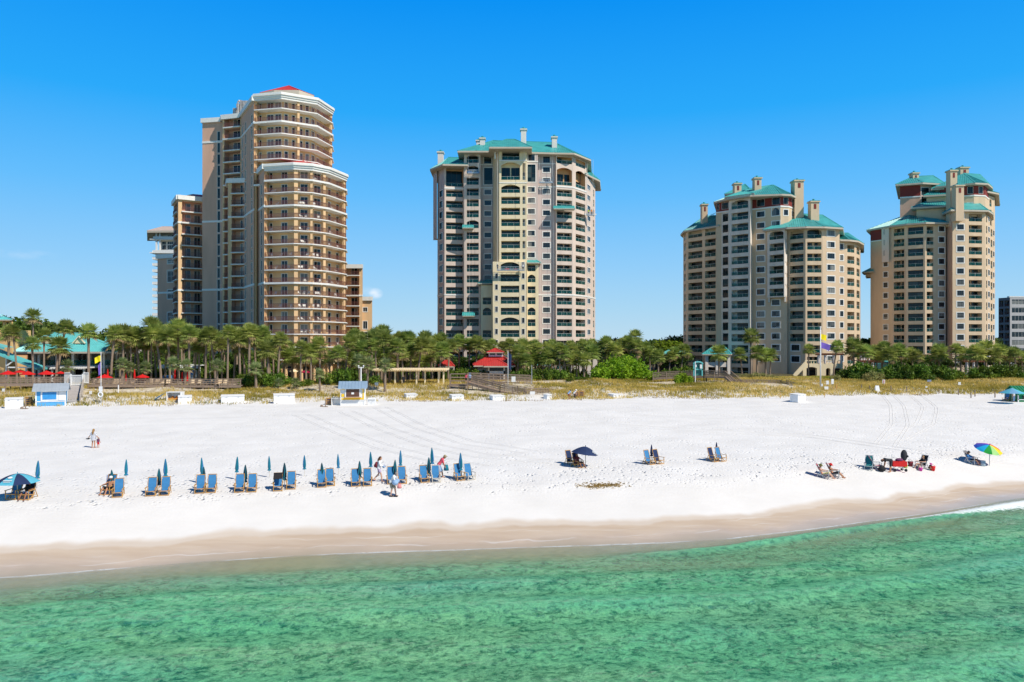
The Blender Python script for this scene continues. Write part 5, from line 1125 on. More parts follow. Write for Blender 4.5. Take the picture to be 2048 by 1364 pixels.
shrub_row([(890, 738), (906, 734), (922, 730), (938, 734), (952, 732), (968, 738)], 152, 'green garden shrub', 24, 'left of the red roofed pavilion')
shrub_row([(1030, 738), (1046, 734), (1062, 730), (1078, 732), (1094, 730), (1110, 732), (1124, 736), (1138, 740), (1040, 748), (1072, 748), (1104, 750)], 146, 'leafy palmetto green shrub', 28, 'between the pavilion and the sea grape')
shrub_row([(1140, 756), (1158, 752), (1172, 756)], 142, 'low olive shrub', 26, 'at the foot of the sea grape')
shrub_row([(1330, 732), (1350, 728), (1370, 726), (1392, 728), (1318, 740)], 160, 'grey green shrub', 30, 'behind the long wooden walkway')
shrub_row([(1356, 744), (1368, 740), (1380, 748)], 140, 'lime green bush', 18, 'before the walkway by the third tower', SHB)
shrub_row([(1500, 744), (1514, 740), (1528, 742), (1542, 748), (1556, 752), (1488, 746)], 150, 'golden leaved shrub', 22, 'at the foot of the third tower', SHY, 'golden shrubs')
shrub_row([(1734, 744), (1748, 738), (1760, 742), (1676, 746), (1664, 750)], 146, 'golden leaved shrub', 20, 'on the dune right of the flag pole', SHY, 'golden shrubs')
shrub_row([(1700, 722), (1716, 718), (1732, 722), (1750, 728), (1690, 736), (1710, 742)], 152, 'very dark green shrub', 30, 'below the pergolas right of the third tower')
shrub_row([(1776, 724), (1794, 716), (1812, 720), (1830, 722), (1848, 724), (1866, 722), (1884, 726), (1902, 730), (1918, 736), (1786, 740), (1820, 742), (1856, 742), (1890, 744)], 150, 'thick green shrub', 34, 'before the fourth tower')
shrub_row([(1946, 728), (1964, 726), (1982, 730), (2000, 726), (2018, 722), (2036, 724), (1956, 742), (1986, 744), (2014, 742), (2042, 742)], 152, 'dark olive shrub', 34, 'at the right edge behind the dune')
shrub_row([(232+16*k, 708+5*(k % 3)) for k in range(21)], 152, 'tall green shrub', 26, 'among the trunks of the left grove', jit=3)
shrub_row([(694+18*k, 716+6*(k % 3)) for k in range(15)], 160, 'tall green shrub', 28, 'among the trunks behind the pergolas', jit=3)
shrub_row([(1030+17*k, 724+5*(k % 3)) for k in range(9)], 158, 'tall green shrub', 26, 'among the trunks below the middle tower', jit=3)
for i, px in enumerate((1566, 1590, 1614, 1638, 1660)):
    o = shrub(px, 752, 150, 40, 'clipped green hedge at the foot of the third tower, '+('leftmost piece' if i == 0 else 'rightmost piece' if i == 4 else ordw(i)+' piece from the left'), 'hedge pieces at the third tower', SHB, 'hedge')
# sea grape thicket: one wide bright mass
def thicket(px0, px1, ytop, D, n, label, leaf, dep=9, size=.26):
    r = random.Random(5); x0, x1 = xf(px0, D), xf(px1, D); w = x1-x0; xm = (x0+x1)/2; g = gz(xm, D); H = zf(ytop, D)-g
    o = empty('sea_grape', (xm, D, g), label, 'shrub'); b = MB(); st = MB()
    for k in range(26):
        f = r.uniform(-1, 1); q = r.uniform(-1, 1); hh = H*math.sqrt(max(.12, 1-(abs(f)*.93)**2.2))*r.uniform(.78, 1.0)*(1 if q > -.3 else .8)
        c = (xm+f*w/2*.86, D+q*dep/2, g+hh*.52); leafcloud(b, c, 1.0, n//26, size, r, (2.1*1.1, 1.9, hh*.5)); st.tube([(c[0]*.7+xm*.3, c[1], g-.3), (c[0], c[1], g+hh*.7)], [.08, .03], 5)
    b.build('foliage', leaf, o); st.build('stem', M_bark, o); return o
thicket(1178, 1312, 707, 150, 13000, 'big rounded bright green sea grape thicket between the middle and third towers', L_grape)
# far wood closing the horizon
fw = MB(); r = random.Random(99)
for i in range(9000):
    D = r.uniform(380, 470); x = r.uniform(-.78, .78)*D; h = 4.5+r.random()**.6*(8+4*float(vnoise(x*.02, 1.0))); a = Vector((r.gauss(0, 1), r.gauss(0, 1), r.gauss(0, .5))).normalized(); b = a.cross(Vector((r.gauss(0, 1), r.gauss(0, 1), r.gauss(0, 1)))).normalized()
    s_ = r.uniform(.9, 2.2); p = Vector((x, D, h)); fw.add((p-a*s_, p-b*s_*.6, p+a*s_, p+b*s_*.6), ((0, 1, 2, 3),))
tag(fw.build('far_wood', L_tree), kind='stuff')
# ---- dune grass: blades in tufts
def blades(name, n, fmask, h0, h1, cols, seed, nb=6, wid=.035, spread=.28):
    g = np.random.default_rng(seed); X = g.uniform(-85, 130, n*6); E = g.uniform(-3, 52, n*6); Y = toe(X)+E
    vis = (np.abs(X) < Y*.72); keep = vis & (g.random(n*6) < fmask(X, Y, E)); X, Y = X[keep][:n], Y[keep][:n]; k = len(X)
    X = np.repeat(X, nb)+g.normal(0, spread, k*nb); Y = np.repeat(Y, nb)+g.normal(0, spread, k*nb); Z = ground(X, Y)-.03; m = len(X)
    H = g.uniform(h0, h1, m); a = g.uniform(0, 6.28, m); lean = g.uniform(.05, .45, m)*H; wx_, wy_ = np.cos(a)*wid, np.sin(a)*wid*.5; la = g.uniform(0, 6.28, m); lx, ly = np.cos(la)*lean-.1*H, np.sin(la)*lean
    V = np.empty((m, 5, 3)); V[:, 0] = np.stack([X-wx_, Y-wy_, Z], 1); V[:, 1] = np.stack([X+wx_, Y+wy_, Z], 1)
    V[:, 2] = np.stack([X+wx_*.8+lx*.35, Y+wy_*.8+ly*.35, Z+H*.6], 1); V[:, 3] = np.stack([X+lx, Y+ly, Z+H], 1); V[:, 4] = np.stack([X-wx_*.8+lx*.35, Y-wy_*.8+ly*.35, Z+H*.6], 1)
    me = bpy.data.meshes.new(name); me.vertices.add(m*5); me.vertices.foreach_set('co', V.ravel()); me.loops.add(m*5); me.loops.foreach_set('vertex_index', np.arange(m*5, dtype=np.int32))
    me.polygons.add(m); me.polygons.foreach_set('loop_start', np.arange(0, m*5, 5, dtype=np.int32)); me.polygons.foreach_set('loop_total', np.full(m, 5, np.int32)); me.update()
    me.materials.append(cols); o = bpy.data.objects.new(name, me); COL.objects.link(o); return tag(o, kind='stuff')
L_oat = leafmat('sea_oat_blade', (.27, .24, .03), (.58, .46, .10), (.80, .64, .22), .3, 0, .12)
L_oatg = leafmat('green_dune_blade', (.06, .09, .015), (.15, .18, .03), (.30, .28, .07), .3, 0, .2)
def gm(X, Y, E):
    left = np.clip((45-X)/60, 0, 1)     # barer, sandier dunes on the left
    n1_ = fbm(X*.10, Y*.22, 21); n2_ = fbm(X*.5, Y*.6, 22)
    m = np.clip((n1_+.35*n2_-.47-.13*left+.10*np.clip((X-35)/20, 0, 1))*7, 0, 1)
    m = m*np.clip((E+1.5)/2, 0, 1)*np.clip((50-E)/4, .0, 1)
    band = np.exp(-((E-4.5)/3.2)**2)*(.55+.45*np.clip((fbm(X*.15, 0*X, 4)-.35)*6, 0, 1))
    Yc = toe(X)+E; cl = np.ones_like(X)
    for (a, b, da, db, hw_) in ((935, 1105, 124, 119, 1.8), (895, 1068, 127, 131, 2.2), (1306, 1452, 146, 141, 1.6), (1448, 1590, 141, 134, 1.8), (120, 180, 104, 118, 2.5)):
        pxx = 1024+X/Yc*FPX; Dl = da+(db-da)*np.clip((pxx-a)/(b-a), 0, 1); cl = np.where((pxx > a) & (pxx < b) & (Yc > Dl-hw_*2.6) & (Yc < Dl+hw_*1.6), .08, cl)
    return np.clip(np.maximum(m, band*.9)+.04, 0, 1)*cl
blades('dune_grass', 36000, gm, .25, .6, L_oat, 1)
blades('green_dune_grass', 6000, lambda X, Y, E: gm(X, Y, E)*np.clip((fbm(X*.12, Y*.2, 31)-.45)*6, 0, 1), .2, .45, L_oatg, 2)
blades('dry_creeper', 2200, lambda X, Y, E: np.clip((fbm(X*.3, Y*.4, 41)-.52)*6, 0, 1)*(E < 30), .08, .22, mat('dry_creeper', (.33, .25, .16), .95, .3, 3), 3, 9, .05, .4)
# ================================================================ buildings on the dune, decks, kiosks, poles
M_teal2 = mat('bright_teal_roof', (.13, .50, .50), .45, .08, .8, spec=.5)
M_org = mat('orange_wall', (.74, .46, .20), .9, .06, .7)
M_wood = mat('weathered_wood', (.27, .20, .15), .9, .25, 2, stretch=(1, 1, 6))
M_woodl = mat('pale_wood', (.46, .40, .34), .9, .2, 2)
M_gold = mat('varnished_wood', (.55, .30, .09), .55, .15, 6)
M_whitep = mat('white_paint', (.78, .78, .77), .55, .04, 2)
M_navy = mat('navy_cloth', (.018, .035, .10), .85, .15, 3)
M_redc = mat('red_canvas', (.62, .012, .012), .8, .08, 2)
M_tint = mat('dark_window', (.02, .025, .028), .15, .2, 1, spec=.6)
def rel(px, y, D): return Vector((xf(px, D), D, zf(y, D)))
def blk(mb, a, b, y0, y1, D, dep, m=0):
    """box spanning photo columns a..b and rows y0..y1 whose front stands at distance D"""
    x0, x1, z0, z1 = xf(a, D), xf(b, D), zf(y1, D), zf(y0, D); mb.box(((x0+x1)/2, D+dep/2, (z0+z1)/2), (x1-x0, dep, z1-z0), 0, m)
class Thing:
    def __init__(s, name, label, cat, px, D, group=None, loc=None):
        s.root = empty(name, loc or (xf(px, D), D, gz(xf(px, D), D)), label, cat, group); s.mats = [M_white]
    roof = Tower.roof
# clubhouse
C = Thing('clubhouse', 'two storey clubhouse with a wide teal metal roof, glass verandah and twin dormers', 'building', 130, 150)
w = MB(); blk(w, 30, 240, 698, 768, 155, 9, 0); blk(w, 62, 215, 731, 735, 149.5, 6, 1); blk(w, 60, 238, 700, 703.5, 148.6, 1.0, 1); blk(w, 205, 242, 702, 768, 152, 3, 0)
w.build('wall', [mat('pale_lilac_wall', (.50, .44, .42), .9, .05, .6), M_whitep], C.root)
for px in (66, 77, 113, 145, 178, 207, 234):
    c = MB(); blk(c, px-2, px+2.6, 702, 765, 149.2, .6); c.build('column', M_whitep, C.root)
for a, b in ((79, 84), (92, 98), (101, 109), (114, 119.5), (122, 129), (131, 141), (157, 162), (166, 171)):
    d = MB(); blk(d, a, b, 706.5, 729, 154.9, .2); d.build('window', M_tint, C.root)
for a, b in ((80, 111), (115, 143), (148, 176), (180, 205), (209, 232)):
    d = MB(); blk(d, a, b, 720, 730.5, 149.3, .06); d.build('balcony_railing', M_rail_g, C.root)
for a, b in ((70, 110), (148, 175), (182, 204)):
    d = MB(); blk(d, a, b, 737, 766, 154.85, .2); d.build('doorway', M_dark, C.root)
C.roof([(14, 152), (60, 147), (244, 147), (251, 149), (246, 166), (22, 168)], 11.2, [(104, 157), (160, 157)], [zf(665.5, 157), zf(666, 157)], M_teal2, over=.6, seam=.5, fasc=.35)
C.roof([(208, 160), (240, 160), (240, 168), (208, 168)], 12.4, [(212, 164), (238, 164)], zf(677, 164), M_teal2, fasc=.3)
for px in (98.5, 161):
    d = MB(); x = xf(px, 150.6); zt = zf(673.5, 150.6); zb = zf(687, 150.6); hw = 1.05
    d.add([(x-hw, 150.2, zb), (x+hw, 150.2, zb), (x, 150.2, zt), (x-hw, 154.5, zb), (x+hw, 154.5, zb), (x, 155, zt)], ((0, 1, 2), ), 1)
    d.beam((x-hw-.2, 150.0, zb), (x, 150.0, zt+.1), .25, .16, 1); d.beam((x+hw+.2, 150.0, zb), (x, 150.0, zt+.1), .25, .16, 1)
    d.quad((x-hw-.25, 150, zb), (x, 150, zt+.15), (x, 156, zt+.15), (x-hw-.25, 154, zb), 0); d.quad((x, 150, zt+.15), (x+hw+.25, 150, zb), (x+hw+.25, 154, zb), (x, 156, zt+.15), 0)
    d.build('dormer', [M_teal2, M_cream], C.root)
pg = MB()
for k in range(14): blk(pg, 100+k*5, 101.5+k*5, 734.5, 737, 144, 5)
blk(pg, 98, 170, 737, 738.5, 145, .25); blk(pg, 98, 170, 737, 738.5, 148, .25)
for px in (103, 137, 167): blk(pg, px-1.2, px+1.2, 738.5, 764, 145.2, .4)
tag(pg.build('pergola', M_whitep), 'low white pergola standing in front of the teal roofed clubhouse', 'pergola')
# turret building and lean-to on the left edge
C = Thing('turret_building', 'orange stucco turret with an arched belfry and flat teal cap at the left edge', 'building', 8, 150)
w = MB(); blk(w, -30, 23, 660, 765, 149, 6, 0); blk(w, 6.5, 9, 640, 662, 148.7, .5, 0); blk(w, 19.5, 22.5, 640, 662, 148.7, .5, 0); blk(w, -12, -8, 640, 662, 148.7, .5); blk(w, -12, 22.5, 638, 643, 148.7, .5); blk(w, 5, 22, 641, 661, 153.5, .5)
w.build('wall', [M_org], C.root); b_ = MB(); blk(b_, 9, 19.5, 645, 661, 151, 1); b_.build('bell_opening', M_dark, C.root)
C.roof([(-16, 148), (24, 148), (24, 155), (-16, 155)], zf(639.5, 149), [(-4, 151), (10, 151)], zf(634, 151), M_teal2, fasc=.2)
C = Thing('beach_bar', 'low orange beach bar under a long teal roof sloping down to the right', 'building', 10, 136)
w = MB(); blk(w, -40, 11, 712, 764, 137, 6); w.build('wall', M_org, C.root)
w = MB(); a, b = rel(-60, 684, 136), rel(73, 736, 136)
for dy0, dy1 in ((0, 3.2),): w.add([(a.x, a.y, a.z), (b.x, b.y, b.z), (b.x, b.y+dy1, b.z), (a.x, a.y+dy1, a.z), (a.x, a.y, a.z-.5), (b.x, b.y, b.z-.35), (b.x, b.y+dy1, b.z-.35), (a.x, a.y+dy1, a.z-.5)], ((0, 1, 2, 3), (4, 7, 6, 5), (0, 4, 5, 1), (1, 5, 6, 2), (3, 2, 6, 7)))
for k in range(24):
    f = k/23; p = a+(b-a)*f; w.beam((p.x, p.y, p.z+.03), (p.x, p.y+3.2, p.z+.03), .08, .08)
a2, b2_ = rel(-40, 682, 141), rel(9, 695, 141); w.add([tuple(a2), tuple(b2_), (b2_.x, b2_.y+3, b2_.z), (a2.x, a2.y+3, a2.z), tuple(a2-Vector((0, 0, .4))), tuple(b2_-Vector((0, 0, .4)))], ((0, 1, 2, 3), (0, 4, 5, 1)))
w.build('roof', M_teal2, C.root); w = MB(); blk(w, 11, 13, 712, 764, 136.6, .3); blk(w, 11, 66, 733.5, 736, 136.4, .3); w.beam(rel(13, 732, 136.3), rel(27, 722, 136.3), .25, .2); blk(w, 50, 53, 736, 764, 136.4, .4); w.build('porch', M_whitep, C.root)
w = MB(); blk(w, 25, 42, 710, 718, 143, 2); w.build('brick_stack', mat('brick', (.45, .2, .12), .9, .1, 4), C.root)
# shade pavilion of the pool
C = Thing('pool_pavilion', 'low open pool pavilion with a scalloped white canopy among palm trunks', 'building', 355, 141)
w = MB()
for k in range(18): x0 = 316+k*4.7; w.quad(rel(x0, 730.5, 140), rel(x0+4.2, 730.5, 140), rel(x0+4.2, 737-(k % 2), 139.4), rel(x0, 737-(k % 2), 139.4))
blk(w, 316, 400, 730, 731.5, 140.1, 5); w.build('canopy', M_whitep, C.root)
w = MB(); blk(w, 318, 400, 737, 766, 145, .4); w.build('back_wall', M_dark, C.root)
for px in (320, 345, 398): w = MB(); blk(w, px-1.2, px+1.2, 732, 766, 140.4, .4); w.build('post', M_whitep, C.root)
w = MB(); blk(w, 373, 391, 740, 762, 139.6, 2, 0); blk(w, 377, 388, 741, 744, 139.5, .1, 1); blk(w, 377, 388, 746, 749, 139.5, .1, 1); w.build('vending_stand', [M_whitep, mat('blue_panel', (.06, .28, .62), .5, .1, 3)], C.root)
w = MB(); blk(w, 325, 339, 751, 757, 138.6, 1.2); tag(w.build('towel_bin', MATS['blue_panel']), 'long blue towel bin under the white scalloped canopy', 'bin')
# pergola terrace of the left tower
C = Thing('pergola_terrace', 'yellow columned pergola terrace at the foot of the left tower', 'terrace', 625, 160)
w = MB(); blk(w, 560, 700, 729, 768, 166, 2, 0)
w.build('wall', [M_org], C.root)
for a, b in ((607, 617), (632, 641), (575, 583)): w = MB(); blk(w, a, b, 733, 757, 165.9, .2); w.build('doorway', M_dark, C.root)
w = MB(); blk(w, 570, 668, 723.5, 727.5, 157, .5); blk(w, 563, 700, 719, 722, 165, 3)
for k in range(22): blk(w, 571+k*4.5, 572.8+k*4.5, 720.5, 723.5, 156.2, 10)
w.build('beams', M_cream, C.root)
for px in (572, 590, 603, 629, 648, 656, 662): w = MB(); x = xf(px, 157.4); w.tube([(x, 157.4, 4.6), (x, 157.4, zf(727.5, 157))], [.36, .3], 12); w.build('column', M_yel, C.root)
C = Thing('retaining_wall', 'pink terrace wall with an orange panel behind the palms right of the left tower', 'wall', 775, 172); w = MB(); blk(w, 748, 812, 726, 768, 172, 1); w.build('masonry', mat('salmon_wall', (.55, .33, .24), .9, .08, 1), C.root); w = MB(); blk(w, 767, 772, 726, 737, 171.9, .2); w.build('panel', mat('orange_panel', (.7, .2, .06), .8, .05, 1), C.root)
# three beach pergolas
def pergola(a, b, posts, label, D=133, y0=737.5, col=None):
    C = Thing('pergola', label, 'pergola', (a+b)/2, D, 'pale pergolas in the picnic area'); w = MB(); blk(w, a, b, y0+3, y0+5.5, D, .3); blk(w, a, b, y0+3, y0+5.5, D+4.5, .3)
    n = int((b-a)/3.6)
    for k in range(n+1): x = a+(b-a)*k/n; w.box((xf(x, D), D+2.2, zf(y0+1.6, D)), (.12, 6.2, .32))
    w.build('beams', col or M_cream, C.root)
    for px in posts:
        for dd in (.1, 4.6): w = MB(); blk(w, px-1.4, px+1.4, y0+5, 771, D+dd, .35); w.build('post', col or M_cream, C.root)
pergola(748, 800, (757, 790), 'pale timber pergola, leftmost of three in the row behind the yellow kiosk'); pergola(801, 841, (805, 833), 'pale timber pergola in the middle of the three behind the yellow kiosk'); pergola(846, 893, (850, 877, 887), 'pale timber pergola, rightmost of three, next to the wooden walkway')
# red roofed pavilion
C = Thing('pavilion', 'pavilion with stacked red metal hip roofs and a small white cupola', 'building', 985, 150)
w = MB(); blk(w, 955, 1022, 733, 768, 153, 6, 0); blk(w, 976, 1010, 733, 742, 149.2, 4.5, 1); blk(w, 976, 1010, 742, 748, 149.0, .5, 0); blk(w, 976, 979, 733, 765, 149, .4, 0); blk(w, 1007, 1010, 733, 765, 149, .4, 0); blk(w, 883, 906, 733, 742, 154, 4, 0)
for a, b in ((982, 990), (994, 1004)): blk(w, a, b, 748, 765, 149.3, .2, 1)
for px in (960, 985, 1000): blk(w, px, px+2, 745, 768, 148.8, .3, 0)
w.build('wall', [M_chim, M_tint], C.root)
C.roof([(950, 150.5), (1028, 150.5), (1030, 163), (948, 163)], zf(731, 150.5), [(976, 155), (1004, 155)], zf(711.5, 155), M_red, over=.3, seam=.45, fasc=.25)
C.roof([(972, 148), (1014, 148), (1014, 153), (972, 153)], zf(732, 148), [(988, 151.5), (996, 151.5)], zf(718.5, 151.5), M_red, over=.5, seam=.45, fasc=.25)
C.roof([(880, 153), (906, 153), (906, 160), (880, 160)], zf(732.5, 153), [(891, 157), (898, 157)], zf(720.5, 157), M_red, over=.3, seam=.45, fasc=.25)
w = MB(); blk(w, 977.5, 1005.5, 704.5, 713, 154, 3.2, 0); blk(w, 980, 990, 706.5, 710, 153.9, .2, 1); blk(w, 994, 1003, 706.5, 710, 153.9, .2, 1); w.build('cupola', [M_whitep, M_tint], C.root)
C.roof([(975, 153.6), (1006, 153.6), (1006, 157.6), (975, 157.6)], zf(704.6, 153.6), [(991, 155.6)], zf(696.5, 155.6), M_red, name='cupola_roof', over=.2, seam=.4, fasc=.15)
# little teal roofed huts
def hut(a, b, yt, ye, yb, D, label, seam=.5, wall=None, M_=None):
    C = Thing('hut', label, 'hut', (a+b)/2, D); w = MB(); blk(w, a+2, b-2, ye, yb, D, 3.4, 0); w.build('wall', wall or M_chim, C.root); m_ = (a+b)/2
    C.roof([(a, D-.6), (b, D-.6), (b, D+4), (a, D+4)], zf(ye, D), [(m_-2, D+1.6), (m_+2, D+1.6)], zf(yt, D), M_ or M_teal2, fasc=.15, seam=seam); return C
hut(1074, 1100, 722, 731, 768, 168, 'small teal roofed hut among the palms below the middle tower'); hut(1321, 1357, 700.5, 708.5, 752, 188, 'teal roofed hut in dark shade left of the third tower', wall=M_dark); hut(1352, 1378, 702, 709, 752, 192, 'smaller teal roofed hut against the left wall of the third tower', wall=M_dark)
hut(1763, 1778, 722, 727, 745, 163, 'tiny bright teal hut between dark shrubs left of the fourth tower', wall=M_teal2)
w = MB(); blk(w, 1128, 1196, 719, 768, 178, 3); tag(w.build('garden_wall', M_chim), 'pale garden wall behind the palms at the foot of the middle tower', 'wall')
# entrance stair of the third tower
C = Thing('arched_stair', 'cream garden stair with three dark arches below a brown pergola, foot of third tower', 'stair', 1650, 190)
w = MB(); D = 190
def archwall(mb, a, b, yt, yb, arches, D, m=0):
    segs = sorted(arches); cur = a
    for (p, q, ya) in segs:
        blk(mb, cur, p, yt, yb, D, 1.0, m); K = 8
        for i in range(K):
            f0, f1 = i/K, (i+1)/K; f = (f0+f1)/2; rise = math.sqrt(max(0, 1-(2*f-1)**2)); blk(mb, p+(q-p)*f0, p+(q-p)*f1, yt, ya+4-4*rise, D, 1.0, m)
        cur = q
    blk(mb, cur, b, yt, yb, D, 1.0, m)
archwall(w, 1606, 1686, 727, 753, [(1613, 1634, 734), (1652, 1661, 736), (1669, 1683, 736)], D); w.build('arched_wall', M_cream, C.root)
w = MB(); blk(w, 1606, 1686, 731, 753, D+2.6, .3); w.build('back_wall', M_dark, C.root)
w = MB()
for k in range(14): x = 1612+k*5.3; blk(w, x-.5, x+.5, 721.5, 727, D+.3, .2)
blk(w, 1610, 1686, 720.5, 721.8, D+.2, .4); w.beam(rel(1588, 748, D-.3), rel(1612, 722, D-.3), .3, .3); w.beam(rel(1588, 752, D-.3), rel(1612, 727.5, D-.3), .5, .9); w.build('balustrade', M_cream, C.root)
w = MB()
for k in range(17): blk(w, 1632+k*3.4, 1633.2+k*3.4, 706.8, 708.6, D-.6, 5)
blk(w, 1631, 1688, 708.5, 710.5, D, .3); blk(w, 1631, 1688, 708.5, 710.5, D+3.5, .3); w.build('pergola_beams', mat('brown_timber', (.30, .14, .08), .8, .1, 3), C.root)
for px in (1637, 1650, 1667, 1683): w = MB(); x = xf(px, D+.2); w.tube([(x, D+.2, zf(727, D)), (x, D+.2, zf(710.5, D))], .3, 10); w.build('column', M_chim, C.root)
def brown_pergola(a, b, y, D, label, posts, yb):
    C = Thing('pergola', label, 'pergola', (a+b)/2, D, 'brown pergolas before the right hand towers'); w = MB(); n = int((b-a)/3.2)
    for k in range(n+1): blk(w, a+(b-a)*k/n, a+(b-a)*k/n+1.2, y, y+1.6, D-.6, 5)
    blk(w, a, b, y+1.5, y+3.4, D, .3); blk(w, a, b, y+1.5, y+3.4, D+3.6, .3); w.build('beams', MATS['brown_timber'], C.root)
    for px in posts: w = MB(); x = xf(px, D+.2); w.tube([(x, D+.2, zf(yb, D)), (x, D+.2, zf(y+3.4, D))], .3, 10); w.build('column', M_chim, C.root)
brown_pergola(1694, 1734, 704.5, 176, 'brown slatted pergola with white columns right of the third tower', (1722, 1727, 1732, 1737), 750)
brown_pergola(1722, 1768, 721, 172, 'low brown pergola under the one right of the third tower', (1725, 1745, 1765), 750)
brown_pergola(1846, 1868, 709.5, 190, 'short brown pergola beside the middle of the fourth tower', (1848, 1852, 1866), 750)
brown_pergola(1928, 1972, 721, 174, 'low brown pergola with white columns right of the fourth tower entrance', (1933.5, 1947, 1970), 750)
brown_pergola(1972, 2001, 707.5, 180, 'higher brown pergola by the right corner of the fourth tower', (1975, 1998), 750)

# ---- timber decks and walks
def walkway(pts, label, wid=1.6, rail=1.05, pale=False, name='boardwalk', skirt=0, cat='walkway'):
    """pts: (px, row of the deck edge, distance)"""
    V = [rel(p[0], p[1], p[2]) for p in pts]; o = empty(name, tuple(V[0]), label, cat); dk = MB(); rl = MB(); po = []
    for i in range(len(V)-1):
        a, b = V[i], V[i+1]; t = (b-a); L = t.length; t2 = Vector((t.x, t.y, 0)).normalized(); n = Vector((-t2.y, t2.x, 0)); c = n*wid/2
        dk.beam(a+c-Vector((0, 0, .06)), b+c-Vector((0, 0, .06)), wid, .12); dk.beam(a-Vector((0, 0, .2)), b-Vector((0, 0, .2)), .1, .3)
        k = max(1, int(L/1.9))
        for s_ in (0, 1):
            off = n*wid*s_
            for h in (rail, rail*.66, rail*.33): rl.beam(a+off+Vector((0, 0, h)), b+off+Vector((0, 0, h)), .06 if h < rail else .16, .1 if h < rail else .07)
            nb = int(L/(.5 if 'fence' in name else .22))
            if skirt:
                for q in range(nb): p = a+t*q/nb+off; rl.beam(p+Vector((0, 0, .1)), p+Vector((0, 0, rail-.05)), .045, .045)
            for q in range(k+1):
                p = a+t*q/k+off; g = gz(p.x, p.y); po.append(MB()); po[-1].beam((p.x, p.y, min(g-.3, p.z-.3)), (p.x, p.y, p.z+rail), .13, .13, 0, (0, 1, 0))
    m = M_woodl if pale else M_wood
    dk.build('deck', m, o); rl.build('railing', m, o)
    for q in po: q.build('post', m, o)
    return o
walkway([(-20, 768, 113.5), (130, 768, 117)], 'weathered pool deck railing at the left edge, left of the white gate', 3, .95, skirt=1, name='deck_fence', cat='fence')
walkway([(176, 770, 118), (330, 770.5, 121), (481, 771, 122.5)], 'weathered wooden deck fence from the white gate to the shrubs', 3, .95, skirt=1, name='deck_fence', cat='fence')
walkway([(899.6, 769, 126), (935, 769, 126)], 'dark timber landing where the sloping walk begins, left of the red pavilion', 2, 1.75, name='boardwalk')
walkway([(935, 765, 124.5), (1000, 783, 122), (1052, 792, 120)], 'long dark wooden walk sloping down to the sand from left to right', 1.7, 1.15, skirt=1)
walkway([(1056, 791, 119.5), (1105, 791.5, 121)], 'last flat stretch of dark wooden walk ending on the open sand', 1.7, 1.1, skirt=1)
walkway([(937, 762, 131), (1064, 767, 132)], 'upper timber platform with a white notice in front of the red pavilion', 3, 1.35, skirt=1)
walkway([(1306, 756, 146), (1360, 753, 145), (1408, 752, 143), (1450, 753, 141)], 'raised timber walk passing before the foot of the third tower', 1.8, 1.0, skirt=1)
walkway([(1450, 753, 140.8), (1471, 771, 139)], 'short steep timber steps dropping from the raised walk', 1.8, 1.0, skirt=1, name='wooden_steps', cat='steps')
walkway([(1471, 771, 138.6), (1562, 772, 137), (1587, 780, 135)], 'low timber walk with plank rails crossing the grassy dune', 1.8, 1.0, skirt=1)
for (a, b, y0, y1, D, t) in ((1023, 1031, 753, 764, 130.6, 'white notice board fixed to the platform rail by the red pavilion'), (1060, 1070, 783, 790, 118.8, 'pale square notice on the lowest walk railing')):
    w = MB(); blk(w, a, b, y0, y1, D, .06); tag(w.build('notice_board', M_whitep), t, 'notice')
# ramp with white gate
r0 = at(144, 805); gT = rel(152, 770, 116.5); o = empty('beach_ramp', tuple(r0), 'grey boarded ramp with timber side rails leading down beside the blue kiosk', 'ramp')
w = MB(); a = r0+Vector((0, 0, .15)); b = gT; w.beam(a, b, 2.1, .15); w.build('ramp_boards', mat('grey_boards', (.42, .39, .37), .9, .15, 3), o)
w = MB()
for sx in (-1.15, 1.15):
    for h in (.4, .75, 1.1): w.beam(a+Vector((sx, 0, h)), b+Vector((sx, 0, h)), .12, .1)
    for q in range(7): p = a+(b-a)*q/6+Vector((sx, 0, 0)); w.beam(p-Vector((0, 0, .7)), p+Vector((0, 0, 1.15)), .14, .14, 0, (0, 1, 0))
w.build('side_rail', M_woodl, o)
o = empty('picket_gate', (xf(152, 116), 116, gz(xf(152, 116), 116)), 'white picket gate and side panels at the top of the ramp', 'gate'); w = MB()
for k in range(13): px = 141.5+k*1.85; blk(w, px-.45, px+.45, 751, 771, 115.7, .05)
blk(w, 141, 165, 750, 752, 115.65, .1); blk(w, 141, 165, 769, 770.5, 115.65, .1); blk(w, 140.3, 142, 748, 773, 115.6, .2); blk(w, 163.5, 165.2, 748, 773, 115.6, .2); w.build('gate_leaf', M_whitep, o)
for (a_, b_2) in ((129, 140), (166, 177)):
    w = MB()
    for k in range(7): px = a_+(b_2-a_)*k/6; blk(w, px-.4, px+.4, 746, 766, 116.2, .05)
    blk(w, a_, b_2, 745, 746.5, 116.1, .1); blk(w, a_, b_2, 765, 766.5, 116.1, .1); w.build('side_panel', M_whitep, o)

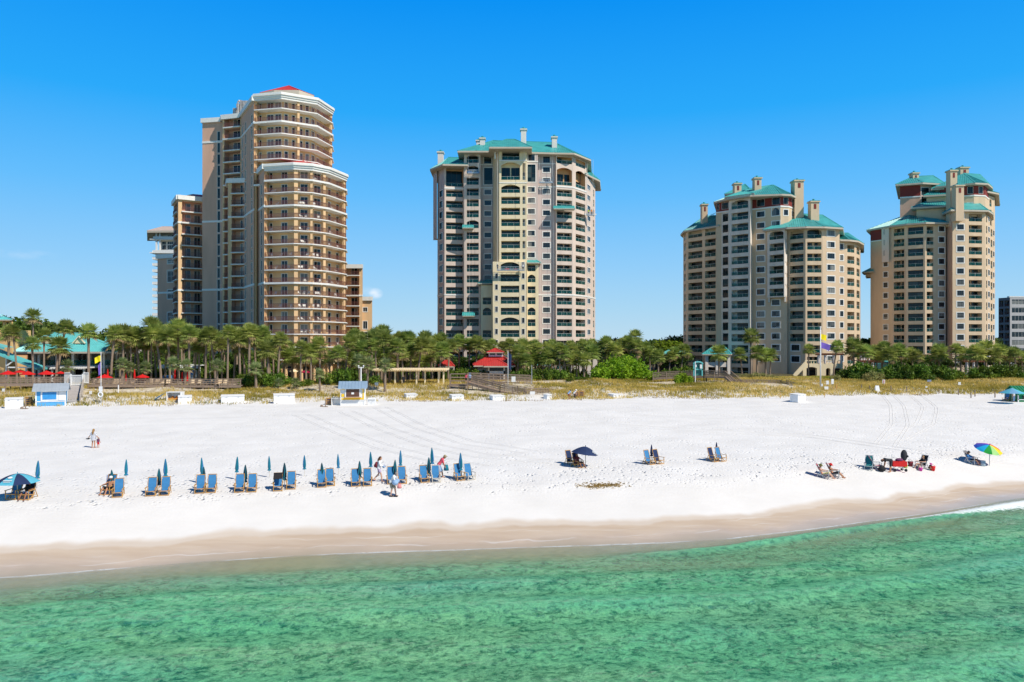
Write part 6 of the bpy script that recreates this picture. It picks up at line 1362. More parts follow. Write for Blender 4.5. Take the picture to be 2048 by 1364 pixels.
# ---- kiosks on the sand
def shed(name, label, px0, px1, pyb, ytop, mats, dep, roofm, over=.3, win=None, pitch=.9, lap=True):
    p = at((px0+px1)/2, pyb); D = p.y; w0 = xf(px1, D)-xf(px0, D); H = zf(ytop, D)-p.z; o = empty(name, tuple(p), label, 'kiosk')
    b = MB(); hw = w0/2
    b.box((p.x, D+dep/2, p.z+H/2), (w0, dep, H), 0, 0)
    for sx in (-1, 1):
        for dy in (0, dep): b.box((p.x+sx*(hw-.03), D+dy, p.z+H/2), (.16, .12, H), 0, 1)
    b.box((p.x, D-.02, p.z+H*.28), (w0, .08, .12), 0, 1)
    if lap:
        for k in range(int(H/.2)): b.box((p.x, D-.005, p.z+.1+k*.2), (w0-.2, .04, .025), 0, 0)
    b.build('wall', mats, o)
    r_ = MB(); zr = p.z+H+pitch; ym = D+dep/2
    for s0, y_ in ((-1, D-over-.15), (1, D+dep+over)):
        r_.add([(p.x-hw-over, y_, p.z+H-.12), (p.x+hw+over, y_, p.z+H-.12), (p.x+hw+over, ym, zr), (p.x-hw-over, ym, zr), (p.x-hw-over, y_, p.z+H-.22), (p.x+hw+over, y_, p.z+H-.22), (p.x+hw+over, ym, zr-.1), (p.x-hw-over, ym, zr-.1)], ((0, 1, 2, 3), (4, 7, 6, 5), (0, 4, 5, 1), (1, 5, 6, 2), (3, 7, 4, 0)))
        for k in range(int(w0/.45)+1): x = p.x-hw-over+.1+k*.45; r_.beam((x, y_, p.z+H-.09), (x, ym, zr+.03), .04, .06)
    r_.build('roof', roofm, o)
    for sx in (-1, 1):
        g = MB(); g.add([(p.x+sx*hw, D, p.z+H), (p.x+sx*hw, D+dep, p.z+H), (p.x+sx*hw, ym, zr-.12)], ((0, 1, 2),)); g.build('gable', mats[0], o)
    return o, p, D, w0, H
M_sky = mat('sky_blue_paint', (.10, .40, .72), .6, .08, 2); M_sky2 = mat('blue_shutter', (.04, .26, .58), .5, .15, 2); M_sheet = mat('grey_metal_sheet', (.42, .47, .52), .45, .08, 1, metal=.2)
o, p, D, w0, H = shed('beach_kiosk', 'sky blue beach kiosk with white trim and a grey metal roof beside the ramp', 76, 127, 812, 779, [M_sky, M_whitep], 2.6, M_sheet, .4, pitch=.8); o.rotation_euler[2] = .46
w = MB(); x = p.x-.15; w.box((x, D-.06, p.z+H*.62), (2.05, .1, 1.35)); w.build('window_frame', M_whitep, o); w = MB(); w.box((x, D-.1, p.z+H*.62), (1.65, .08, 1.0)); w.box((x, D-.15, p.z+H*.62), (.06, .02, 1.0)); w.build('shutter', M_sky2, o)
w = MB(); w.box((p.x+w0*.37, D-.04, p.z+H*.62), (w0*.22, .06, 1.25)); w.build('side_panel', M_whitep, o)
M_yk = mat('yellow_paint', (.85, .55, .03), .6, .06, 2)
o, p, D, w0, H = shed('beach_kiosk', 'yellow and white rental kiosk with a brown shuttered counter window and blue metal roof', 682, 729, 811, 774, [M_whitep, M_whitep], 2.6, mat('blue_metal_sheet', (.30, .42, .55), .45, .08, 1, metal=.2), .35, pitch=.75); o.rotation_euler[2] = .16
w = MB(); x = xf(705.5, D); w.box((p.x, D-.03, p.z+H*.93), (w0-.2, .06, .3)); w.box((p.x-w0*.42, D-.03, p.z+H*.55), (w0*.13, .06, .42)); w.box((p.x+w0*.44, D-.03, p.z+H*.6), (w0*.06, .06, 1.3)); w.box((p.x, D-.04, p.z+H*.36), (w0-.2, .08, .22)); w.build('yellow_boards', M_yk, o)
w = MB(); w.box((x, D-.07, p.z+H*.68), (2.15, .1, 1.3)); w.build('window_frame', M_whitep, o)
w = MB(); w.box((x, D-.11, p.z+H*.68), (1.8, .08, 1.05));
for k in range(9): w.box((x-.8+k*.2, D-.16, p.z+H*.68), (.02, .02, 1.0))
w.build('shutter', mat('brown_shutter', (.13, .065, .045), .6, .1, 3), o); w = MB(); w.box((x, D-.18, p.z+H*.66), (.36, .02, .26)); w.build('notice', M_whitep, o)
w = MB(); w.box((x, D-.3, p.z+H*.44), (2.3, .5, .07)); w.build('counter', M_gold, o)
w = MB(); w.box((p.x-w0/2-.03, D+1.3, p.z+H*.6), (.05, 2.3, H*.75)); w.build('side_boards', M_yk, o)
# bench box attached left
q = at(672, 811); w = MB(); hw = .62
for sx in (-hw, hw): w.box((q.x+sx, q.y+.4, q.z+.5), (.08, .8, 1.0))
w.box((q.x, q.y+.4, q.z+1.02), (1.4, .95, .07)); w.box((q.x, q.y+.78, q.z+.5), (1.2, .06, 1.0)); tag(w.build('shelf_unit', M_whitep), 'open white shelf unit against the left side of the yellow kiosk', 'shelf')
# green kiosk at the right edge
M_grn = mat('green_paint', (.01, .22, .09), .6, .08, 2)
o, p, D, w0, H = shed('beach_kiosk', 'dark green beach kiosk cut off by the right edge of the picture', 2036, 2100, 804, 787, [M_grn, M_whitep], 3, mat('green_roof', (.01, .20, .09), .6, .08, 2), .3, pitch=1.1)
w = MB(); w.box((p.x-w0/2+1.5, D-.05, p.z+H*.7), (1.6, .08, .9)); w.build('window', M_tint, o)
# ---- white storage boxes
def wbox(a, b, yt, yb, label, face=0, turn=0, lid=True, group='white storage boxes along the dune foot'):
    p = at((a+b)/2, yb); D = p.y; w0 = (b-a)/FPX*D; H = (yb-yt)/FPX*D*.84; o = empty('storage_box', tuple(p), label, 'storage box', group, rz=turn); dp = min(1.3, w0*.6)
    w = MB(); w.box((0, dp/2, H/2-.02), (w0-.06, dp-.06, H-.04)); w.box((0, 0, H/2), (.03, .03, H-.1)); w.build('body', M_whitep, o, loc=(0, 0, 0))
    if lid:
        w = MB(); w.add([(-w0/2, -.05, H-.08), (w0/2, -.05, H-.08), (w0/2, dp+.05, H+.05), (-w0/2, dp+.05, H+.05), (-w0/2, -.05, H-.0), (w0/2, -.05, H-.0), (w0/2, dp+.05, H+.13), (-w0/2, dp+.05, H+.13)], ((0, 3, 2, 1), (4, 5, 6, 7), (0, 1, 5, 4), (1, 2, 6, 5), (2, 3, 7, 6), (3, 0, 4, 7)))
        w.build('lid', M_whitep, o, loc=(0, 0, 0)); w = MB(); w.box((-w0*.25, -.07, H-.12), (.22, .04, .05)); w.box((w0*.25, -.07, H-.12), (.22, .04, .05)); w.build('latch', M_alu, o, loc=(0, 0, 0))
    return o
wbox(12, 43, 794, 816, 'large plain white storage box left of the blue kiosk', turn=.5); wbox(357, 383, 790, 807, 'white storage box right of the open box with blue canvas', turn=.4); wbox(443.5, 488, 789, 806, 'long low white storage box midway between the open box and the yellow kiosk', turn=.38)
wbox(548, 589, 786, 807, 'tall white double storage box left of the yellow kiosk', turn=.33); wbox(735, 751, 796, 810, 'small white box against the right side of the yellow kiosk')
wbox(812, 836, 787, 797, 'low white box, first one right of the yellow kiosk', turn=.5); wbox(903, 929, 788.5, 801, 'low white box midway between yellow kiosk and sloping walk', turn=.45); wbox(984, 1011, 790, 800, 'low white box just left of the end of the sloping walk', turn=.5)
wbox(1091, 1107, 788, 798, 'low grey sided box in front of the end of the wooden walk', turn=.9); wbox(1222, 1247, 787.5, 795, 'low white box half buried right of the seated resting person', turn=.8); wbox(1587, 1621, 786, 804, 'tall box with a grey shaded side on open sand before the third tower', turn=.75)
p = at(347, 803); D = p.y; o = empty('open_box', tuple(p), 'open white box with orange life vests inside and blue canvas leaning on it', 'storage box'); w = MB()
w.box((-1.0, .6, .65), (.08, 1.2, 1.3)); w.box((1.0, .6, .65), (.08, 1.2, 1.3)); w.box((0, .6, .06), (2, 1.2, .08)); w.box((0, .6, 1.3), (2.1, 1.25, .08)); w.box((0, 1.18, .65), (2, .05, 1.3)); w.build('body', M_whitep, o, loc=(0, 0, 0))
w = MB(); w.box((0, .75, .25), (1.8, .7, .35)); w.ball((-.4, .6, .5), .2); w.ball((.2, .7, .5), .22); w.build('life_vests', mat('orange_vest', (.7, .22, .03), .7, .1, 3), o, loc=(0, 0, 0))
w = MB(); w.add([(-3.0, .1, .05), (-2.6, -.3, .3), (-1.0, -.1, 1.35), (-1.1, .5, 1.4), (-2.9, .6, .4)], ((0, 1, 2), (0, 2, 3, 4))); w.add([(-3.0, .1, -.02), (-2.6, -.3, .2), (-1.0, -.1, 1.25), (-1.1, .5, 1.3), (-2.9, .6, .3)], ((0, 2, 1), (0, 4, 3, 2))); tag(w.build('folded_canvas', M_sky, None, loc=tuple(p)), 'folded blue canvas sheet leaning against the open white box', 'canvas')
# timber racks (stacked folded chairs) and bins
def rack(px, yb, h, label, w0=.75):
    p = at(px, yb); o = empty('chair_stack', tuple(p), label, 'chair stack', 'stacks of folded wooden chairs'); w = MB()
    for k in range(5): w.box((0, k*.09, h/2), (w0, .04, h), 0); 
    for k in range(6): w.box((0, -.05, .15+k*(h-.2)/5), (w0+.06, .04, .07))
    w.build('frames', M_gold, o, loc=(0, 0, 0)); w = MB()
    for k in range(3): w.box((0, -.075, .3+k*(h-.3)/3), (w0*.7, .01, .1))
    w.build('slings', MATS['navy_cloth'], o, loc=(0, 0, 0))

rack(56, 812, 1.25, 'folded wooden chairs stacked between the white box and blue kiosk'); rack(658, 810, 1.0, 'folded wooden chairs stacked left of the yellow kiosk'); rack(1152.6, 796, 1.0, 'left stack of folded wooden chairs behind the resting person'); rack(1163, 795, 1.05, 'right stack of folded wooden chairs behind the resting person')
for px, yt, yb, t in ((51, 797, 818, 'dark post with a round foot right of the large white box'), (651, 797, 814, 'short brown post standing left of the yellow kiosk')):
    p = at(px, yb); h = (yb-yt)/FPX*p.y; w = MB(); w.tube([(0, 0, -.2), (0, 0, h)], .07, 8); w.ball((-.55, .1, .12), .2); w.box((0, 0, .04), (.6, .3, .1)); tag(w.build('post', M_wood, None, loc=tuple(p)), t, 'post')
# ---- poles, flags, signs
def cloth(p, wdt, hgt, sag, label, m, seed, name='flag', limp=0):
    r = random.Random(seed); w = MB(); nx_, nz_ = 9, 6; G = []
    for j in range(nz_+1):
        row = []
        for i in range(nx_+1):
            f = i/nx_; g = j/nz_; x = wdt*f*(1-.35*limp*(g)); z = -hgt*g-sag*f*f-.25*limp*hgt*f; y = .16*wdt*math.sin(f*5+g*1.5+seed)*f
            row.append((p[0]+x, p[1]+y, p[2]+z))
        G.append(row)
    for j in range(nz_):
        for i in range(nx_): w.quad(G[j][i], G[j][i+1], G[j+1][i+1], G[j+1][i]); w.quad(*[(a_[0], a_[1]+.02, a_[2]) for a_ in (G[j][i], G[j+1][i], G[j+1][i+1], G[j][i+1])])
    return w.mesh(name, m, True, tuple(p))
M_yf = mat('yellow_flag', (.85, .66, .01), .8, .05, 2); M_pf = mat('purple_flag', (.16, .10, .42), .8, .08, 2)
def flagpole(px, yb, yt, label, flags, rad=.06, D=None):
    p = at(px, yb) if D is None else Vector((xf(px, D), D, gz(xf(px, D), D))); h = zf(yt, p.y)-p.z; o = empty('flag_pole', tuple(p), label, 'flag pole'); w = MB(); w.tube([(0, 0, -.3), (0, 0, h*.5), (0, 0, h)], [rad*1.3, rad, rad*.7], 10); w.ball((0, 0, h+.05), rad*1.4); w.build('pole', M_whitep, o, loc=(0, 0, 0), smooth=True)
    for (y, wdt, hgt, sag, m, t, sgn, limp) in flags:
        z = zf(y, p.y); me = cloth((0, 0, 0), wdt*sgn, hgt, sag, t, m, y, limp=limp); f = inst('flag', me, None, (p.x+.06*sgn, p.y, z)); tag(f, t, 'flag')
    return p
p = flagpole(1641, 776, 655, 'tall white flag pole before the third tower', [(668, 1.1, .95, .25, M_yf, 'yellow beach warning flag at the top of the tallest white pole', 1, .3), (684.5, 1.6, 1.05, .45, M_pf, 'purple beach warning flag below the yellow one on the tallest pole', 1, .35)], .11)
p = flagpole(202, 806, 706, 'thin white flag pole with life ring near the ramp gate', [(711, .85, .8, .25, M_yf, 'yellow flag on the thin pole near the ramp', -1, .5), (724, .34, 1.5, .1, M_pf, 'limp purple flag under the yellow one near the ramp', -1, 1.0)], .045)
w = MB(); w.box((0, -.08, zf(778, p.y)-p.z), (.5, .05, .72)); tag(w.build('sign', M_whitep, None, loc=tuple(p)), 'small white board on the thin flag pole near the ramp', 'sign')
bm = bmesh.new(); me = bpy.data.meshes.new('life_ring'); mb = MB(); R1, r1 = .30, .1
for i in range(24):
    a0, a1 = 2*math.pi*i/24, 2*math.pi*(i+1)/24
    for j in range(8):
        b0, b1 = 2*math.pi*j/8, 2*math.pi*(j+1)/8; f = lambda a, b: ((R1+r1*math.cos(b))*math.cos(a), -.14+r1*math.sin(b)*.7, (R1+r1*math.cos(b))*math.sin(a)); mb.quad(f(a0, b0), f(a1, b0), f(a1, b1), f(a0, b1))
lr_ = mb.build('life_ring', M_whitep, None, True, loc=(p.x, p.y, zf(789, p.y))); tag(lr_, 'white life ring hanging on the thin flag pole near the ramp', 'life ring')
p = flagpole(1016, 775, 704, 'grey flag pole with a hanging dark flag beside the red pavilion', [(705, .55, 2.6, .1, M_navy, 'dark limp flag hanging beside the red pavilion', 1, .5)], .05, D=128)
def pole(px, yb, yt, label, rad=.05, m=None, D=None, arm=False):
    p = at(px, yb) if D is None else Vector((xf(px, D), D, gz(xf(px, D), D))); h = zf(yt, p.y)-p.z; w = MB(); w.tube([(0, 0, -.3), (0, 0, h)], [rad, rad*.9], 8)
    if arm: w.box((0, 0, h-.1), (.9, .12, .12)); w.ball((-.4, 0, h+.15), .14); w.ball((.4, 0, h+.15), .14)
    return tag(w.build('post' if not arm else 'lamp_post', m or M_woodl, None, loc=tuple(p)), label, 'post' if not arm else 'lamp post')
pole(722, 763, 734, 'white twin headed lamp post behind the yellow kiosk', .12, M_whitep, 122, True)
pole(1063.5, 750, 730, 'thin grey pole at the right end of the upper timber platform', .06, M_alu, 130); pole(1413, 800, 778, 'thin pale stake alone on the sand left of the low walk', .05); pole(1560.6, 797, 784, 'short wooden stake left of the grey sided box', .05, M_gold); pole(1649, 795, 785, 'short wooden stake right of the grey sided box', .05, M_gold)
pole(1390.5, 750, 723, 'white pole beside the teal shelter on the raised walk', .09, M_whitep, 141); pole(236.7, 786, 770, 'white post standing in dune grass right of the thin flag pole', .09, M_whitep)
for i, (px, yb, yt) in enumerate(((1723, 779, 769), (1739, 780, 771), (1782, 784, 771), (1813.5, 785, 773), (1878, 787, 778), (1917, 790, 779), (1942, 796, 784), (1950, 793, 780), (1990, 795, 783))):
    o = pole(px, yb, yt, 'short dark post of the open line at the dune foot, '+('leftmost' if i == 0 else 'rightmost' if i == 8 else ordw(i)+' from the left'), .09, M_wood); o['group'] = 'short dark posts at the dune foot'
def sign(px, yc, wp, hp, yb, label, m=None, D=None):
    p = at(px, yb); k = p.y/FPX; z = zf(yc, p.y)-p.z; o = empty('sign', tuple(p), label, 'sign', 'small signs on the dune'); w = MB(); w.box((0, 0, z), (wp*k, .05, hp*k)); w.build('panel', m or M_whitep, o, loc=(0, 0, 0)); w = MB(); w.tube([(0, .05, -.2), (0, .05, z)], .04, 6); w.build('post', M_wood, o, loc=(0, 0, 0)); return o
M_bluesign = mat('blue_grey_sign', (.25, .30, .42), .6, .1, 2)
sign(6.7, 780, 5, 6, 788, 'small white sign at the left edge of the dune'); sign(181, 785, 5, 6, 792, 'small white sign between the ramp and the thin flag pole'); sign(416.7, 768, 4, 5, 777, 'small dark headed sign before the deck fence', M_bluesign); sign(753, 768, 7, 6, 776, 'small white sign right of the yellow kiosk')
sign(1655, 765, 5, 7.5, 780, 'white sign just right of the tall flag pole'); sign(1665, 763, 5, 10, 780, 'tallest white sign right of the tall flag pole'); sign(1652.6, 776, 8, 6, 782, 'low wide white sign at the foot of the tall flag pole'); sign(1644, 770, 3, 5, 780, 'tiny white sign touching the tall flag pole')
o = sign(1767.5, 763, 5, 7.5, 773, 'white sign with a red upright bar'); w = MB(); w.box((0, -.04, zf(763, o.location.y)-o.location.z), (.12, .03, .5)); w.build('red_bar', M_redc, o, loc=(0, 0, 0))
sign(1858.5, 761.5, 8, 4, 771, 'low blue grey sign in the tall dune grass', M_bluesign); sign(1919, 767, 5, 5.5, 777, 'white sign right of the blue grey one'); sign(1853, 774, 4, 3.5, 779, 'very small white marker in the dune grass edge'); sign(1673, 773, 2.5, 9, 781, 'narrow orange marker board right of the flag pole signs', M_gold)
p = at(1756, 785); w = MB(); h = 1.15; w.add([(-.4, 0, 0), (.4, 0, 0), (.3, .3, h), (-.3, .3, h), (-.4, .7, 0), (.4, .7, 0), (.3, .4, h), (-.3, .4, h)], ((0, 1, 2, 3), (5, 4, 7, 6), (3, 2, 6, 7), (1, 5, 6, 2), (4, 0, 3, 7))); tag(w.build('sandwich_board', M_whitep, None, loc=tuple(p)), 'white folding board standing on the sand near the vehicle tracks', 'sign board')
# teal shelter on the walk
C = Thing('notice_shelter', 'teal framed notice shelter with arched top on the raised walk', 'shelter', 1396, 142); w = MB(); blk(w, 1387, 1389, 728, 752, 142, .3); blk(w, 1403.5, 1405.5, 728, 752, 142, .3); blk(w, 1387, 1405.5, 738, 740, 142, .3)
for i in range(8):
    a0, a1 = math.pi*i/8, math.pi*(i+1)/8; w.beam(rel(1396.2-9*math.cos(a0), 728-4.5*math.sin(a0), 142.1), rel(1396.2-9*math.cos(a1), 728-4.5*math.sin(a1), 142.1), .35, .25)
w.build('frame', M_teal2, C.root); w = MB(); blk(w, 1389, 1403.5, 726.5, 751, 142.4, .1); w.build('panel', mat('teal_panel', (.05, .22, .20), .5, .1, 1), C.root)
w = MB(); blk(w, 1390.5, 1393.5, 729, 734, 142.2, .1); blk(w, 1400, 1404, 729, 737, 141.8, .1); w.build('notice', M_whitep, C.root)
# sweet seaweed patch and flat white boards
w = MB(); r = random.Random(3)
for k in range(420):
    px = 1172+68*r.random(); y = 969+6*r.random()+(.04*(1206-px)); p = at(px, y) if k % 6 == 0 else p+Vector((r.gauss(0, .25), r.gauss(0, .12), 0)); z = gz(p.x, p.y); s_ = r.uniform(.04, .14); a = r.uniform(0, 6.28); w.add([(p.x-s_*math.cos(a), p.y-s_*math.sin(a), z+.01), (p.x+s_*.3, p.y, z+.07), (p.x+s_*math.cos(a), p.y+s_*math.sin(a), z+.01)], ((0, 1, 2),))
tag(w.build('seaweed', mat('dry_seaweed', (.34, .22, .07), .9, .25, 6)), kind='stuff')
# ================================================================ umbrellas, chairs, people
M_blue = mat('blue_sling', (.045, .20, .42), .85, .10, 5); M_tealc = mat('teal_canvas', (.012, .19, .27), .8, .12, 4); M_aqua = mat('aqua_canvas', (.10, .42, .55), .8, .06, 3)
M_polew = mat('pale_pole', (.62, .55, .45), .6, .1, 4); M_dkc = mat('dark_canvas', (.02, .018, .02), .85, .1, 3)
def closed_umbrella(cols, H=2.25, seed=0, low=.75):
    r = random.Random(seed); o = empty('closed_umbrella', (0, 0, 0)); w = MB(); w.tube([(0, 0, -.4), (0, 0, H-.02)], .025, 8); w.build('pole', M_polew, o, loc=(0, 0, 0)); n = 16; prof = [(H, .012), (H-.08, .035), (H*.86, .07), (H*.7, .105), (H*.55, .125), (low+.3, .12), (low+.18, .085), (low+.08, .13), (low, .155)]
    w = MB(); rings = []
    for (z, q) in prof:
        q *= 1.12 if z < H-.05 else 1; rings.append([(q*(1+.28*math.cos(8*2*math.pi*i/n+seed))*math.cos(2*math.pi*i/n+z*.7), q*(1+.28*math.cos(8*2*math.pi*i/n+seed))*math.sin(2*math.pi*i/n+z*.7), z+(.05*math.sin(i*3.1+seed) if z < low+.1 else 0)) for i in range(n)])
    for a, b in zip(rings, rings[1:]):
        for i in range(n): w.quad(a[i], a[(i+1) % n], b[(i+1) % n], b[i], (i//2) % len(cols))
    w.build('canopy', cols, o, smooth=False, loc=(0, 0, 0)); return o
def open_umbrella(label, loc, rad, H, drop, cols, seg=8, tilt=(0, 0), name='beach_umbrella', scallop=0, logo=None, valance=.0, polem=None, group=None, cat='beach umbrella', rz=0, flat=1.6):
    o = empty(name, loc, label, cat, group); w = MB(); w.tube([(-math.tan(tilt[1])*0, 0, -.3), (0, 0, H+.02)], .028, 8); w.build('pole', polem or M_polew, o, loc=(0, 0, 0)); w.v; c = MB(); K = 6; sub = 4; n = seg*sub
    def P(i, j):
        f = j/K; a = 2*math.pi*i/n; q = rad*f*(1-.055*math.sin(math.pi*((i % sub)/sub))*f); z = -drop*(f**flat); return (q*math.cos(a), q*math.sin(a), z-(scallop*math.sin(math.pi*((i % sub)/sub)) if j == K else 0))
    for j in range(K):
        for i in range(n): c.quad(P(i, j), P(i, j+1), P(i+1, j+1), P(i+1, j), (i//sub) % len(cols))
    if valance:
        for i in range(n):
            a, b = P(i, K), P(i+1, K); c.quad(a, (a[0], a[1], a[2]-valance), (b[0], b[1], b[2]-valance), b, (i//sub) % len(cols))
    c.tube([(0, 0, 0), (0, 0, .1)], .03, 6, 0)
    cn = c.build('canopy', cols, o, loc=(0, 0, H)); cn.rotation_mode = 'ZYX'; cn.rotation_euler = (tilt[0], tilt[1], rz); rb = MB()
    for k in range(seg): a = 2*math.pi*k/seg; rb.beam((0, 0, -.05), (rad*.97*math.cos(a), rad*.97*math.sin(a), -drop*.95-.02), .02, .02)
    r_ = rb.build('ribs', M_alu, o, loc=(0, 0, H)); r_.rotation_mode = 'ZYX'; r_.rotation_euler = (tilt[0], tilt[1], rz)
    return o, cn
def chair_proto(sling, frame=M_gold, recl=18, name='beach_chair'):
    o = empty(name, (0, 0, 0)); t = R(recl); bx, bz = math.sin(t), math.cos(t); s0 = Vector((0, .18, .27)); bt = s0+Vector((0, bx, bz))*1.0; w = MB()
    for sx in (-.3, .3):
        w.beam((sx, -.25+.02, -.02), (sx, .30, .36), .045, .04); X = Vector((sx, 0, 0)); w.beam(s0-Vector((0, bx, bz))*.32+X, bt+X, .036, .036); w.beam((sx*1.06, -.42, .34), (sx*1.06, .42, .22), .04, .045); w.beam((sx*1.06, -.36, -.02), (sx*1.06, -.36, .56), .04, .04); w.beam((sx*1.16, -.40, .57), (sx*1.16, .34, .58), .08, .03); w.beam((sx*1.06, .62, -.02), (sx*1.06, .30, .57), .035, .035)
    w.beam((-.33, -.36, .03), (.33, -.36, .03), .045, .05); w.beam((-.33, -.40, .34), (.33, -.40, .34), .045, .045); w.beam((-.31, bt.y, bt.z), (.31, bt.y, bt.z), .045, .045); w.beam((-.33, .6, .03), (.33, .6, .03), .045, .045); w.build('frame', frame, o, loc=(0, 0, 0))
    s_ = MB(); pts = [(-.38, .33), (-.2, .26), (.0, .22), (.16, .25)]+[(s0.y+bx*q, s0.z+bz*q-.02*math.sin(q*3)) for q in (.12, .3, .5, .7, .85, .99)]
    wd = [.29, .29, .29, .27, .25, .25, .34, .34, .26, .26]
    for i in range(len(pts)-1):
        (a, b), (c, d) = pts[i], pts[i+1]; w0, w1 = wd[i], wd[i+1]
        if abs(w0-w1) > .05: w1 = w0 = min(w0, w1) if False else (w0+w1)/2
        s_.quad((-w0, a, b), (w0, a, b), (w1, c, d), (-w1, c, d)); s_.quad((-w0, a+.012, b-.012), (-w1, c+.012, d-.012), (w1, c+.012, d-.012), (w0, a+.012, b-.012))
    s_.build('sling', sling, o, loc=(0, 0, 0)); return o
CH_B = chair_proto(M_blue); CH_N = chair_proto(M_navy); CH_P = chair_proto(M_blue, M_polew)
protos = [CH_B, CH_N, CH_P]
def place(proto, px, yf, label, group, rz=0, sc=1.0):
    """front foot of the chair at the given pixel"""
    p = at(px, yf); p = p+Vector((0, .36*sc, 0)); return copy_tree(proto, (p.x, p.y, gz(p.x, p.y)), rz, None, label, group, sc)
GC = 'blue wooden beach chairs set in pairs'; pw = ['first', 'second', 'third', 'fourth', 'fifth', 'sixth', 'seventh', 'eighth', 'ninth', 'tenth']
prs = [((298, 993), (325, 992)), ((396, 988), (419, 987)), ((475.5, 986), (500.5, 985.5)), (None, (579.4, 980)), ((641, 976), (658, 973.5)), ((709, 974), (733, 973.6)), ((781, 969.5), (803, 969)), ((847.5, 966), (871, 965.7)), ((918, 963), (939, 961))]
place(CH_B, 231, 996, 'blue wooden beach chair right of the seated man in a white cap', GC, .3, .92)
for i, (a, b) in enumerate(prs):
    k = i+2
    for side, q in (('left', a), ('right', b)):
        if q is None: continue
        rz = {('left', 8): .35, ('right', 8): .45, ('right', 4): .1, ('left', 7): .12, ('left', 4): .06}.get((side, i), random.uniform(-.06, .06))*.6+.26; pale = (side, i) in (('right', 7), ('right', 8))
        place(CH_P if pale else CH_B, q[0], q[1], f'blue wooden beach chair, {side} one of the {pw[k-1]} pair from the left', GC, rz, .92)
c = place(CH_B, 553, 984, 'blue wooden beach chair with a dark sun canopy over its back', GC, .27, .92); w = MB()
w.add([(-.31, .05, 1.17), (.31, .05, 1.17), (.33, .52, 1.24), (-.33, .52, 1.24), (-.34, -.22, .88), (.34, -.22, .88)], ((0, 1, 2, 3), (4, 5, 1, 0))); w.add([(-.31, .05, 1.15), (.31, .05, 1.15), (.33, .52, 1.22), (-.33, .52, 1.22), (-.34, -.2, .87), (.34, -.2, .87)], ((0, 3, 2, 1), (4, 0, 1, 5))); w.build('sun_canopy', M_dkc, c, loc=(0, 0, 0))
UM_T = [closed_umbrella([M_tealc, M_tealc, M_blue], 2.3, i) for i in range(2)]; UM_D = closed_umbrella([M_tealc, M_dkc], 2.0, 3, .55); UM_N = closed_umbrella([M_navy, M_navy], 2.1, 4, .7)
def umb(proto, px, yt, yf, label, group, nomH, rz=0, lean=0):
    p = at(px, yf); h = zf(yt, p.y)-p.z; s_ = max(.6, min(1.3, h/nomH)); o = copy_tree(proto, tuple(p), rz, None, label, group, s_); o.rotation_euler[1] = lean; return o
GB = 'closed teal umbrellas in the back row'; GF = 'closed two tone umbrellas between the chairs'
bk = [(74, 920.6, 975), (252, 918, 967), (331, 917, 970), (405, 915, 968), (473, 913, 960), (539, 911.5, 955), (609, 910, 953), (677, 907.5, 950), (742, 903, 949), (801, 900, 946), (865, 895, 944)]
for i, (px, yt, yf) in enumerate(bk): umb(UM_T[i % 2], px, yt, yf, 'closed teal umbrella in the back row, '+('leftmost' if i == 0 else 'rightmost' if i == len(bk)-1 else ordw(i)+' from the left'), GB, 2.3, i*.9, random.uniform(-.04, .05))
fr_ = [(224.8, 939, 985), (318, 936.5, 984), (407.5, 933, 980), (490, 929, 978), (569, 925, 974), (645.5, 925, 970), (719.7, 921, 968), (789, 919, 964), (858, 914, 961), (921.4, 912, 958)]
for i, (px, yt, yf) in enumerate(fr_): umb(UM_D if i < 9 else UM_T[0], px, yt, yf, 'closed teal and black umbrella between the chairs of the '+pw[i]+' pair from the left', GF, 2.0, i*1.3, random.uniform(-.05, .04))
# dark blue sets to the right
GN = 'navy wooden beach chairs on the right'
place(CH_B, 1301, 930, 'blue left chair of the pair with a closed navy umbrella, nearest the open navy umbrella', GN, .62, .9); place(CH_N, 1318.5, 929, 'navy right chair of the pair nearest the open navy umbrella', GN, .62, .9)
place(CH_N, 1429, 924.5, 'navy left chair of the isolated pair right of centre', GN, .62, .9); place(CH_B, 1444, 924, 'blue right chair of the isolated pair right of centre', GN, .6, .9)
umb(UM_N, 1303, 888.5, 924, 'closed navy umbrella behind the pair nearest the open navy umbrella', 'closed navy umbrellas', 2.1); umb(UM_N, 1433, 884, 919, 'closed navy umbrella behind the isolated pair right of centre', 'closed navy umbrellas', 2.1, 1)
place(CH_N, 1143, 931, 'navy chair on the left under the open navy umbrella', GN, .62, .9); CP2 = place(CH_N, 1157, 936, 'navy chair holding the person under the open navy umbrella', GN, .62, .9)
p = at(1171, 934); open_umbrella('open navy beach umbrella with white lettering on its edge', tuple(p), 1.08, zf(893, p.y)-p.z, .55, [M_navy], 8, (0, .14))
lt = MB(); un = [o for o in COL.objects if o.get('label', '').startswith('open navy')][0]; uz = zf(893, p.y)-p.z
for k, (hh_, ww_) in enumerate(((.16, .05), (.15, .12), (.16, .05), (.13, .11), (.15, .05), (.12, .09))):
    lt.box((.52+.07*k, -.40+.03*k, uz-.30-.045*k), (.045, .02, hh_), .5)
lt.build('lettering', M_whitep, un, loc=(0, -.16, -.02))
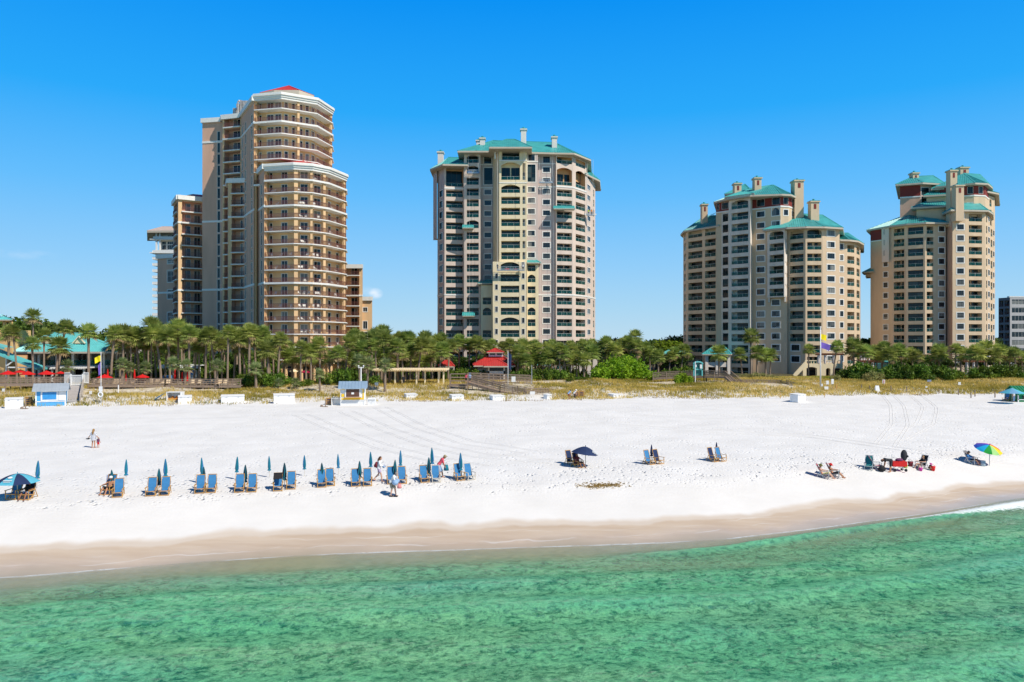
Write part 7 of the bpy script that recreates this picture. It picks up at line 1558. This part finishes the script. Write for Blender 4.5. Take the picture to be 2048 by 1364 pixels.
# the open two tone umbrella at the left edge
p = at(35, 998); H0 = zf(947, p.y)-p.z; um, cn = open_umbrella('open aqua and navy beach umbrella with a white logo at the left edge', tuple(p), 1.28, H0, .56, [M_aqua, M_navy], 8, (.0, 0), rz=R(-90-22.5), flat=1.8)
a_ = math.atan2(.62*1.8*(.62**.8), 1.5)
lg = MB(); lg.tube([(0, 0, 0), (0, 0, .02)], [.14, .14], 16); l1 = lg.build('logo_disc', M_whitep, um, loc=(.0, -.70, H0-.155)); l1.scale = (1, .7, 1); l1.rotation_euler = (R(26), 0, 0)
l2 = MB(); l2.box((0, 0, 0), (.56, .06, .01)); l2.box((0, -.12, -.0), (.42, .04, .01)); q = l2.build('logo_line', M_whitep, um, loc=(0, -.96, H0-.30)); q.rotation_euler = (R(33), 0, 0)
place(CH_B, 21, 1001, 'blue chair in shade on the left under the open umbrella at the left edge', GC, 0); place(CH_N, 47, 1001, 'navy chair holding the person under the umbrella at the left edge', GC, 0)
# rainbow umbrella
rb_ = [mat('rb%d' % i, c, .8, .05, 2) for i, c in enumerate(((.55, .01, .02), (.75, .10, .01), (.80, .55, .02), (.35, .62, .22), (.01, .30, .04), (.01, .38, .65), (.03, .10, .50), (.16, .06, .42), (.50, .02, .45), (.5, .01, .1)))]
for i, m_ in enumerate(rb_): m_.name = ('red', 'orange', 'yellow', 'light_green', 'green', 'light_blue', 'blue', 'violet', 'magenta', 'crimson')[i]+'_canvas'
rb_ = [rb_[i] for i in (8, 7, 6, 5, 4, 3, 2, 1, 0, 9)]
p = at(1979, 932); open_umbrella('rainbow coloured beach umbrella open near the right edge', tuple(p), 1.12, zf(889.5, p.y)-p.z, .42, rb_, 10, (.34, .10), scallop=.05, polem=M_alu, rz=R(76), flat=1.7)
# resort umbrellas
def resort(px, ye, D, wpx, label, m=None, closed=False, group='red umbrellas on the pool terrace'):
    x = xf(px, D); g = gz(x, D); rad = wpx/2/FPX*D
    if closed:
        o = copy_tree(UM_R, (x, D, g), 0, None, label, group, (zf(ye, D)-g)/2.3); return
    H = zf(ye, D)-g+rad*.42; open_umbrella(label, (x, D, g), rad, H, rad*.42, [m or M_redc], 8, name='patio_umbrella', cat='patio umbrella', group=group, flat=1.05, valance=.12)
UM_R = closed_umbrella([M_redc], 2.3, 8, .8)
for px, ye, wpx, t in ((16, 747.5, 30, 'open red umbrella, leftmost in the row before the orange beach bar'), (41, 744, 24, 'open red umbrella set back behind its two neighbours by the beach bar'), (55.5, 748, 28, 'open red umbrella, third by the beach bar, under the sloping teal roof'), (93, 747.5, 31, 'open red umbrella left of the white gate, in front of the clubhouse'), (121, 746, 18, 'open red umbrella half behind the left end of the white gate'), (209.5, 755, 31, 'open red umbrella right of the thin flag pole'), (285, 754, 26, 'open red umbrella on the terrace before the leftmost palms of the grove')):
    resort(px, ye, 123+(3 if px in (41, 121) else 0), wpx, t)
for px, yt, t in ((215.5, 738, 'closed red umbrella just right of the thin flag pole'), (252, 744, 'closed red umbrella leaning among palm trunks, left of the terrace row'), (269, 738, 'closed red umbrella before a white wall panel'), (350, 737, 'closed red umbrella under the pool pavilion canopy'), (364.4, 744, 'closed red umbrella left of the white and blue stand'), (374.6, 741, 'closed red umbrella in front of the white and blue stand')): resort(px, yt, 124, 0, t, closed=True)
resort(588, 742.5, 146, 19, 'open cream umbrella under the pergola terrace', M_cream, group='umbrellas at the pergola terrace'); resort(612, 744, 144, 22, 'open crimson umbrella under the pergola terrace', mat('crimson_canvas2', (.45, .01, .07), .8, .05, 2), group='umbrellas at the pergola terrace')
# blue canopy at right
p = at(2024, 807); open_umbrella('open pale blue umbrella beside the green kiosk at the right edge', tuple(p), 1.75, zf(776, p.y)-p.z, .75, [M_aqua, mat('pale_blue_canvas', (.16, .36, .55), .8, .05, 2)], 8, (0, 0), flat=1.1)
# pool terrace loungers: tan slatted backs above the deck fence
def lounger_proto():
    o = empty('pool_lounger', (0, 0, 0)); w = MB(); w.box((0, -.2, .34), (.62, 1.25, .06)); w.beam((0, .42, .34), (0, .85, 1.0), .62, .05, up=(1, 0, 0)) if False else w.add([(-.31, .42, .36), (.31, .42, .36), (.31, .85, 1.0), (-.31, .85, 1.0), (-.31, .48, .33), (.31, .48, .33), (.31, .91, .97), (-.31, .91, .97)], ((0, 1, 2, 3), (7, 6, 5, 4), (2, 6, 7, 3), (0, 3, 7, 4), (1, 5, 6, 2)))
    w.build('cushion', mat('tan_cushion', (.62, .47, .30), .85, .08, 3), o, loc=(0, 0, 0)); w = MB()
    for sx in (-.28, .28):
        for y in (-.75, .4): w.box((sx, y, .16), (.06, .06, .34))
        w.box((sx, -.15, .29), (.05, 1.3, .05))
    w.build('frame', M_woodl, o, loc=(0, 0, 0)); return o
LP_ = lounger_proto(); protos.append(LP_)
lg_ = sorted([186, 196, 205, 226, 234, 243, 262, 272, 283, 301, 312, 322, 335, 346, 358, 383, 395, 407, 416, 427, 438, 448])
for i, px in enumerate(lg_):
    D = 122.5+((i*7) % 4)*.5; x = xf(px, D); copy_tree(LP_, (x, D, max(gz(x, D), zf(771, D))), random.uniform(-.25, .25), None, 'tan pool lounger behind the deck fence, '+('leftmost' if i == 0 else 'rightmost' if i == len(lg_)-1 else ordw(i)+' from the left'), 'tan loungers on the pool terrace', 1.0)

# ---------------------------------------------------------------- people
def skin_mat(n, c): return mat(n, c, .6, .06, 8)
SK = [skin_mat('skin_light', (.62, .36, .25)), skin_mat('skin_tan', (.46, .22, .12)), skin_mat('skin_deep', (.28, .12, .065))]
H_br = mat('brown_hair', (.09, .04, .018), .7, .2, 12); H_bl = mat('blonde_hair', (.30, .16, .05), .65, .2, 12); H_dk = mat('dark_hair', (.02, .014, .012), .6, .2, 12)
POSE = {
 'stand': dict(hip=(0, 0, .92), chest=(0, 0, 1.30), neck=(0, -.01, 1.47), head=(0, -.03, 1.60), lk=(-.10, -.02, .50), la=(-.11, .02, .08), rk=(.10, -.02, .50), ra=(.12, .02, .08), le=(-.27, .02, 1.10), lw=(-.34, -.08, .86), re=(.27, .02, 1.10), rw=(.31, -.06, .85)),
 'walk': dict(hip=(0, 0, .90), chest=(.04, 0, 1.28), neck=(.07, 0, 1.45), head=(.10, 0, 1.58), lk=(.16, -.08, .52), la=(.22, -.08, .10), rk=(-.04, .09, .50), ra=(-.36, .10, .17), le=(.12, -.20, 1.12), lw=(.34, -.14, 1.10), re=(.05, .22, 1.08), rw=(.28, .12, 1.02), side=1),
 'bend': dict(hip=(-.12, 0, .88), chest=(.10, 0, 1.22), neck=(.20, 0, 1.34), head=(.27, -.02, 1.42), lk=(-.02, -.10, .50), la=(-.10, -.10, .08), rk=(.08, .10, .50), ra=(.16, .10, .08), le=(.22, -.20, 1.00), lw=(.30, -.16, .78), re=(.16, .22, .98), rw=(.30, .16, .74), side=1),
 'stoop': dict(hip=(.18, 0, .90), chest=(-.22, 0, 1.02), neck=(-.38, 0, .98), head=(-.50, 0, .93), lk=(.10, -.10, .50), la=(.06, -.10, .08), rk=(.24, .10, .50), ra=(.22, .10, .08), le=(-.34, -.18, .78), lw=(-.38, -.14, .50), re=(-.20, .2, .76), rw=(-.30, .14, .50), side=1),
 'sit': dict(hip=(0, .12, .30), chest=(0, .30, .64), neck=(0, .33, .82), head=(0, .28, .96), lk=(-.14, -.32, .46), la=(-.16, -.62, .10), rk=(.14, -.32, .44), ra=(.20, -.66, .08), le=(-.30, .12, .60), lw=(-.26, -.16, .60), re=(.30, .12, .60), rw=(.24, -.14, .60)),
 'squat': dict(hip=(0, .10, .28), chest=(0, -.02, .60), neck=(0, -.08, .76), head=(0, -.14, .88), lk=(-.15, -.26, .46), la=(-.13, -.12, .08), rk=(.15, -.26, .46), ra=(.13, -.12, .08), le=(-.24, -.24, .52), lw=(-.14, -.38, .30), re=(.24, -.24, .52), rw=(.14, -.38, .30)),
}
def remesh(ob, vox):
    m = ob.modifiers.new('r', 'REMESH'); m.mode = 'VOXEL'; m.voxel_size = vox; s_ = ob.modifiers.new('s', 'SMOOTH'); s_.factor = .5; s_.iterations = 3
    dg = bpy.context.evaluated_depsgraph_get(); me = bpy.data.meshes.new_from_object(ob.evaluated_get(dg)); ob.modifiers.clear(); ob.data = me; me.polygons.foreach_set('use_smooth', [True]*len(me.polygons))
def person(label, pose, loc, rz, skin, top=None, bottom=None, hair=None, hairlen=.0, hat=None, height=1.72, dress=None, sleeve=0, legcover=.5, name='person', mods=None):
    J = {k: (Vector(v) if isinstance(v, tuple) else v) for k, v in POSE[pose].items()}
    if mods: J.update({k: Vector(v) for k, v in mods.items()})
    side = J.pop('side', 0); root = empty(name, loc, label, 'person', rz=rz); S = height/1.72
    lat = Vector((0, 1, 0)) if side else Vector((1, 0, 0)); sg = {'l': -1, 'r': 1}; fw = Vector((1, 0, 0)) if side else Vector((0, -1, 0))
    if pose == 'stoop': fw = Vector((-1, 0, 0))
    hip, ch, nk, hd = J['hip'], J['chest'], J['neck'], J['head']; b = MB()
    def cap(mb, pts, rs, n=10):
        mb.tube(pts, rs, n); mb.ball(pts[0], rs[0]*1.0, 0, n, 6); mb.ball(pts[-1], rs[-1]*1.0, 0, n, 6)
    for s_ in (-.055, 0, .055): cap(b, [hip+lat*s_*1.3, hip*.5+ch*.5+lat*s_, ch+lat*s_*1.5+(nk-ch)*.25], [.105, .092, .105])
    b.tube([ch, nk, hd-(hd-nk)*.3], [.07, .052, .05], 8); up = (hd-nk).normalized()
    b.ball(hd, .098, 0, 14, 10, (.86 if not side else 1.0, 1.0 if not side else .86, 1.2)); b.ball(hd+fw*.03-up*.07, .062, 0, 10, 7); b.ball(hd+fw*.10-up*.012, .018, 0, 6, 5, (1, 1, 1.5))
    for s_ in (-1, 1): b.ball(hd+lat*s_*.088, .024, 0, 6, 5); b.ball(hd+fw*.088+lat*s_*.033+up*.02, .014, 0, 6, 4)
    b.ball(hd+fw*.093-up*.055, .02, 0, 6, 4, (.6, 1, .4) if side else (1, .6, .4))
    sh = {}
    for k in 'lr':
        s0 = ch+(nk-ch)*.45+lat*sg[k]*.165; hp = hip+lat*sg[k]*.085; sh[k] = (s0, hp); e, w_, kn, an = J[k+'e'], J[k+'w'], J[k+'k'], J[k+'a']
        cap(b, [s0, s0*.5+e*.5, e], [.054, .046, .037]); cap(b, [e, e*.6+w_*.4, w_], [.037, .038, .025]); cap(b, [hp, hp*.5+kn*.5, kn], [.088, .074, .052]); cap(b, [kn, kn*.65+an*.35, an], [.052, .056, .034])
        ft = an+fw*.0+Vector((0, 0, -.045)); cap(b, [ft-fw*.04, ft+fw*.06, ft+fw*.16-Vector((0, 0, .012))], [.034, .036, .022], 8)
        d = (w_-e).normalized(); pl_ = w_+d*.075; b.tube([w_, w_+d*.04, pl_], [.026, .036, .032], 8); qv = d.cross(lat); qv = qv.normalized() if qv.length > .1 else Vector((0, 0, 1)); wdv = d.cross(qv).normalized()
        for f in range(4):
            o_f = pl_+wdv*(f-1.5)*.018; ln = (.062, .074, .07, .054)[f]; b.tube([o_f-d*.01, o_f+d*ln*.6, o_f+(d*.85+fw*.35).normalized()*ln], [.0095, .009, .007], 6)
        th = w_+d*.03+wdv*.03; b.tube([th, th+(d+wdv).normalized()*.035, th+(d*1.3+wdv*.6).normalized()*.065], [.011, .01, .008], 6)
    body = b.build('body', skin, root, loc=(0, 0, 0)); remesh(body, .011); e_ = MB()
    for s_ in (-1, 1): e_.ball(hd+fw*.094+lat*s_*.033+up*.022, .011, 0, 6, 4)
    e_.build('eyes', H_dk, root, loc=(0, 0, 0))
    if top:
        t = MB()
        for s_ in (-.06, 0, .06): cap(t, [hip+lat*s_*1.35+Vector((0, 0, .04 if not dress else -.02)), hip*.5+ch*.5+lat*s_*1.15, ch+lat*s_*1.6+(nk-ch)*.3], [.122 if not dress else .15, .112, .118])
        for k in 'lr':
            s0, hp = sh[k]; e, w_ = J[k+'e'], J[k+'w']; q = s0+(e-s0)*min(1, .6+sleeve); cap(t, [s0, q], [.072, .06])
            if sleeve > .5: cap(t, [e, e*.2+w_*.8], [.056, .048])
        if dress:
            mid = (sh['l'][1]+sh['r'][1])/2; kn = (J['lk']+J['rk'])/2; t.tube([mid+Vector((0, 0, .12)), mid*.5+kn*.5+Vector((0, 0, .06)), mid*.2+kn*.8+Vector((0, 0, .12))], [.15, .19, .215], 16)
        ob = t.build('top' if not dress else 'dress', top, root, loc=(0, 0, 0)); remesh(ob, .018)
    if bottom:
        t = MB(); cap(t, [hip-lat*.06, hip+lat*.06], [.125, .125])
        for k in 'lr':
            s0, hp = sh[k]; kn, an = J[k+'k'], J[k+'a']; q = hp+(kn-hp)*min(1, legcover*1.6); cap(t, [hp, q], [.105, .09])
            if legcover > .8: cap(t, [kn, kn*.15+an*.85], [.075, .055])
        ob = t.build('shorts' if legcover < .8 else 'trousers', bottom, root, loc=(0, 0, 0)); remesh(ob, .018)
    if hair:
        t = MB(); t.ball(hd+up*.022-fw*.018, .108, 0, 14, 9, (.92 if not side else 1.0, 1.0 if not side else .92, 1.12))
        if hairlen: cap(t, [hd-fw*.06, hd-fw*.10-up*hairlen*.5, hd-fw*.09-up*hairlen], [.09, .085, .05]); 
        ob = t.build('hair', hair, root, loc=(0, 0, 0)); remesh(ob, .018)
        # open the face again
        me = ob.data; bm_ = bmesh.new(); bm_.from_mesh(me); dl = [v for v in bm_.verts if (v.co-hd).dot(fw) > .055 and (v.co-hd).dot(up) < .075]; bmesh.ops.delete(bm_, geom=dl, context='VERTS'); bm_.to_mesh(me); bm_.free()
    if hat:
        t = MB(); ht, hm = hat; c0 = hd+up*.045; t.tube([c0, c0+up*.07, c0+up*.11], [.118, .108, .06], 14)
        if ht == 'brim': t.tube([c0-up*.005, c0+up*.012], [.21, .2], 18)
        else: t.add([tuple(c0+fw*.08+lat*.08), tuple(c0+fw*.08-lat*.08), tuple(c0+fw*.2-lat*.06), tuple(c0+fw*.2+lat*.06)], ((0, 1, 2, 3),)); t.add([tuple(c0+fw*.08+lat*.08-up*.012), tuple(c0+fw*.08-lat*.08-up*.012), tuple(c0+fw*.2-lat*.06-up*.012), tuple(c0+fw*.2+lat*.06-up*.012)], ((3, 2, 1, 0),))
        t.build('hat', hm, root, loc=(0, 0, 0), smooth=False)
    root.scale = (S, S, S); return root
def cm(n, c, **k): return mat(n, c, .85, .1, 6, **k)
C_white = cm('white_cloth', (.78, .77, .76)); C_pink = cm('coral_cloth', (.72, .10, .14)); C_lblue = cm('light_blue_cloth', (.28, .42, .62)); C_blk = cm('black_cloth', (.02, .02, .024)); C_char = cm('charcoal_cloth', (.035, .038, .045)); C_blu = cm('blue_cloth', (.05, .20, .46)); C_khaki = cm('khaki_cloth', (.34, .27, .15)); C_pale = cm('pale_yellow_cloth', (.62, .56, .26)); C_mag = cm('magenta_cloth', (.55, .05, .32)); C_olive = cm('olive_cloth', (.16, .16, .05)); C_lil = cm('lilac_cloth', (.50, .40, .55)); C_red = cm('red_cloth', (.6, .02, .02)); C_mauve = cm('plum_cloth', (.16, .05, .12)); C_maroon = cm('maroon_cloth', (.20, .03, .04))
def stripes(name, a, b, sc):
    m = bpy.data.materials.new(name); m.use_nodes = True; n = NT(m); B_ = m.node_tree.nodes['Principled BSDF']; t = n.new('ShaderNodeTexCoord').outputs['Object']; w_ = n.new('ShaderNodeTexWave'); w_.inputs['Scale'].default_value = sc; w_.bands_direction = 'X'; n.set(w_, 'Vector', t); f = n.mapr(w_.outputs['Fac'], .62, .72); n.set(B_, 'Base Color', n.mix(f, a, b)); B_.inputs['Roughness'].default_value = .85; MATS[name] = m; return m
C_str = stripes('striped_cloth', (.80, .79, .78), (.07, .09, .20), 5.5); C_ks = stripes('khaki_striped_cloth', (.50, .46, .33), (.03, .03, .03), 6)
def P_at(px, yf): return tuple(at(px, yf))
def attach(mb, name, m, loc, label, cat, **k):
    o = mb.build(name, m, None, True, loc=loc); return tag(o, label, cat)
# walkers
p = at(187, 896); person('barefoot woman in a striped dress with long fair hair walking up the beach', 'stand', tuple(p), math.pi, SK[1], C_str, None, H_bl, .34, None, 1.70, dress=True, sleeve=.3, mods=dict(lw=(-.42, -.05, .92), rw=(.46, -.02, .94), re=(.33, 0, 1.12)))
w = MB(); w.ball((0, 0, 0), .12, 0, 8, 6, (1.5, .6, .5)); w.ball((.1, .03, .05), .1, 0, 8, 6, (1.5, .6, .4)); attach(w, 'sandals', C_char, (p.x-.52, p.y, p.z+.82), 'dark sandals carried in the hand of the woman in the striped dress', 'sandals')
p2 = at(196.5, 895.5); person('small child in a dark top and red bottoms holding the woman\'s hand', 'stand', tuple(p2), math.pi, SK[1], C_mauve, C_red, H_br, 0, None, .92, sleeve=0)
p = at(758, 963.5); person('woman with a dark backpack and long brown hair walking right carrying a towel', 'walk', tuple(p), 0, SK[0], C_white, C_lil, H_br, .26, None, 1.84, sleeve=1, legcover=.35)
w = MB(); w.ball((0, 0, 0), .2, 0, 12, 8, (.72, .85, 1.15)); w.ball((-.12, 0, -.06), .12, 0, 8, 6, (.7, 1, 1)); attach(w, 'backpack', C_maroon, (p.x-.17, p.y, p.z+1.22), 'dark round backpack on the walking woman', 'backpack')
w = MB(); w.tube([(0, -.2, 0), (.02, 0, .03), (0, .18, 0)], [.09, .11, .09], 10); attach(w, 'towel_roll', C_lblue, (p.x+.36, p.y, p.z+1.10), 'rolled pale blue towel in the arms of the walking woman', 'towel')
p = at(786, 993.5); person('older man in a white shirt bending his head, arms full, in front of the chairs', 'bend', tuple(p), -.35, SK[0], C_white, C_ks, cm('grey_hair', (.30, .27, .25)), 0, None, 1.86, sleeve=.1, legcover=.55)
w = MB(); w.ball((0, 0, 0), .22, 0, 12, 8, (1, 1.1, .9)); w.ball((.15, .1, .1), .14); attach(w, 'towel_bundle', C_lblue, (p.x+.18, p.y-.22, p.z+.98), 'bundle of blue flowered towels held by the bending man', 'towel bundle'); w = MB(); w.tube([(0, 0, .3), (0, 0, .02)], [.12, .16], 12); w.tube([(-.1, 0, .3), (0, 0, .5), (.1, 0, .3)], .012, 5); attach(w, 'pink_bag', cm('pale_pink_bag', (.72, .28, .27)), (p.x+.45, p.y-.1, p.z+.55), 'pale pink bag hanging from the bending man\'s hand', 'bag')
w = MB()
for sx in (0, .3): w.box((sx, 0, .03), (.26, .12, .07))
attach(w, 'dark_shoes', C_blk, (p.x-.1, p.y-.08, p.z), 'dark shoes on the bending man', 'shoes')
p = at(881, 956); person('man in a coral shirt and dark cap standing among the umbrellas, looking down', 'bend', tuple(p), .1, SK[1], C_pink, C_lblue, None, 0, ('cap', C_khaki), 1.86, sleeve=.2, legcover=.75); w = MB(); w.tube([(0, 0, .42), (0, 0, .02)], [.13, .2], 12); w.tube([(-.1, 0, .4), (0, 0, .66), (.1, 0, .4)], .012, 5); attach(w, 'beach_bag', M_tealc, (p.x+.42, p.y+.05, p.z+.52), 'blue green beach bag beside the man in the coral shirt', 'bag')
# sitters
def sitter(label, px, yf, rz, skin, **k):
    p = at(px, yf)+Vector((0, .36, 0)); return person(label, 'sit', (p.x, p.y, gz(p.x, p.y)+.02), rz, skin, **k), p
sitter('man in a white cap and black shorts sitting in front of a pale towel', 211, 990, -.1, SK[1], bottom=C_blk, hat=('cap', C_white), legcover=.6); c = copy_tree(CH_B, tuple(at(211, 990)+Vector((0, .36, 0))), -.1, None, 'beach chair with a pale towel over its back, left of the first closed umbrella', GC, 1.0)
w = MB(); w.add([(-.4, .52, 1.18), (.42, .52, 1.22), (.40, .40, .55), (-.38, .40, .5), (-.4, .56, 1.16), (.42, .56, 1.2), (.42, .60, .7), (-.4, .60, .62)], ((0, 1, 2, 3), (4, 7, 6, 5), (0, 4, 5, 1), (1, 5, 6, 2), (0, 3, 7, 4))); q = at(211, 990)+Vector((0, .36, 0)); attach(w, 'draped_towel', cm('pale_lilac_towel', (.55, .60, .80)), tuple(q), 'pale lilac towel draped over the chair behind the man in the white cap', 'towel')
sitter('person in a dark top sitting in shade under the open umbrella at the left edge', 47, 1001, .05, SK[2], top=C_blk, bottom=C_lblue, hair=H_dk, legcover=.5, hat=('brim', C_char))
sitter('person in dark clothes leaning forward under the open navy umbrella', 1158, 936.5, .5, SK[2], top=C_maroon, bottom=C_blk, hair=H_dk, legcover=.5)
def lawn_chair(px, yf, rz, m, label, sc=.92):
    o = chair_cache.get(m.name)
    if o is None: o = chair_proto(m, M_alu, 28); chair_cache[m.name] = o; protos.append(o)
    p = at(px, yf)+Vector((0, .3, 0)); return copy_tree(o, (p.x, p.y, gz(p.x, p.y)), rz, None, label, None, sc), p
chair_cache = {}
SD = R(62)
for px, yf, lb, pl_, ht, bt, sk in ((1652, 959, 'shirtless man in an olive hat and pale shorts sitting, left of the seated pair', 'low red folding chair under the man in the olive hat', ('brim', C_olive), C_pale, SK[0]), (1672, 957, 'man in a red and black hat sitting with legs stretched, right of the seated pair', 'low dark red folding chair under the man in the red and black hat', ('brim', C_red), C_char, SK[1])):
    o, p = lawn_chair(px, yf, SD, cm('red_chair_cloth', (.50, .02, .03)) if px < 1660 else cm('dark_red_chair_cloth', (.24, .015, .03)), pl_); person(lb, 'sit', (p.x, p.y, p.z+.02), SD, sk, bottom=bt, hat=ht, legcover=.62, hair=H_dk)
o, p = lawn_chair(1741, 942, -R(30), cm('teal_print_cloth', (.03, .25, .25)), 'empty low chair with teal print cloth left of the stooping man'); o, p = lawn_chair(1756, 941, -R(40), cm('pink_print_cloth', (.65, .18, .22)), 'empty low chair with pink striped cloth left of the stooping man')
o.rotation_euler[2] = R(80)
p = at(1777, 944.5); person('man in charcoal clothes stooping over a black bag on the sand', 'stoop', tuple(p), 0, SK[1], C_char, C_char, H_dk, 0, None, 1.75, sleeve=0, legcover=.6)
p = at(1764, 944.5); w = MB(); w.ball((0, 0, .24), .26, 0, 12, 8, (1.2, .8, .9)); w.tube([(-.15, 0, .42), (0, 0, .56), (.15, 0, .42)], .02, 6); attach(w, 'black_bag', C_blk, tuple(p), 'black bag on the sand under the stooping man\'s hands', 'bag')
p = at(1797, 943); root = empty('beach_cart', tuple(p), 'red fabric beach cart with a raised handle, loaded with bags', 'cart'); w = MB(); w.box((0, 0, .62), (1.15, .55, .42)); w.build('fabric_tub', C_red, root, loc=(0, 0, 0)); w = MB()
for sx in (-.5, .5):
    for sy in (-.25, .25): w.beam((sx, sy, .1), (-sx*.1, sy, .42), .03, .03); w.beam((sx, sy, .1), (sx, sy, .85), .03, .03)
w.beam((-.5, 0, .4), (-.55, 0, 1.35), .03, .03); w.build('frame', M_alu, root, loc=(0, 0, 0))
for sx in (-.45, .45):
    for sy in (-.3, .3): w = MB(); w.tube([(sx, sy-.03, .12), (sx, sy+.03, .12)], .12, 14); w.build('wheel', C_blk, root, loc=(0, 0, 0))
w = MB(); w.ball((0, 0, 0), .25, 0, 10, 7, (1.3, .8, .6)); attach(w, 'dark_towel_pile', C_mauve, (p.x+.05, p.y, p.z+.92), 'dark folded towels lying on the red beach cart', 'towels')
p = at(1808, 935); w = MB(); w.ball((0, 0, 1.0), .3, 0, 12, 9, (.9, .7, 1.6)); w.tube([(0, 0, 0), (0, .05, .7)], .05, 8); w.ball((.2, -.15, .95), .1); attach(w, 'folded_stroller', C_char, tuple(p), 'dark bulky backpack carrier standing upright behind the red cart', 'backpack')
o, p = lawn_chair(1846, 940, -R(62), C_blk, 'low black chair under the woman in a black swimsuit'); person('woman in a black swimsuit with her hair up sitting sideways, reaching forward', 'sit', (p.x, p.y, p.z+.02), -R(62), SK[0], top=C_blk, hair=H_bl, mods=dict(lw=(-.2, -.4, .66), rw=(.2, -.4, .64)))
p = at(1860, 940.5); person('toddler in a magenta sun hat and plum shirt sitting beside a red bucket', 'squat', tuple(p), R(20), SK[1], C_mauve, C_olive, None, 0, ('brim', C_mag), 1.0)
for px, yf, m_, t, s_ in ((1865.5, 942, C_red, 'red plastic bucket right of the toddler', 1.25), (1841.5, 942.5, C_mag, 'small pink toy bucket left of the toddler', .9), (1812, 936.5, cm('lime_plastic', (.45, .65, .03)), 'lime green toy beside the red cart', .8), (1821, 933, C_maroon, 'dark red cooler bag before the woman in black', 1.3)):
    p = at(px, yf); w = MB(); w.tube([(0, 0, 0), (0, 0, .3*s_)], [.12*s_, .17*s_], 14); w.tube([(-.15*s_, 0, .3*s_), (0, .05, .44*s_), (.15*s_, 0, .3*s_)], .012, 5); attach(w, 'bucket' if 'bucket' in t else 'toy' if 'toy' in t else 'cooler_bag', m_, tuple(p), t, 'bucket' if 'bucket' in t else 'toy' if 'toy' in t else 'bag')
o, p = lawn_chair(1948, 930, R(35), cm('grey_chair_cloth', (.18, .17, .18)), 'low grey chair under the man beside the rainbow umbrella'); person('man in a blue shirt and dark cap sitting left of the rainbow umbrella', 'sit', (p.x, p.y, p.z+.02), R(35), SK[2], top=C_blu, bottom=C_char, hair=None, hat=('cap', C_char), sleeve=1, legcover=.5)
p = at(1965, 932); w = MB(); w.box((0, 0, .2), (.34, .3, .4)); w.box((0, 0, .42), (.36, .32, .06)); attach(w, 'cool_box', cm('pale_blue_plastic', (.40, .50, .58)), tuple(p), 'pale blue cool box at the feet of the man by the rainbow umbrella', 'cool box')
# far figures
p = at(1138, 799); person('person in a pale blue shirt bending beside the stacked wooden chairs', 'bend', tuple(p), .2, SK[1], C_lblue, C_maroon, H_dk, 0, None, 1.7, legcover=.5)
p = at(1149, 798); person('person in a white hat half hidden behind the stacked wooden chairs', 'bend', tuple(p), 0, SK[0], C_white, C_char, None, 0, ('brim', C_white), 1.65, legcover=.9)
for px, m_, h_, t in ((933, C_pink, None, 'woman in a coral top walking up the long sloping walk'), (939.5, C_lblue, ('brim', C_blu), 'person in a blue hat beside the woman in coral on the sloping walk')):
    D = 125.2; person(t, 'stand', (xf(px, D), D, zf(767, D)), math.pi, SK[0], m_, C_char, H_br if not h_ else None, .15 if not h_ else 0, h_, 1.72, legcover=.5)
p = at(2028, 804); person('person in pale clothes standing at the corner of the green kiosk', 'stand', tuple(p), .4, SK[1], C_white, C_lblue, None, 0, ('brim', C_char), 1.72, legcover=.9)
place(CH_B, 2015, 803, 'golden wooden chair facing the green kiosk at the right edge', GC, -1.2)
p = at(806, 768); D = 132; person('person in black standing under the middle pale pergola', 'stand', (xf(807, D), D, gz(xf(807, D), D)), .3, SK[0], C_blk, C_blk, H_dk, 0, None, 1.74, sleeve=1, legcover=.9)
# workers on the platforms
for px, y, D, t in ((992, 541, 202.7, 'worker in dark clothes at the left end of the longest hanging platform'), (1046, 541, 202.7, 'worker in white at the right end of the longest hanging platform'), (1177, 431, 215.5, 'worker in a yellow vest on the small corner platform'), (1183, 431, 215.5, 'worker in orange on the small corner platform')):
    person(t, 'stand', (xf(px, D) if px != 992 else xf(995, D), D, zf(y, D)+.07), 0, SK[1], {992: C_char, 1046: C_white, 1177: cm('lime_vest', (.55, .65, .02)), 1183: MATS['orange_vest']}[px], C_char, H_dk, 0, ('cap', C_white), 1.74, legcover=.9)
for q in protos:
    for ch in list(q.children): bpy.data.objects.remove(ch)
    bpy.data.objects.remove(q)
for q in UM_T+[UM_D, UM_N, UM_R]:
    for ch in list(q.children): bpy.data.objects.remove(ch)
    bpy.data.objects.remove(q)
